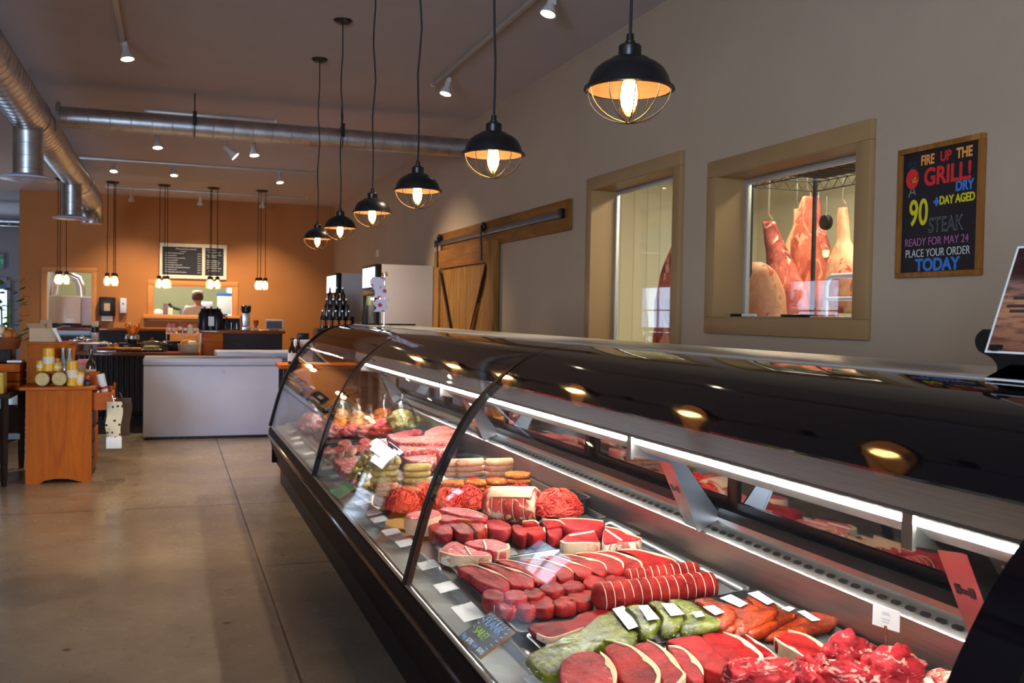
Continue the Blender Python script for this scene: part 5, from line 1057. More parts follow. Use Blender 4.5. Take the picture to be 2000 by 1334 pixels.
p = [cx(1480, 512, 3.6), cx(1482, 530, 3.6), cx(1485, 570, 3.6), cx(1490, 640, 3.6), cx(1490, 720, 3.6)]
carcass('beef_quarter', p, [.03, .13, .17, .19, .15], M_CARCF, 'pale fatty beef quarter at the lower left of the wall window', hook=False, seed=2)
p = [cx(1576, 384, 4.35), cx(1574, 420, 4.35), cx(1572, 470, 4.35), cx(1580, 540, 4.35), cx(1588, 610, 4.35), cx(1590, 700, 4.35)]
carcass('meat_carcass', p, [.035, .07, .11, .15, .17, .13], M_CARCASS, 'long pink side of meat hanging in the middle of the wall window', hookz=HZ, seed=3)
p = [cx(1592, 384, 4.72), cx(1594, 440, 4.72), cx(1600, 500, 4.72), cx(1606, 570, 4.72), cx(1612, 650, 4.72)]
carcass('meat_carcass', p, [.03, .07, .11, .13, .10], M_CARCD, 'narrow side of meat half hidden behind the black shelf post', hookz=HZ, seed=4)
p = [cx(1556, 408, 4.95), cx(1557, 440, 4.95), cx(1556, 480, 4.95), cx(1557, 520, 4.95), cx(1558, 570, 4.95), cx(1558, 620, 4.95)]
carcass('pork_ham', p, [.03, .035, .11, .17, .19, .15], M_CARCF, 'orange-skinned ham hanging behind the long pink side', hookz=HZ, seed=5)
p = [cx(1646, 406, 4.3), cx(1646, 425, 4.3), cx(1648, 470, 4.3), cx(1651, 510, 4.3), cx(1652, 545, 4.3), cx(1649, 580, 4.3), cx(1647, 612, 4.3)]
carcass('pork_ham', p, [.035, .042, .05, .13, .16, .14, .08], M_CARCF, 'pale ham hanging by its shank at the right of the wall window', hookz=HZ, seed=6)
p = [cx(1332, 440, 3.55), cx(1326, 490, 3.55), cx(1319, 540, 3.55), cx(1315, 600, 3.55), cx(1313, 680, 3.55)]
carcass('meat_carcass', p, [.03, .08, .13, .16, .17], M_CARCD, 'side of beef partly hidden behind the right jamb of the tall window', hookz=HZ, seed=7)
t = thing('meat_cart', 'white enamelled tube cart in front of the ham in the cold room', 'cart', (3.9, 4.9, 0)); pa, pb = at_x(1614, 540, 3.85), at_x(1614, 535, 3.85)
ya, zt = pa.y, pa.z
b = BM(); arc = [(0, -.06*math.cos(a)+.0, .06*math.sin(a)) for a in (0, .5, 1.0, PI/2)]
tube(b, [(3.85, ya, .02), (3.85, ya, zt-.06), (3.85, ya-.02, zt-.018), (3.85, ya-.06, zt), (3.85, ya-.8, zt)], .016, 10); tube(b, [(3.85, ya, zt-.14), (3.85, ya-.8, zt-.14)], .012, 8); tube(b, [(3.85, ya-.8, .02), (3.85, ya-.8, zt)], .016, 8); obj('rail_frame', b, M_WHITE, t, world=True)
b = BM(); tube(b, [(4.4, ya, .02), (4.4, ya, zt-.06), (4.4, ya-.06, zt), (4.4, ya-.8, zt)], .016, 10); tube(b, [(4.4, ya-.8, .02), (4.4, ya-.8, zt)], .016, 8); obj('rail_frame', b, M_WHITE, t, world=True)
for z in (zt-.26, zt-.5): b = BM(); box2(b, (3.84, ya-.8, z-.012), (4.41, ya, z+.012), .004); obj('shelf', b, M_WHITE, t, world=True)
t = thing('ceiling_rail', 'white meat rail near the ceiling of the cold room', 'rail', (4.5, 5.4, 2.6)); b = BM(); [tube(b, [(x, 2.1, 2.80), (x, 8.5, 2.80)], .016, 8) for x in (3.57, 4.12, 4.35, 4.74, 4.97)]; obj('rail', b, M_WHITE, t, world=True)
for y in (3, 5.5, 8): b = BM(); tube(b, [(4.35, y, 2.8), (4.35, y, 3.0)], .012, 8); tube(b, [(3.57, y, 2.82), (4.97, y, 2.82)], .012, 8); obj('hanger', b, M_WHITE, t, world=True)
p = at_x(1613, 440, 4.3); t = thing('scale_dial', 'round black hanging scale behind the shelf post in the cold room', 'scale', (p.x, p.y, p.z-.1)); b = BM(); lathe(b, [(.004, -.02), (.05, -.02), (.055, 0), (.05, .02), (.004, .02)], 24, (0, 0, .12), axis='x'); obj('dial', b, M_BLACK, t); b = BM(); tube(b, [(0, 0, .17), (0, 0, .3)], .005, 6); obj('hook', b, M_STEELP, t)

# ================================================================== SHOP FLOOR, LEFT AND BACK
# chest freezers
def freezer(x0, x1, y0, y1, h, label):
    t = thing('chest_freezer', label, 'freezer', ((x0+x1)/2, y0, 0), 0, 'white chest freezers')
    b = BM(); box2(b, (x0+.02, y0+.02, 0), (x1-.02, y1-.02, .04)); obj('base', b, M_BLACK, t, world=True)
    b = BM(); box2(b, (x0, y0, .03), (x1, y1, h-.085), .008); obj('cabinet_body', b, M_WHITE, t, world=True)
    b = BM(); box2(b, (x0-.004, y0-.006, h-.078), (x1+.004, y1, h), .012); l = obj('lid', b, M_WHITE, t, world=True)
    b = BM(); box2(b, (x0+.01, y0+.01, h-.086), (x1-.01, y1-.01, h-.077)); obj('lid_seal', b, plain('grey_seal', (.35, .35, .36, 1), .6), t, world=True)
    b = BM(); lathe(b, [(.002, 0), (.012, 0), (.012, .006), (.002, .006)], 14, ((x0+x1)/2+.1, y0-.006, h-.13), axis='y'); obj('lock', b, M_STEELP, t, world=True)
freezer(-.276, 1.19, 11.18, 11.86, .889, 'white chest freezer with stippled front standing on the open floor')
freezer(.52, 1.62, 11.95, 12.75, .925, 'second white chest freezer standing behind the front one')

# candle desk
dx0, dx1, dy0, dy1 = -1.09, -.605, 8.58, 9.45
t = thing('wooden_desk', 'amber wooden display desk with candles on top and an open drawer', 'desk', ((dx0+dx1)/2, dy0, 0))
b = BM(); prism(b, [(dx0, 0), (dx0+.10, 0), (dx0+.14, .025), (dx0+.24, .04), (dx1-.16, .03), (dx1-.06, 0), (dx1, 0), (dx1, .755), (dx0, .755)], dy0, dy0+.03, 'xz'); obj('end_panel', b, M_ORWOOD, t, world=True)
b = BM(); box2(b, (dx0, dy0+.03, .03), (dx1-.03, dy1, .755)); obj('carcass', b, M_ORWOOD, t, world=True)
b = BM(); box2(b, (dx0-.045, dy0-.04, .757), (dx1+.03, dy1+.03, .784), .006); obj('desk_top', b, M_ORTOP, t, world=True)
b = BM(); box2(b, (dx1-.05, dy0+.06, .585), (dx1+.155, dy0+.36, .60)); box2(b, (dx1-.05, dy0+.06, .60), (dx1+.155, dy0+.075, .73)); box2(b, (dx1-.05, dy0+.345, .60), (dx1+.155, dy0+.36, .73)); box2(b, (dx1+.14, dy0+.05, .58), (dx1+.16, dy0+.37, .735), .003); dr = obj('open_drawer', b, M_ORTOP, t, world=True)
b = BM(); lathe(b, [(.003, 0), (.010, .0), (.008, .012), (.016, .024), (.003, .03)], 12, (dx1+.16, dy0+.21, .66), axis='x'); obj('drawer_knob', b, M_STEELP, dr)
for k in range(4):
    b = BM(); box2(b, (dx1-.03, dy0+.06, .05+.132*k), (dx1-.005, dy0+.40, .165+.132*k), .004); d_ = obj('drawer_front', b, M_DKWOOD, t, world=True)
for k in range(2):
    b = BM(); box2(b, (dx1-.03, dy0+.44, .05+.36*k), (dx1-.005, dy1-.04, .38+.36*k), .004); obj('drawer_front', b, M_ORWOOD, t, world=True)
t = thing('wooden_riser', 'tall amber wooden riser box at the back of the candle desk', 'box', (-.97, 9.12, .785))
b = BM(); box2(b, (-1.13, 8.98, .785), (-.80, 9.38, 1.115), .004); obj('riser_body', b, M_ORWOOD, t, world=True)
b = BM(); box2(b, (-1.14, 8.97, 1.115), (-.79, 9.39, 1.13), .003); obj('riser_top', b, M_ORTOP, t, world=True)
t = thing('carton_box', 'open pale cardboard carton with folded flaps on top of the wooden riser', 'box', (-1.02, 9.15, 1.131))
b = BM(); box2(b, (-1.125, 9.05, 1.131), (-.925, 9.25, 1.245)); obj('carton_body', b, M_CARD, t, world=True)
for q in ([(-1.125, 9.05, 1.245), (-1.0, 9.05, 1.245), (-1.01, 9.0, 1.285), (-1.145, 9.0, 1.28)], [(-.925, 9.05, 1.245), (-.925, 9.25, 1.245), (-.86, 9.24, 1.27), (-.86, 9.06, 1.265)], [(-1.04, 9.06, 1.246), (-.95, 9.06, 1.246), (-.96, 9.12, 1.31), (-1.05, 9.12, 1.31)], [(-.95, 9.04, 1.246), (-.92, 9.04, 1.246), (-.87, 9.0, 1.135), (-.89, 9.0, 1.135)]):
    b = BM(); loft(b, [q, [(x, y+.004, z+.004) for x, y, z in q]]); obj('flap', b, M_CARD if q[0][0] != -.95 else M_PAPER, t, world=True, smooth=0)
def candle(x, y, z, r, h, label, band=(.35, .62)):
    t = thing('beeswax_candle', label, 'candle', (x, y, z), 0, 'beeswax candles on the desk')
    b = BM(); lathe(b, [(.002, 0), (r, 0), (r, h-.006), (r-.005, h), (r*.5, h-.004), (.002, h-.006)], 26); obj('wax', b, M_BEES, t)
    if band: b = BM(); lathe(b, [(r+.0006, h*band[0]), (r+.0014, h*band[0]), (r+.0014, h*band[1]), (r+.0006, h*band[1])], 26, cap=False); obj('paper_band', b, M_CREAM, t)
    b = BM(); tube(b, [(0, 0, h-.008), (.001, 0, h+.008)], .0014, 5); obj('wick', b, M_CREAM, t)
Yc = 8.72
def dk(px, py, Y): return at_y(px, py, Y)
# log slices, then candles on them
for i, (u, w_) in enumerate(((83, .115), (116, .12))):
    p = dk(u, 752, 8.66); t = thing('log_slice', 'round wooden log slice standing on edge, %s one on the desk' % ('left' if i == 0 else 'right'), 'log slice', (p.x, 8.66+.02*i, .785), 0, 'log slices on the desk'); r = w_/2
    b = BM(); lathe(b, [(.002, -.03), (r-.006, -.03), (r-.006, .03), (.002, .03)], 26, (0, 0, r), axis='y'); obj('cut_wood', b, plain('pale_cut_wood', srgb(204, 178, 120), .7, var=.2, vs=30), t)
    b = BM(); lathe(b, [(r-.006, -.031), (r, -.03), (r, .03), (r-.006, .031)], 26, (0, 0, r), axis='y', cap=False); obj('bark', b, plain('bark', srgb(110, 84, 50), .8, var=.3, vs=40), t)
b = BM(); box2(b, (-1.005, 8.72, .785), (-.79, 8.86, .90), .004); tag(obj('wooden_block', b, M_ORWOOD), 'low wooden block behind the log slices carrying candles', 'block')
CD = [(80, 8.78, .901, .034, .085, 'short beeswax candle at the left on the block'), (95, 8.76, .901, .044, .19, 'tallest beeswax candle, topmost in the middle of the desk'), (113, 8.78, .901, .036, .07, 'short beeswax candle right of the tallest one'), (109, 8.84, .901, .03, .10, 'beeswax candle half hidden behind the tallest one'),
      (141, 8.70, .785, .043, .205, 'tall beeswax candle standing on the desk right of the log slices'), (157, 8.70, .785, .03, .11, 'small beeswax candle at the right front of the desk')]
for u, y, z, r, h, l in CD: candle(dk(u, 700, y).x, y, z, r, h, l, (.2, .8) if r < .031 else (.32, .62))
candle(dk(107, 660, 9.12).x, 9.12, 1.131, .033, .085, 'single beeswax candle on top of the wooden riser', None)
def bottle(px, Y, z, h, r, m, label, cat='bottle', group=None, lab=None, cap=None, name='bottle', x=None):
    X = at_y(px, 650, Y).x if x is None else x; t = thing(name, label, cat, (X, Y, z), 0, group)
    b = BM(); lathe(b, [(.002, 0), (r, 0), (r, h*.52), (r*.9, h*.60), (r*.38, h*.74), (r*.34, h*.94), (r*.42, h*.95), (r*.42, h), (.002, h)], 18); obj('glass_body', b, m, t)
    if lab: b = BM(); lathe(b, [(r+.0006, h*.12), (r+.0015, h*.12), (r+.0015, h*.44), (r+.0006, h*.44)], 18, cap=False); obj('label_band', b, lab, t)
    if cap: b = BM(); lathe(b, [(.002, h*.93), (r*.46, h*.93), (r*.46, h*1.01), (.002, h*1.01)], 14); obj('cap', b, cap, t)
    return t
M_BLUEG = plain('pale_blue_glass', srgb(150, 180, 190), .08, var=.02, coat=.5)
bottle(123, 8.95, .785, .30, .034, M_BLUEG, 'left of two pale blue glass bottles behind the candles', group='pale blue glass bottles')
bottle(136, 8.95, .785, .295, .034, M_BLUEG, 'right of two pale blue glass bottles behind the candles', group='pale blue glass bottles')
bottle(178, 8.85, .785, .29, .04, M_BOTTLE, 'dark bottle with two round pale labels at the right of the desk', lab=M_CARD)
t = thing('card_box', 'small pink gift box behind the blue bottles on the desk', 'box', (-.70, 9.1, .785)); b = BM(); box2(b, (-.05, -.05, 0), (.05, .05, .19), .002); obj('box_body', b, M_CARD, t); b = BM(); box2(b, (-.052, -.052, .15), (.052, .052, .195), .002); obj('box_lid', b, M_PINKP, t)
blob_p = dk(171, 748, 8.68); t = thing('trinket', 'small dark trinket with a red and white top beside the little candle', 'ornament', (blob_p.x, 8.68, .785)); b = BM(); lathe(b, [(.002, 0), (.026, 0), (.03, .03), (.02, .05), (.002, .055)], 14); obj('pot', b, M_BLACK, t); b = BM(); lathe(b, [(.002, .05), (.024, .052), (.02, .075), (.002, .085)], 12); obj('ribbon_top', b, M_RED, t)
t = thing('wood_tile', 'amber wooden tile leaning at the right edge of the desk', 'tile', (dx1+.0, 8.80, .785)); b = BM(); box(b, (0, .0, .055), (.09, .012, .11), .002, Matrix.Rotation(R(-12), 3, 'X').to_quaternion()); obj('tile_body', b, M_ORTOP, t)
# goods in and hanging from the open drawer
t = thing('rolled_towel', 'rolled white tea towel with a red band standing in the open drawer', 'towel', (-.525, 8.80, .602)); b = BM(); tube(b, [(.02, 0, 0), (-.005, 0, .16), (-.03, 0, .27)], .032, 14); obj('towel_roll', b, M_CLOTH, t); b = BM(); tube(b, [(-.001, 0, .145), (-.006, 0, .165)], .035, 14); obj('red_band', b, M_RED, t)
t = thing('folded_card', 'black and white folded card leaning in the open drawer', 'card', (-.60, 8.70, .603)); b = BM(); box(b, (0, 0, .07), (.012, .1, .15), .002, Matrix.Rotation(R(32), 3, 'Y').to_quaternion()); obj('card_front', b, M_PAPER, t); b = BM(); box(b, (-.02, 0, .065), (.012, .1, .15), .002, Matrix.Rotation(R(32), 3, 'Y').to_quaternion()); obj('card_back', b, M_BLACK, t)
t = thing('wooden_utensil', 'brown wooden utensils standing in the open drawer behind the towel', 'utensil', (-.495, 8.88, .602)); b = BM(); tube(b, [(0, 0, 0), (.02, 0, .16)], .02, 8); tube(b, [(.02, .02, 0), (.05, .02, .19)], .01, 8); obj('handle', b, M_ORWOOD, t)
M_PRINT, N, L, B = mat('printed_tea_towel'); vv = coords(N, L, (1, 1, 1), False); vo = N.new('ShaderNodeTexVoronoi'); vo.inputs['Scale'].default_value = 24; vo.feature = 'F1'; L.new(vv, vo.inputs['Vector']); L.new(ramp(N, L, vo.outputs['Distance'], [(.20, srgb(40, 36, 36)), (.28, srgb(222, 208, 176))]), B.inputs['Base Color']); B.inputs['Roughness'].default_value = .85
def cloth(name, x, y, w, z1, z0, m, label, th=.012, sway=.01, hem=None, rz=0):
    t = thing(name, label, 'towel', (x, y, z1), rz); b = BM(); n = 10
    loft(b, [[(-w/2+sway*math.sin(k*.7), -th/2+.012*math.sin(k*.9), (z0-z1)*k/n), (0+sway*math.sin(k*.7), -th-.01*math.cos(k*.8), (z0-z1)*k/n), (w/2+sway*math.sin(k*.6), -th/2, (z0-z1)*k/n), (w/2+sway*math.sin(k*.6), th/2, (z0-z1)*k/n), (0, th*.6, (z0-z1)*k/n), (-w/2, th/2+.012*math.sin(k*.9), (z0-z1)*k/n)] for k in range(n+1)]); obj('cloth_body', b, m, t, smooth=60)
    if hem: b = BM(); box2(b, (-w/2-.002, -th*1.6, z0-z1-.09), (w/2+.002, th*.8, z0-z1+.002), .003); obj('hem', b, hem, t)
    b = BM(); tube(b, [(0, 0, 0), (-.02, 0, .05)], .006, 6); obj('hanging_loop', b, M_STEELP, t); return t
cloth('tea_towel', -.435, 8.60, .115, .655, .36, M_PRINT, 'printed white tea towel hanging from the open drawer toward the aisle', hem=M_CLOTH)
cloth('tea_towel', -.385, 8.86, .14, .66, .34, plain('dark_brown_linen', srgb(92, 74, 66), .9, bs=60), 'dark brown linen towel hanging behind the printed one', rz=.3)
cloth('tea_towel', -.455, 8.72, .10, .655, .42, plain('olive_linen', srgb(70, 56, 40), .9), 'narrow olive towel hanging close to the drawer front', rz=-.2)

# dark table at the left edge with its goods
t = thing('dark_table', 'dark wooden table at the left edge of the picture', 'table', (-1.9, 8.5, 0))
tx1, ty0, ty1 = -1.185, 8.46, 9.5
b = BM(); box2(b, (-2.6, ty0, .70), (tx1, ty1, .735), .004); obj('table_top', b, M_DKWOOD, t, world=True)
for x, y in ((tx1-.05, ty0+.05), (tx1-.05, ty1-.05), (-2.55, ty0+.05), (-2.55, ty1-.05)): b = BM(); lathe(b, [(.020, 0), (.026, .1), (.032, .55), (.032, .70)], 4, (x, y, 0)); obj('leg', b, M_DKWOOD, t, world=True)
b = BM(); box2(b, (-2.55, ty1-.07, .26), (tx1-.05, ty1-.03, .31)); box2(b, (-2.55, ty0+.04, .62), (tx1-.05, ty0+.07, .70)); obj('stretcher', b, M_DKWOOD, t, world=True)
M_BOXY = plain('yellow_patterned_box', srgb(196, 160, 60), .6, var=.35, vs=60)
t = thing('gift_box', 'yellow patterned gift box with a dark label strip at the front of the dark table', 'box', (-1.32, 8.62, .736)); b = BM(); box2(b, (-.16, -.1, 0), (.075, .1, .165), .003); obj('box_body', b, M_BOXY, t); b = BM(); box2(b, (-.085, -.103, .0), (-.02, -.098, .155)); obj('label_strip', b, M_BLACK, t); b = BM(); box2(b, (-.08, -.106, .012), (-.026, -.103, .06)); box2(b, (-.08, -.106, .09), (-.026, -.103, .10)); obj('label_print', b, M_CREAM, t)
t = thing('wooden_crate', 'brown wooden crate behind the yellow gift box', 'crate', (-1.42, 9.05, .736)); b = BM()
for k in range(3): box2(b, (-.28, -.2, .0+.075*k), (.25, .2, .068+.075*k), .003)
obj('crate_body', b, M_ORWOOD, t)
t = thing('wooden_crate', 'dark crate on top of the brown one, under the gift basket', 'crate', (-1.42, 9.08, .962)); b = BM(); box2(b, (-.25, -.16, 0), (.17, .16, .105), .004); obj('crate_body', b, M_DKWOOD, t)
t = thing('gift_basket', 'wicker gift basket wrapped in clear film on the dark crate', 'basket', (-1.335, 9.08, 1.068)); b = BM(); lathe(b, [(.003, 0), (.12, 0), (.135, .05), (.15, .095), (.14, .095), (.11, .01)], 26); [ring(b, (0, 0, .02+.022*k), (0, 0, 1), .128+.006*k, .008, 26, 5) for k in range(4)]; obj('basket_body', b, M_WICKER, t)
for k in range(7): a = k*.9; b = BM(); bmesh.ops.create_icosphere(b, subdivisions=2, radius=.045, matrix=Matrix.Translation((.07*math.cos(a), .07*math.sin(a), .12+.02*(k % 3)))); obj('wrapped_sweet', b, [M_ORANGEL, M_CHICK, M_CREAM][k % 3], t)
b = BM(); lathe(b, [(.15, .09), (.17, .16), (.14, .24), (.06, .29), (.02, .31), (.09, .38)], 18, cap=False)
for v in b.verts: v.co *= 1+.10*nz((v.co.x*14, v.co.y*14, v.co.z*14))
obj('plastic_film', b, M_FILM, t, smooth=80)
b = BM(); box2(b, (-.05, -.09, 0), (.06, .09, .018), .002); o = obj('paper_stack', b, M_PAPER, None, (-1.225, 9.0, .962)); tag(o, 'small white paper stack on the brown crate', 'paper')
# potted plant by the far window
t = thing('potted_plant', 'green leafy plant in a dark pot in front of the bright far window', 'plant', (-1.68, 11.5, 0)); b = BM(); lathe(b, [(.003, 0), (.14, 0), (.18, .36), (.17, .36), (.13, .3), (.003, .3)], 20); obj('pot', b, M_DKWOOD, t); b = BM(); [tube(b, [(0, 0, .3), (.03*math.cos(k*2), .03*math.sin(k*2), .9), (.06*math.cos(k*2), .06*math.sin(k*2), 1.35+.05*k)], .008, 6) for k in range(4)]; obj('stem', b, M_LEAF, t)
b = BM(); rnd = random.Random(4)
for k in range(60):
    a, h_ = rnd.uniform(0, 2*PI), rnd.uniform(1.0, 1.72); r0 = rnd.uniform(.02, .2); c_ = Vector((r0*math.cos(a), r0*math.sin(a), h_)); d_ = Vector((math.cos(a), math.sin(a), rnd.uniform(-.4, .5))).normalized(); u_, v_ = frame(d_); L0 = rnd.uniform(.09, .14); w0 = L0*.33
    b.faces.new([b.verts.new(q) for q in (c_, c_+d_*L0*.4+u_*w0, c_+d_*L0*.8+u_*w0*.7-v_*.01, c_+d_*L0-v_*.02, c_+d_*L0*.8-u_*w0*.7-v_*.01, c_+d_*L0*.4-u_*w0)])
obj('foliage', b, M_LEAF, t)
t = thing('exit_sign', 'green exit sign high on the grey wall at the left edge', 'sign', (at_y(-4, 510, 23.9).x, 23.96, at_y(0, 525, 23.9).z)); b = BM(); box2(b, (-.2, -.03, 0), (.12, .03, .34), .006); obj('sign_case', b, M_GREYWALL, t); b = BM(); box2(b, (-.17, -.036, .03), (.09, -.03, .31)); obj('green_face', b, plain('green_face', srgb(70, 170, 110), .5), t)
tx = text('EXIT', t, (-.15, -.037, .11), .13, M_PAPER); tx.rotation_euler = (PI/2, 0, 0)
t = thing('wall_duct', 'small spiral duct crossing behind the orange wall corner at the far left', 'air duct', (-4, 21, 2.9)); p = at_y(20, 433, 21); b = BM(); spiral(b, (-5.5, 21, p.z), (-2.446, 21, p.z), .09, .2); obj('duct_run', b, M_GALV, t, world=True, smooth=14); b = BM(); tube(b, [(-3.4, 21, p.z), (-3.4, 21, CZ)], .006, 6); obj('hanger_strap', b, M_STEELP, t, world=True)

# ---------------------------------------------------------------- counters
YC0 = 12.4
bx0, bx1 = at_y(112, 690, YC0).x, at_y(393, 660, 12.9).x-.08
t = thing('tasting_counter', 'red-brown wooden counter with corrugated dark metal front behind the freezer', 'counter', ((bx0+bx1)/2, YC0, 0))
b = BM(); n = int((bx1-bx0)/.06); box2(b, (bx0+.04, YC0+.16, 0), (bx1, 13.3, .855))
for k in range(n): tube(b, [(bx0+.07+.06*k, YC0+.16, 0), (bx0+.07+.06*k, YC0+.16, .855)], .022, 8)
obj('corrugated_front', b, M_SOIL, t, world=True)
b = BM(); box2(b, (bx0, YC0, .857), (bx1+.05, 13.35, .90), .006); obj('counter_top', b, M_BAR, t, world=True)
b = BM(); box2(b, (bx0+.04, YC0+.10, 0), (bx1, YC0+.13, .09)); tube(b, [(bx0+.1, YC0+.02, .16), (bx1, YC0+.02, .16)], .022, 10); [tube(b, [(x, YC0+.02, .16), (x, YC0+.15, .16)], .012, 8) for x in (bx0+.2, -.8, -.3)]; obj('foot_rail', b, M_DKWOOD, t, world=True)
# till counter
tq0, tq1 = at_y(393, 660, 12.9).x, at_y(556, 660, 12.9).x; tz = at_y(470, 645, 12.9).z
t = thing('till_counter', 'dark raised till counter with a pale orange end panel', 'counter', ((tq0+tq1)/2, 12.9, 0))
b = BM(); box2(b, (tq0+.27, 12.9, 0), (tq1-.03, 13.5, tz-.04)); obj('dark_front', b, M_DKWOOD, t, world=True)
b = BM(); box2(b, (tq0, 12.88, 0), (tq0+.265, 13.5, tz-.04), .003); obj('end_panel', b, M_ORTOP, t, world=True)
b = BM(); box2(b, (tq0-.02, 12.84, tz-.04), (tq1, 13.55, tz), .004); obj('counter_top', b, M_BAR, t, world=True)
b = BM(); box2(b, (tq0-.012, 12.86, .90), (tq0+.0, 12.9, tz-.04)); obj('corner_strip', b, M_ALU, t, world=True)
# back counter under the hatch
YK = 17.45; kz = at_y(250, 641, YK).z; kx0, kx1 = at_y(90, 640, YK).x, at_y(332, 640, YK).x
t = thing('back_counter', 'long dark counter with red-brown top below the jar pendants', 'counter', ((kx0+kx1)/2, YK, 0))
b = BM(); box2(b, (kx0+.03, YK+.1, 0), (kx1, YK+.55, kz-.05)); obj('dark_front', b, M_DKWOOD, t, world=True)
b = BM(); box2(b, (kx0, YK, kz-.05), (kx1+.03, YK+.6, kz), .005); obj('counter_top', b, M_BAR, t, world=True)
for i, (u, l, cat) in enumerate(((132, 'dark wooden tray pile lying on the left of the back counter', 'tray'),)):
    p = at_y(u, 637, YK+.2); t = thing('wooden_tray', l, cat, (p.x, YK+.25, kz)); b = BM(); box(b, (0, 0, .02), (1.0, .34, .04), .006); box(b, (-.1, 0, .055), (.6, .28, .03), .006); obj('tray_body', b, M_DKWOOD, t)
# things on the tasting counter
ZC = .90
def jar(px, Y, h, r, fill, label, lid=M_STEELP, group='jars on the tasting counter', z=ZC, name='glass_jar'):
    X = at_y(px, 670, Y).x; t = thing(name, label, 'jar', (X, Y, z), 0, group)
    b = BM(); lathe(b, [(.003, .004), (r*.92, .004), (r*.92, h*.75), (.003, h*.75)], 18); obj('jar_contents', b, fill, t)
    b = BM(); lathe(b, [(r, 0), (r, h*.84), (r*.8, h*.9)], 18, cap=False); obj('jar_glass', b, M_JARG, t)
    b = BM(); lathe(b, [(.003, h*.88), (r*.86, h*.88), (r*.86, h*.96), (r*.3, h*.98), (r*.2, h*1.08), (.003, h*1.1)], 18); obj('lid', b, lid, t); return t
def cake_stand(px, Y, r, h, m, label, cover=False, food=None, z=ZC, foot=True):
    X = at_y(px, 670, Y).x; t = thing('cake_stand', label, 'cake stand', (X, Y, z), 0, 'cake stands on the tasting counter')
    b = BM(); lathe(b, [(.003, 0), (r*.5, 0), (r*.4, .012), (.02, .03), (.02, h-.02), (r, h-.012), (r+.004, h), (.003, h)], 26); obj('stand', b, m, t)
    if food:
        b = BM(); lathe(b, [(.003, h), (r*.7, h), (r*.72, h+.05), (r*.5, h+.07), (.003, h+.07)], 20); obj('cake', b, food, t)
    if cover:
        b = BM(); lathe(b, [(r*.9, h+.002), (r*.9, h+.09), (r*.75, h+.12), (.02, h+.13), (.014, h+.15), (.02, h+.165), (.003, h+.17)], 24, cap=False); obj('glass_cover', b, M_JARG, t)
cake_stand(185, 12.75, .19, .10, M_WHITE, 'wide white cake stand at the left of the tasting counter')
jar(147, 12.8, .14, .075, M_ORANGEL, 'wide biscuit jar at the left end of the tasting counter', z=ZC); jar(160, 12.95, .17, .07, M_PINKP, 'biscuit jar with knob lid, second from the left'); jar(172, 12.85, .15, .06, M_CARD, 'narrow biscuit jar, third from the left')
X_ = at_y(185, 650, 13.0).x; t = thing('glass_vase', 'tall glass vase with a black band and pale sticks on the tasting counter', 'vase', (X_, 13.05, ZC)); b = BM(); lathe(b, [(.045, 0), (.05, .05), (.042, .3)], 18, cap=False); obj('vase_glass', b, M_JARG, t); b = BM(); lathe(b, [(.044, .22), (.050, .22), (.047, .29), (.042, .29)], 18, cap=False); obj('black_band', b, M_BLACK, t); b = BM(); [tube(b, [(.02*math.cos(k), .02*math.sin(k), .02), (.035*math.cos(k), .035*math.sin(k), .36)], .006, 5) for k in range(7)]; obj('stick', b, M_CREAM, t)
jar(213, 12.6, .10, .04, M_BEES, 'small honey jar, left of the pair', lid=M_STEELP); jar(226, 12.6, .10, .04, M_BEES, 'small honey jar, right of the pair', lid=M_ORANGEL)
jar(203, 12.7, .12, .06, M_BURGER, 'squat brown jar beside the honey jars')
X_ = at_y(258, 670, 12.8).x; t = thing('serving_block', 'dark wooden block carrying the pretzel bowl', 'block', (X_, 12.85, ZC)); b = BM(); box(b, (0, 0, .05), (.30, .2, .10), .004); obj('block_body', b, M_DKWOOD, t)
t = thing('pretzel_bowl', 'silver bowl heaped with orange pretzel sticks on the dark block', 'bowl', (X_, 12.85, ZC+.101)); b = BM(); lathe(b, [(.003, 0), (.05, 0), (.085, .05), (.08, .09), (.086, .10), (.075, .09), (.003, .03)], 22); obj('bowl', b, M_STEELP, t)
for k in range(11): a = k*.57; b = BM(); tube(b, [(.02*math.cos(a*3), .02*math.sin(a*3), .05), (.085*math.cos(a*2.3), .06*math.sin(a*2.3), .20+.02*(k % 3))], .011, 6); obj('pretzel_stick', b, M_CHICK, t)
for i, (u, y, w, m, l) in enumerate(((250, 12.5, .34, M_CHICK, 'long orange bread tray at the front edge of the counter'), (208, 12.48, .22, M_STEELP, 'small silver tray left of the bread tray'))):
    X_ = at_y(u, 680, y).x; t = thing('serving_tray', l, 'tray', (X_, y, ZC)); b = BM(); box(b, (0, 0, .012), (w, .12, .024), .006); obj('tray_body', b, M_DKWOOD if i == 0 else M_STEELP, t); b = BM(); box(b, (0, 0, .04), (w*.9, .09, .03), .012); obj('food', b, m if i == 0 else M_BURGER, t)
X_ = at_y(296, 670, 12.6).x; t = thing('glass_cloche', 'silver cake plate under a faceted glass cloche in the middle of the counter', 'cake stand', (X_, 12.65, ZC)); b = BM(); lathe(b, [(.003, 0), (.14, 0), (.16, .03), (.003, .03)], 24); obj('plate', b, M_STEELP, t); b = BM(); lathe(b, [(.003, .03), (.10, .03), (.09, .07), (.003, .075)], 18); obj('cake', b, M_CHICKG, t); b = BM(); lathe(b, [(.135, .031), (.13, .09), (.10, .125), (.03, .135), (.016, .15), (.026, .17), (.003, .175)], 10, cap=False); obj('glass_dome', b, M_JARG, t)
jar(321, 12.6, .13, .035, M_BOTTLE, 'small dark jar right of the glass cloche')
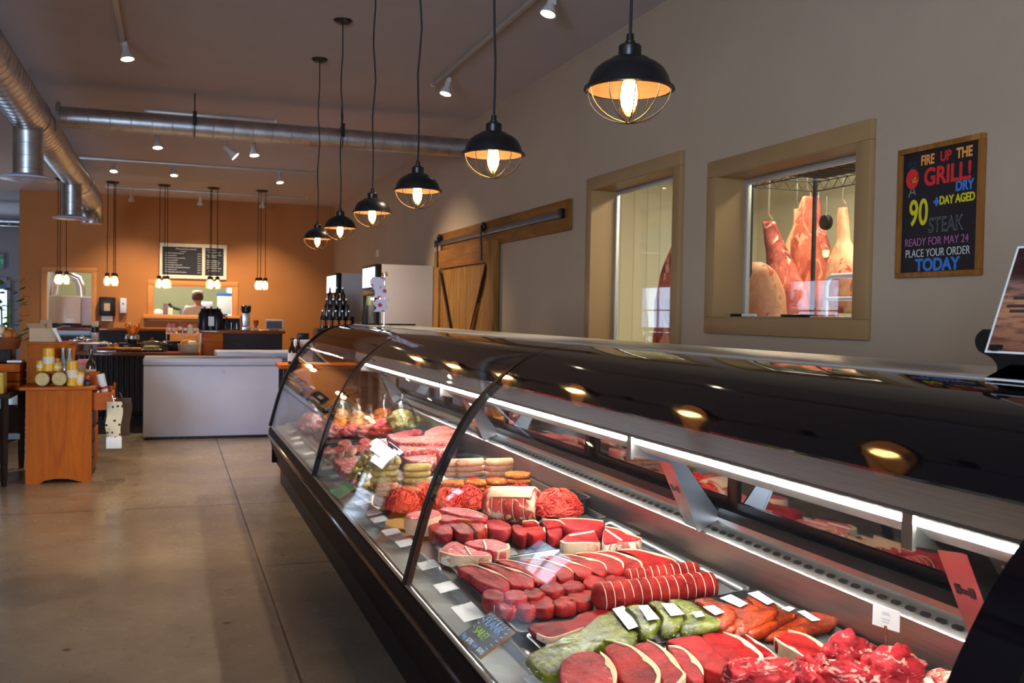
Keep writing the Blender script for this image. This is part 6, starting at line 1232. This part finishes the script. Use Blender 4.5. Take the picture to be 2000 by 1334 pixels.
t_ = [(340, 'wooden tea crate with pink packs above, left of two', 0), (372, 'wooden tea crate with orange packs above, right of two', 1)]
X_ = at_y(356, 670, 13.0).x; t = thing('goods_rack', 'pale wire goods rack standing on the tasting counter', 'rack', (X_, 13.05, ZC)); b = BM()
for x in (-.19, 0, .19):
    for y in (-.1, .1): tube(b, [(x, y, 0), (x, y, .29)], .006, 6)
box2(b, (-.2, -.11, .21), (.2, .11, .225)); obj('rack_frame', b, M_CREAM, t); b = BM(); box2(b, (-.18, -.10, 0), (.0, .1, .12), .003); obj('brown_bin', b, M_DKWOOD, t); b = BM(); box2(b, (.02, -.10, 0), (.18, .1, .18), .003); obj('clear_bin', b, M_JARG, t)
for k, (dx, w, h, m, l) in enumerate(((-.16, .05, .12, M_PINKP, 'pink and white pack, first from the left on the goods rack'), (-.105, .04, .12, M_PINKP, 'pink and white pack, second from the left on the goods rack'), (-.03, .06, .15, M_BURGER, 'dark brown pack, tallest on the goods rack'), (.035, .05, .12, M_RED, 'red pack beside the tall brown one on the goods rack'), (.095, .05, .11, M_CREAM, 'cream pack on the goods rack'), (.15, .045, .12, M_ORANGEL, 'orange pack at the right of the goods rack'))):
    t = thing('food_pack', l, 'pack', (X_+dx, 13.05, ZC+.2255), 0, 'packs on the goods rack'); b = BM(); prism(b, [(-w/2, 0), (w/2, 0), (w/2, h*.85), (w*.1, h), (-w*.1, h), (-w/2, h*.85)], -.04, .04, 'xz'); obj('pack_body', b, m, t); b = BM(); box2(b, (-w*.4, -.042, h*.25), (w*.4, -.04, h*.55)); obj('pack_label', b, M_CREAM, t)
X_ = at_y(368, 685, 12.55).x; t = thing('bread_basket', 'brown paper bread basket with rolls at the right end of the tasting counter', 'basket', (X_, 12.6, ZC)); b = BM(); lathe(b, [(.003, 0), (.11, 0), (.13, .10), (.12, .10), (.10, .01)], 22); obj('basket_body', b, M_CARD, t)
for k in range(5): b = BM(); bmesh.ops.create_icosphere(b, subdivisions=2, radius=.042, matrix=Matrix.Translation((.06*math.cos(k*1.3), .06*math.sin(k*1.3), .10+.012*(k % 2)))); obj('bread_roll', b, [M_CREAM, M_CHICK][k % 2], t)
# things on the till counter
def airpot(px, label):
    X = at_y(px, 630, 13.0).x; t = thing('coffee_flask', label, 'flask', (X, 13.0, tz), 0, 'black coffee flasks'); b = BM(); lathe(b, [(.003, 0), (.075, 0), (.078, .02), (.075, .20), (.05, .24), (.045, .27), (.003, .275)], 22); obj('flask_body', b, M_BLACK, t)
    if 'white label' in label: b = BM(); box2(b, (-.035, -.080, .05), (.035, -.0755, .17)); obj('label_plate', b, M_PAPER, t)
    b = BM(); tube(b, [(.0, 0, .27), (.0, -.04, .285), (0, -.09, .27)], .014, 8); tube(b, [(.075, 0, .18), (.12, 0, .16), (.11, 0, .06), (.075, 0, .04)], .010, 8); obj('spout_handle', b, M_BLACK, t)
airpot(399, 'black coffee flask at the left end of the till counter'); airpot(412, 'black coffee flask with white label, beside the left one'); airpot(424, 'black coffee flask, right of the labelled one')
X_ = at_y(446, 635, 13.1).x; t = thing('cup_rack', 'dark wooden rack of upright glasses on the till counter', 'rack', (X_, 13.15, tz)); b = BM(); box2(b, (-.16, .04, 0), (.16, .06, .15)); box2(b, (-.16, -.06, 0), (-.145, .06, .15)); box2(b, (.145, -.06, 0), (.16, .06, .15)); box2(b, (-.16, -.06, .135), (.16, .06, .15)); obj('rack_frame', b, M_DKWOOD, t)
for k in range(4): t2_ = thing('drinking_glass', 'small drinking glass in the dark rack, %s from the left' % ORD[k], 'glass', (X_-.105+.07*k, 13.13, tz), 0, 'glasses in the dark rack'); b = BM(); lathe(b, [(.003, 0), (.022, 0), (.026, .09), (.024, .09), (.02, .006)], 14); obj('glass_body', b, M_JARG, t2_)
X_ = at_y(481, 620, 13.0).x; t = thing('coffee_grinder', 'black and silver coffee grinder on the till counter', 'grinder', (X_, 13.05, tz)); b = BM(); box2(b, (-.055, -.08, 0), (.055, .08, .05), .006); box2(b, (-.045, 0, .05), (.05, .08, .24), .006); obj('grinder_body', b, M_STEELP, t); b = BM(); lathe(b, [(.04, .22), (.062, .24), (.066, .31), (.05, .325), (.003, .325)], 20); obj('bean_hopper', b, M_BLACK, t); b = BM(); box2(b, (-.075, -.06, .0), (-.056, .06, .19), .003); obj('side_plate', b, M_ORANGEL, t)
X_ = at_y(500, 635, 13.0).x; t = thing('glass_cup', 'small footed glass of brown coffee on the till counter', 'glass', (X_, 13.0, tz)); b = BM(); lathe(b, [(.003, 0), (.03, 0), (.028, .025), (.012, .05), (.03, .08), (.034, .13), (.003, .13)], 16); obj('glass_body', b, M_BURGER, t); b = BM(); lathe(b, [(.031, 0), (.033, .004), (.030, .03), (.026, .034)], 16, cap=False); obj('glass_foot', b, M_CREAM, t)
X_ = at_y(537, 638, 13.0).x; t = thing('till_screen', 'grey till screen with pale frame seen from behind', 'screen', (X_, 13.1, tz)); b = BM(); box(b, (0, 0, .075), (.23, .02, .13), .006); obj('screen_frame', b, M_CREAM, t); b = BM(); box(b, (0, -.011, .07), (.20, .004, .10)); obj('screen_back', b, plain('grey_screen', srgb(90, 86, 90), .4), t); b = BM(); box(b, (0, .02, .005), (.12, .1, .010), .003); obj('screen_foot', b, M_BLACK, t)

# on the orange wall
t = thing('towel_dispenser', 'black paper towel dispenser on the orange wall beside the kitchen door', 'dispenser', (at_y(210, 600, YB).x, YB, at_y(210, 617, YB).z)); b = BM(); box2(b, (-.13, -.18, 0), (.13, -.001, .33), .02); obj('cabinet', b, M_BLACK, t); b = BM(); box2(b, (-.045, -.184, .09), (.05, -.18, .22)); obj('cup_sticker', b, M_CARD, t); b = BM(); box2(b, (-.09, -.13, -.085), (.09, -.10, .0), .003); obj('paper_sheet', b, M_PAPER, t)
t = thing('soap_dispenser', 'white wall soap dispenser right of the black towel dispenser', 'dispenser', (at_y(241, 600, YB).x, YB, at_y(241, 612, YB).z)); b = BM(); box2(b, (-.058, -.11, 0), (.058, -.001, .27), .02); obj('dispenser_body', b, M_WHITE, t); b = BM(); lathe(b, [(.002, 0), (.014, 0), (.014, .004), (.002, .004)], 14, (0, -.115, .17), axis='y'); obj('window', b, M_BLACK, t)
bottle(254, 17.55, kz, .12, .025, M_STEELP, 'small silver shaker on the back counter below the soap dispenser', cat='shaker', name='shaker')
t = thing('menu_board', 'cream framed menu board with two chalk panels above the kitchen hatch', 'sign', mat4=plane_m((.372, YB, 2.29), (1, 0, 0), (0, 0, 1)))
bw, bh = .578, .315
for nm, a, c_ in (('frame_rail', (-bw, bh-.065, .001), (bw, bh, .04)), ('frame_rail', (-bw, -bh, .001), (bw, -bh+.065, .04)), ('frame_rail', (-bw, -bh+.065, .001), (-bw+.055, bh-.065, .04)), ('frame_rail', (bw-.055, -bh+.065, .001), (bw, bh-.065, .04)), ('frame_rail', (.15, -bh+.065, .001), (.205, bh-.065, .04))): b = BM(); box2(b, a, c_, .004); obj(nm, b, M_CREAM, t)
for a, c_ in ((-bw+.055, .15), (.205, bw-.055)): b = BM(); box2(b, (a, -bh+.065, .001), (c_, bh-.065, .02)); obj('chalk_panel', b, M_BOARD, t)
rnd = random.Random(8)
def scr(x0, x1, y, h): 
    n = max(2, int((x1-x0)/.014)); return [(x0+(x1-x0)*k/n, y+(h if k % 2 else 0)*rnd.uniform(.4, 1)) for k in range(n+1)]
L1 = [scr(-.30, .05, .205, .028), scr(-.22, -.12, .168, .016)]+[scr(-.49, rnd.uniform(-.30, -.05), .13-.042*k, .018) for k in range(9)]+[scr(.07, .13, .13-.042*k, .018) for k in range(9)]
L2_ = [scr(.23, .40, .205, .02), scr(.26, .48, .165, .02), scr(.23, .49, .115, .02), scr(.25, .40, .08, .02)]+[scr(.23, rnd.uniform(.42, .49), .02-.035*k, .016) for k in range(5)]+[scr(.26, .46, -.165, .018)]
for q_ in L1+L2_: strokes(t, [q_], CH_W, .005, .0205, 'chalk_line')

# ---------------------------------------------------------------- kitchen beyond
t = thing('kitchen_fridge', 'tall pale two-door fridge seen through the kitchen doorway', 'fridge', (at_y(128, 600, 20.0).x, 20, 0)); fx0, fx1 = at_y(95, 600, 20).x-t.location.x, at_y(158, 600, 20).x-t.location.x; fz = at_y(120, 578, 20).z
b = BM(); box2(b, (fx0, 0, .1), (fx1, .7, fz), .01); obj('fridge_body', b, M_ALU, t); b = BM(); box2(b, (fx1+.004, .02, .1), (fx1+.24, .7, fz-.01), .01); obj('side_door', b, M_WHITE, t); b = BM(); box2(b, (fx0+.02, .02, 0), (fx1+.2, .68, .1)); obj('plinth', b, M_BLACK, t); b = BM(); box2(b, (fx0+.30, -.008, fz-.42), (fx0+.5, -.001, fz-.12)); obj('notice', b, M_PAPER, t)
t = thing('exhaust_duct', 'shiny bent exhaust duct above the kitchen fridge', 'duct', (at_y(130, 570, 20.4).x, 20.4, fz)); b = BM(); tube(b, [(-.22, 0, .0), (-.20, 0, .22), (-.10, 0, .36), (.06, 0, .40), (.20, 0, .34), (.26, 0, .18), (.27, 0, .0)], .085, 16); obj('duct_bend', b, M_STEELP, t, smooth=60)
t = thing('person', 'person in white shirt and white cap seen from behind through the kitchen hatch', 'person', (at_y(386, 600, 19.4).x, 19.4, 0))
def skin(name, J, E_, parent, m):
    me = bpy.data.meshes.new(name); me.from_pydata([j[:3] for j in J], E_, []); o = bpy.data.objects.new(name, me); COL.objects.link(o); o.parent = parent; me.materials.append(m)
    s = o.modifiers.new('skin', 'SKIN'); s.use_smooth_shade = True
    for v, j in zip(me.skin_vertices[0].data, J): v.radius = (j[3], j[4] if len(j) > 4 else j[3])
    me.skin_vertices[0].data[0].use_root = True; o.modifiers.new('sub', 'SUBSURF').levels = 2; o.modifiers['sub'].render_levels = 2; return o
# joints: pelvis, waist, chest, neck base, neck, head x3, shoulder/elbow/wrist (two), hip/knee/ankle/toe (two)
J = [(0, 0, .93, .15, .11), (0, .0, 1.08, .14, .10), (0, .02, 1.24, .17, .11), (0, .05, 1.37, .10, .08), (0, .08, 1.43, .055), (0, .10, 1.49, .075), (0, .11, 1.56, .088, .10), (0, .11, 1.62, .06)]
Ed = [(k, k+1) for k in range(7)]
for s in (-1, 1):
    i0 = len(J); J += [(s*.17, .03, 1.34, .07), (s*.25, .12, 1.10, .048), (s*.16, .36, 1.06, .038), (s*.13, .44, 1.06, .04, .018)]; Ed += [(2, i0), (i0, i0+1), (i0+1, i0+2), (i0+2, i0+3)]
    for k in range(5):
        q = len(J); dx = (-.03+.018*k); J += [(s*.13+dx, .49 if k else .45, 1.05, .009), (s*.13+dx*1.2, .535-.01*abs(k-2) if k else .48, 1.03, .008)]; Ed += [(i0+3, q), (q, q+1)]
    i1 = len(J); J += [(s*.10, 0, .86, .10), (s*.11, .01, .48, .065), (s*.11, -.02, .09, .045), (s*.11, .14, .035, .04)]; Ed += [(0, i1), (i1, i1+1), (i1+1, i1+2), (i1+2, i1+3)]
skin('body', J, Ed, t, M_SKIN)
Js = [(0, 0, .90, .165, .125), (0, .0, 1.08, .155, .115), (0, .02, 1.24, .185, .125), (0, .05, 1.36, .125, .095), (0, .065, 1.40, .075, .07)]; Es = [(0, 1), (1, 2), (2, 3), (3, 4)]
for s in (-1, 1): i0 = len(Js); Js += [(s*.175, .03, 1.335, .085), (s*.225, .08, 1.2, .07)]; Es += [(2, i0), (i0, i0+1)]
skin('shirt', Js, Es, t, M_CLOTH)
Jt = [(0, 0, .92, .16, .125)]; Et = []
for s in (-1, 1): i1 = len(Jt); Jt += [(s*.10, 0, .84, .115), (s*.11, .01, .48, .08), (s*.11, -.01, .08, .065)]; Et += [(0, i1), (i1, i1+1), (i1+1, i1+2)]
skin('trousers', Jt, Et, t, M_DENIM)
b = BM(); bmesh.ops.create_icosphere(b, subdivisions=3, radius=1)
for v in b.verts: v.co = (v.co.x*.098, v.co.y*.112-.008, v.co.z*.105 if v.co.z > -.6 else -.063)
obj('hair', b, M_HAIR, t, (0, .095, 1.56), smooth=80)
b = BM(); lathe(b, [(.090, .0), (.098, .02), (.094, .045), (.075, .065), (.04, .075), (.002, .078)], 22); obj('cap', b, M_CLOTH, t, (0, .10, 1.60), smooth=80)
b = BM(); [bmesh.ops.create_icosphere(b, subdivisions=2, radius=.02, matrix=Matrix.Translation((s*.093, .11, 1.54)) @ Matrix.Diagonal((.45, .8, 1.4, 1))) for s in (-1, 1)]; obj('ear', b, M_SKIN, t)
b = BM(); prism(b, [(.19, 1.555), (.225, 1.535), (.22, 1.52), (.19, 1.515)], -.012, .012, 'yz'); obj('nose', b, M_SKIN, t)
for s in (-1, 1): b = BM(); bmesh.ops.create_icosphere(b, subdivisions=2, radius=.011, matrix=Matrix.Translation((s*.034, .196, 1.565))); obj('eye', b, M_PAPER, t)
b = BM(); tube(b, [(-.022, .195, 1.495), (0, .203, 1.492), (.022, .195, 1.495)], .005, 6); obj('mouth', b, plain('lip', srgb(180, 100, 90), .5), t)
t.scale = (1.07, 1.07, 1.07)
hz = KW[2]+.001; sy = YB+.02
for i, (u, w, h, m, nm, l, cat) in enumerate(((309, .13, .07, M_CLOTH, 'cloth_bundle', 'folded white cloth on the left of the kitchen hatch sill', 'cloth'), (323, .07, .20, plain('mauve_carton', srgb(120, 96, 110), .6), 'carton', 'mauve upright carton on the kitchen hatch sill', 'box'), (333, .075, .12, M_CREAM, 'carton', 'cream carton beside the mauve one on the hatch sill', 'box'))):
    X_ = at_y(u, 600, sy).x; t = thing(nm, l, cat, (X_, sy, hz)); b = BM()
    if i == 0: bmesh.ops.create_icosphere(b, subdivisions=3, radius=1); [setattr(v, 'co', Vector((v.co.x*.09, v.co.y*.06, max(v.co.z, -.4)*.07+.028))) for v in b.verts]; obj('cloth_fold', b, m, t, smooth=80)
    else: box2(b, (-w/2, -.03, 0), (w/2, .03, h), .003); obj('carton_body', b, m, t); b = BM(); box2(b, (-w/2-.001, -.031, h*.8), (w/2+.001, .031, h+.002), .003); obj('carton_top', b, m, t)
X_ = at_y(362, 600, 21.5).x; t = thing('kitchen_shelf', 'steel kitchen bench against the sage wall beyond the hatch', 'bench', (.6, 21.7, 0)); b = BM(); box2(b, (-1.4, -.3, 1.2), (1.2, .35, 1.24), .004); obj('bench_top', b, M_STEELP, t); [obj('leg', (lambda q: (tube(q, [(x, y, 0), (x, y, 1.2)], .02, 8), q)[1])(BM()), M_STEELP, t) for x in (-1.3, 1.1) for y in (-.25, .3)]
t = thing('steel_kettle', 'black handled steel pot on the kitchen bench beyond the hatch', 'pot', (X_, 21.6, 1.241)); b = BM(); lathe(b, [(.003, 0), (.12, 0), (.125, .2), (.003, .21)], 20); obj('pot_body', b, M_STEELP, t); b = BM(); tube(b, [(-.12, 0, .18), (-.26, 0, .22), (-.33, 0, .30)], .03, 8); tube(b, [(.12, 0, .16), (.2, 0, .2)], .03, 8); obj('handle', b, M_BLACK, t)
X_ = at_y(405, 600, 21.5).x; t = thing('food_mixer', 'white food mixer on the kitchen bench behind the person', 'mixer', (X_, 21.6, 1.241)); b = BM(); box2(b, (-.1, -.1, 0), (.1, .12, .04), .01); box2(b, (.02, -.05, .04), (.1, .05, .26), .01); box2(b, (-.16, -.06, .24), (.12, .06, .36), .03); obj('mixer_body', b, M_WHITE, t); b = BM(); lathe(b, [(.003, 0), (.05, 0), (.08, .1), (.085, .16), (.003, .16)], 18, (-.06, 0, .042)); obj('bowl', b, M_STEELP, t)
X_ = at_y(440, 590, 21.9).x; t = thing('paper_holder', 'white paper holder with blue trim on the sage kitchen wall', 'holder', (X_, 22.19, 1.33)); b = BM(); box2(b, (-.16, -.08, 0), (.14, 0, .42), .01); obj('holder_body', b, M_PAPER, t); b = BM(); box2(b, (-.165, -.085, .40), (.145, 0, .47), .008); obj('blue_trim', b, CH_B, t)
o = bpy.data.objects.new('window_10', None); COL.objects.link(o); o.location = (2.0, 22.2, 1.0); struct(o); X_ = at_y(451, 590, 22.1).x
b = BM(); box2(b, (X_-.06, 22.17, .95), (X_+.10, 22.199, 2.35)); obj('lit_pane', b, glow('daylit_pane', (.8, .9, 1, 1), .8), o, world=True); b = BM(); box2(b, (X_-.10, 22.16, .9), (X_-.06, 22.2, 2.4)); box2(b, (X_+.10, 22.16, .9), (X_+.14, 22.2, 2.4)); box2(b, (X_-.06, 22.16, .9), (X_+.10, 22.2, .95)); obj('window_frame', b, M_WHITE, o, world=True)

# ---------------------------------------------------------------- drink fridges and goods by the right wall
M_LIT = glow('lit_header', (.72, .88, 1, 1), .8); M_FSIDE = plain('pale_fridge_side', srgb(196, 188, 182), .5, var=.02, bs=120, bst=.05); M_FIN = plain('fridge_interior', srgb(190, 196, 205), .5)
def cooler(y0, y1, x0, h, label):
    t = thing('drinks_fridge', label, 'fridge', ((x0+2.88)/2, (y0+y1)/2, 0), 0, 'glass door drinks fridges')
    b = BM(); box2(b, (x0+.07, y0, .06), (2.88, y0+.04, h), .004); box2(b, (x0+.07, y1-.04, .06), (2.88, y1, h), .004); box2(b, (2.84, y0+.04, .06), (2.88, y1-.04, h)); box2(b, (x0+.07, y0+.04, h-.04), (2.84, y1-.04, h)); box2(b, (x0+.07, y0+.04, .06), (2.84, y1-.04, .16)); obj('cabinet_shell', b, M_FSIDE, t, world=True)
    b = BM(); box2(b, (x0+.1, y0+.04, 0), (2.86, y1-.04, .06)); obj('plinth', b, M_BLACK, t, world=True)
    b = BM(); box2(b, (x0, y0, h-.28), (x0+.07, y1, h), .004); hd = obj('header_box', b, M_BLACK, t, world=True)
    b = BM(); box2(b, (x0-.006, y0+.04, h-.26), (x0, y1-.04, h-.03)); obj('lit_header', b, M_LIT, t, world=True)
    b = BM()
    for a, c_ in (((x0, y0, .12), (x0+.05, y0+.07, h-.29)), ((x0, y1-.07, .12), (x0+.05, y1, h-.29)), ((x0, y0+.07, h-.36), (x0+.05, y1-.07, h-.29)), ((x0, y0+.07, .12), (x0+.05, y1-.07, .20))): box2(b, a, c_, .003)
    dd = obj('door_frame', b, M_BLACK, t, world=True)
    b = BM(); box2(b, (x0+.02, y0+.07, .20), (x0+.026, y1-.07, h-.36)); obj('door_glass', b, M_WGLASS, t, world=True, smooth=0)
    for z in (.45, .8, 1.15, 1.45): b = BM(); box2(b, (x0+.12, y0+.05, z), (2.80, y1-.05, z+.012)); obj('inner_shelf', b, M_FIN, t, world=True)
    b = BM(); tube(b, [(x0+.1, y0+.1, h-.39), (x0+.1, y1-.1, h-.39)], .014, 8); obj('inner_lamp', b, glow('inner_lamp', (1, .86, .62, 1), 6), t, world=True)
    b = BM(); tube(b, [(x0-.03, y1-.1, .9), (x0-.03, y1-.1, 1.3)], .012, 8); tube(b, [(x0-.03, y1-.1, .92), (x0, y1-.1, .92)], .008, 6); tube(b, [(x0-.03, y1-.1, 1.28), (x0, y1-.1, 1.28)], .008, 6); obj('door_handle', b, M_STEELP, t, world=True)
cooler(10.95, 11.75, 2.20, 1.985, 'glass door drinks fridge with lit header, nearest to the barn door')
cooler(13.1, 13.95, 2.10, 1.955, 'glass door drinks fridge with lit header, farther one by the orange wall')
for i in range(6):
    z = (1.162, 1.462)[i // 3]; X_ = 2.40; t = thing('drink_bottle', 'blue drink bottle inside the nearer fridge, %s, %s row' % (ORD[i % 3], ('lower', 'upper')[i // 3]), 'bottle', (X_, 11.15+.17*(i % 3), z), 0, 'bottles inside the nearer fridge'); b = BM(); lathe(b, [(.003, 0), (.04, 0), (.04, .13), (.015, .18), (.015, .21), (.003, .21)], 14); obj('bottle_body', b, CH_B, t); b = BM(); lathe(b, [(.003, .205), (.018, .205), (.018, .225), (.003, .225)], 10); obj('cap', b, M_PAPER, t)
# stepped sauce display
sx = at_y(655, 620, 12.0).x
t = thing('stepped_stand', 'dark stepped stand holding the pyramid of sauce bottles', 'stand', (sx, 12.0, 0)); b = BM(); box2(b, (-.24, -.22, 0), (.24, .22, 1.23), .004); box2(b, (-.16, -.08, 1.23), (.22, .22, 1.375), .004); box2(b, (-.10, .06, 1.375), (.18, .22, 1.52), .004); obj('stand_body', b, M_DKWOOD, t); b = BM(); box2(b, (-.26, -.24, 1.215), (.26, .24, 1.231), .003); obj('stand_top', b, M_BAR, t)
for tier, (z, y, xs) in enumerate(((1.2315, -.15, (-.18, -.10, -.02, .06, .14)), (1.3755, -.01, (-.11, -.03, .05, .13)), (1.5205, .13, (-.05, .03, .11)))):
    for k, x in enumerate(xs): bottle(0, 12.0+y, z, .215, .032, M_BOTTLE, 'dark sauce bottle, %s from left in the %s row of the pyramid' % (ORD[k], ('front bottom', 'middle', 'top')[tier]), group='sauce bottle pyramid', lab=M_ORANGEL if tier == 0 else None, cap=M_STEELP, name='sauce_bottle', x=sx+x)
# small side table beyond the case end
qx = at_y(548, 715, 9.8).x; qz = at_y(548, 713, 9.8).z
t = thing('side_table', 'small wooden table just beyond the far end of the case', 'table', (qx+.4, 9.9, 0)); b = BM(); box2(b, (-.40, -.1, qz-.04), (.42, .45, qz), .004); obj('table_top', b, M_ORTOP, t); [obj('leg', (lambda q: (box2(q, (x-.025, y-.025, 0), (x+.025, y+.025, qz-.04)), q)[1])(BM()), M_DKWOOD, t) for x in (-.34, .36) for y in (-.04, .4)]
bottle(571, 9.95, qz, .26, .04, M_BOTTLE, 'dark bottle with white label on the small side table, front one', lab=M_PAPER, cap=M_BLACK, group='dark bottles on the side table'); bottle(583, 10.05, qz, .26, .04, M_BOTTLE, 'dark bottle on the small side table, behind the labelled one', cap=M_BLACK, group='dark bottles on the side table')
X_ = at_y(592, 670, 10.2).x; t = thing('label_printer', 'white box with a black printer on top on the side table', 'printer', (X_, 10.25, qz)); b = BM(); box2(b, (-.09, -.07, 0), (.10, .07, .24), .006); obj('white_box', b, M_WHITE, t); b = BM(); box2(b, (-.055, -.05, .241), (.06, .05, .31), .008); obj('printer_top', b, M_BLACK, t)
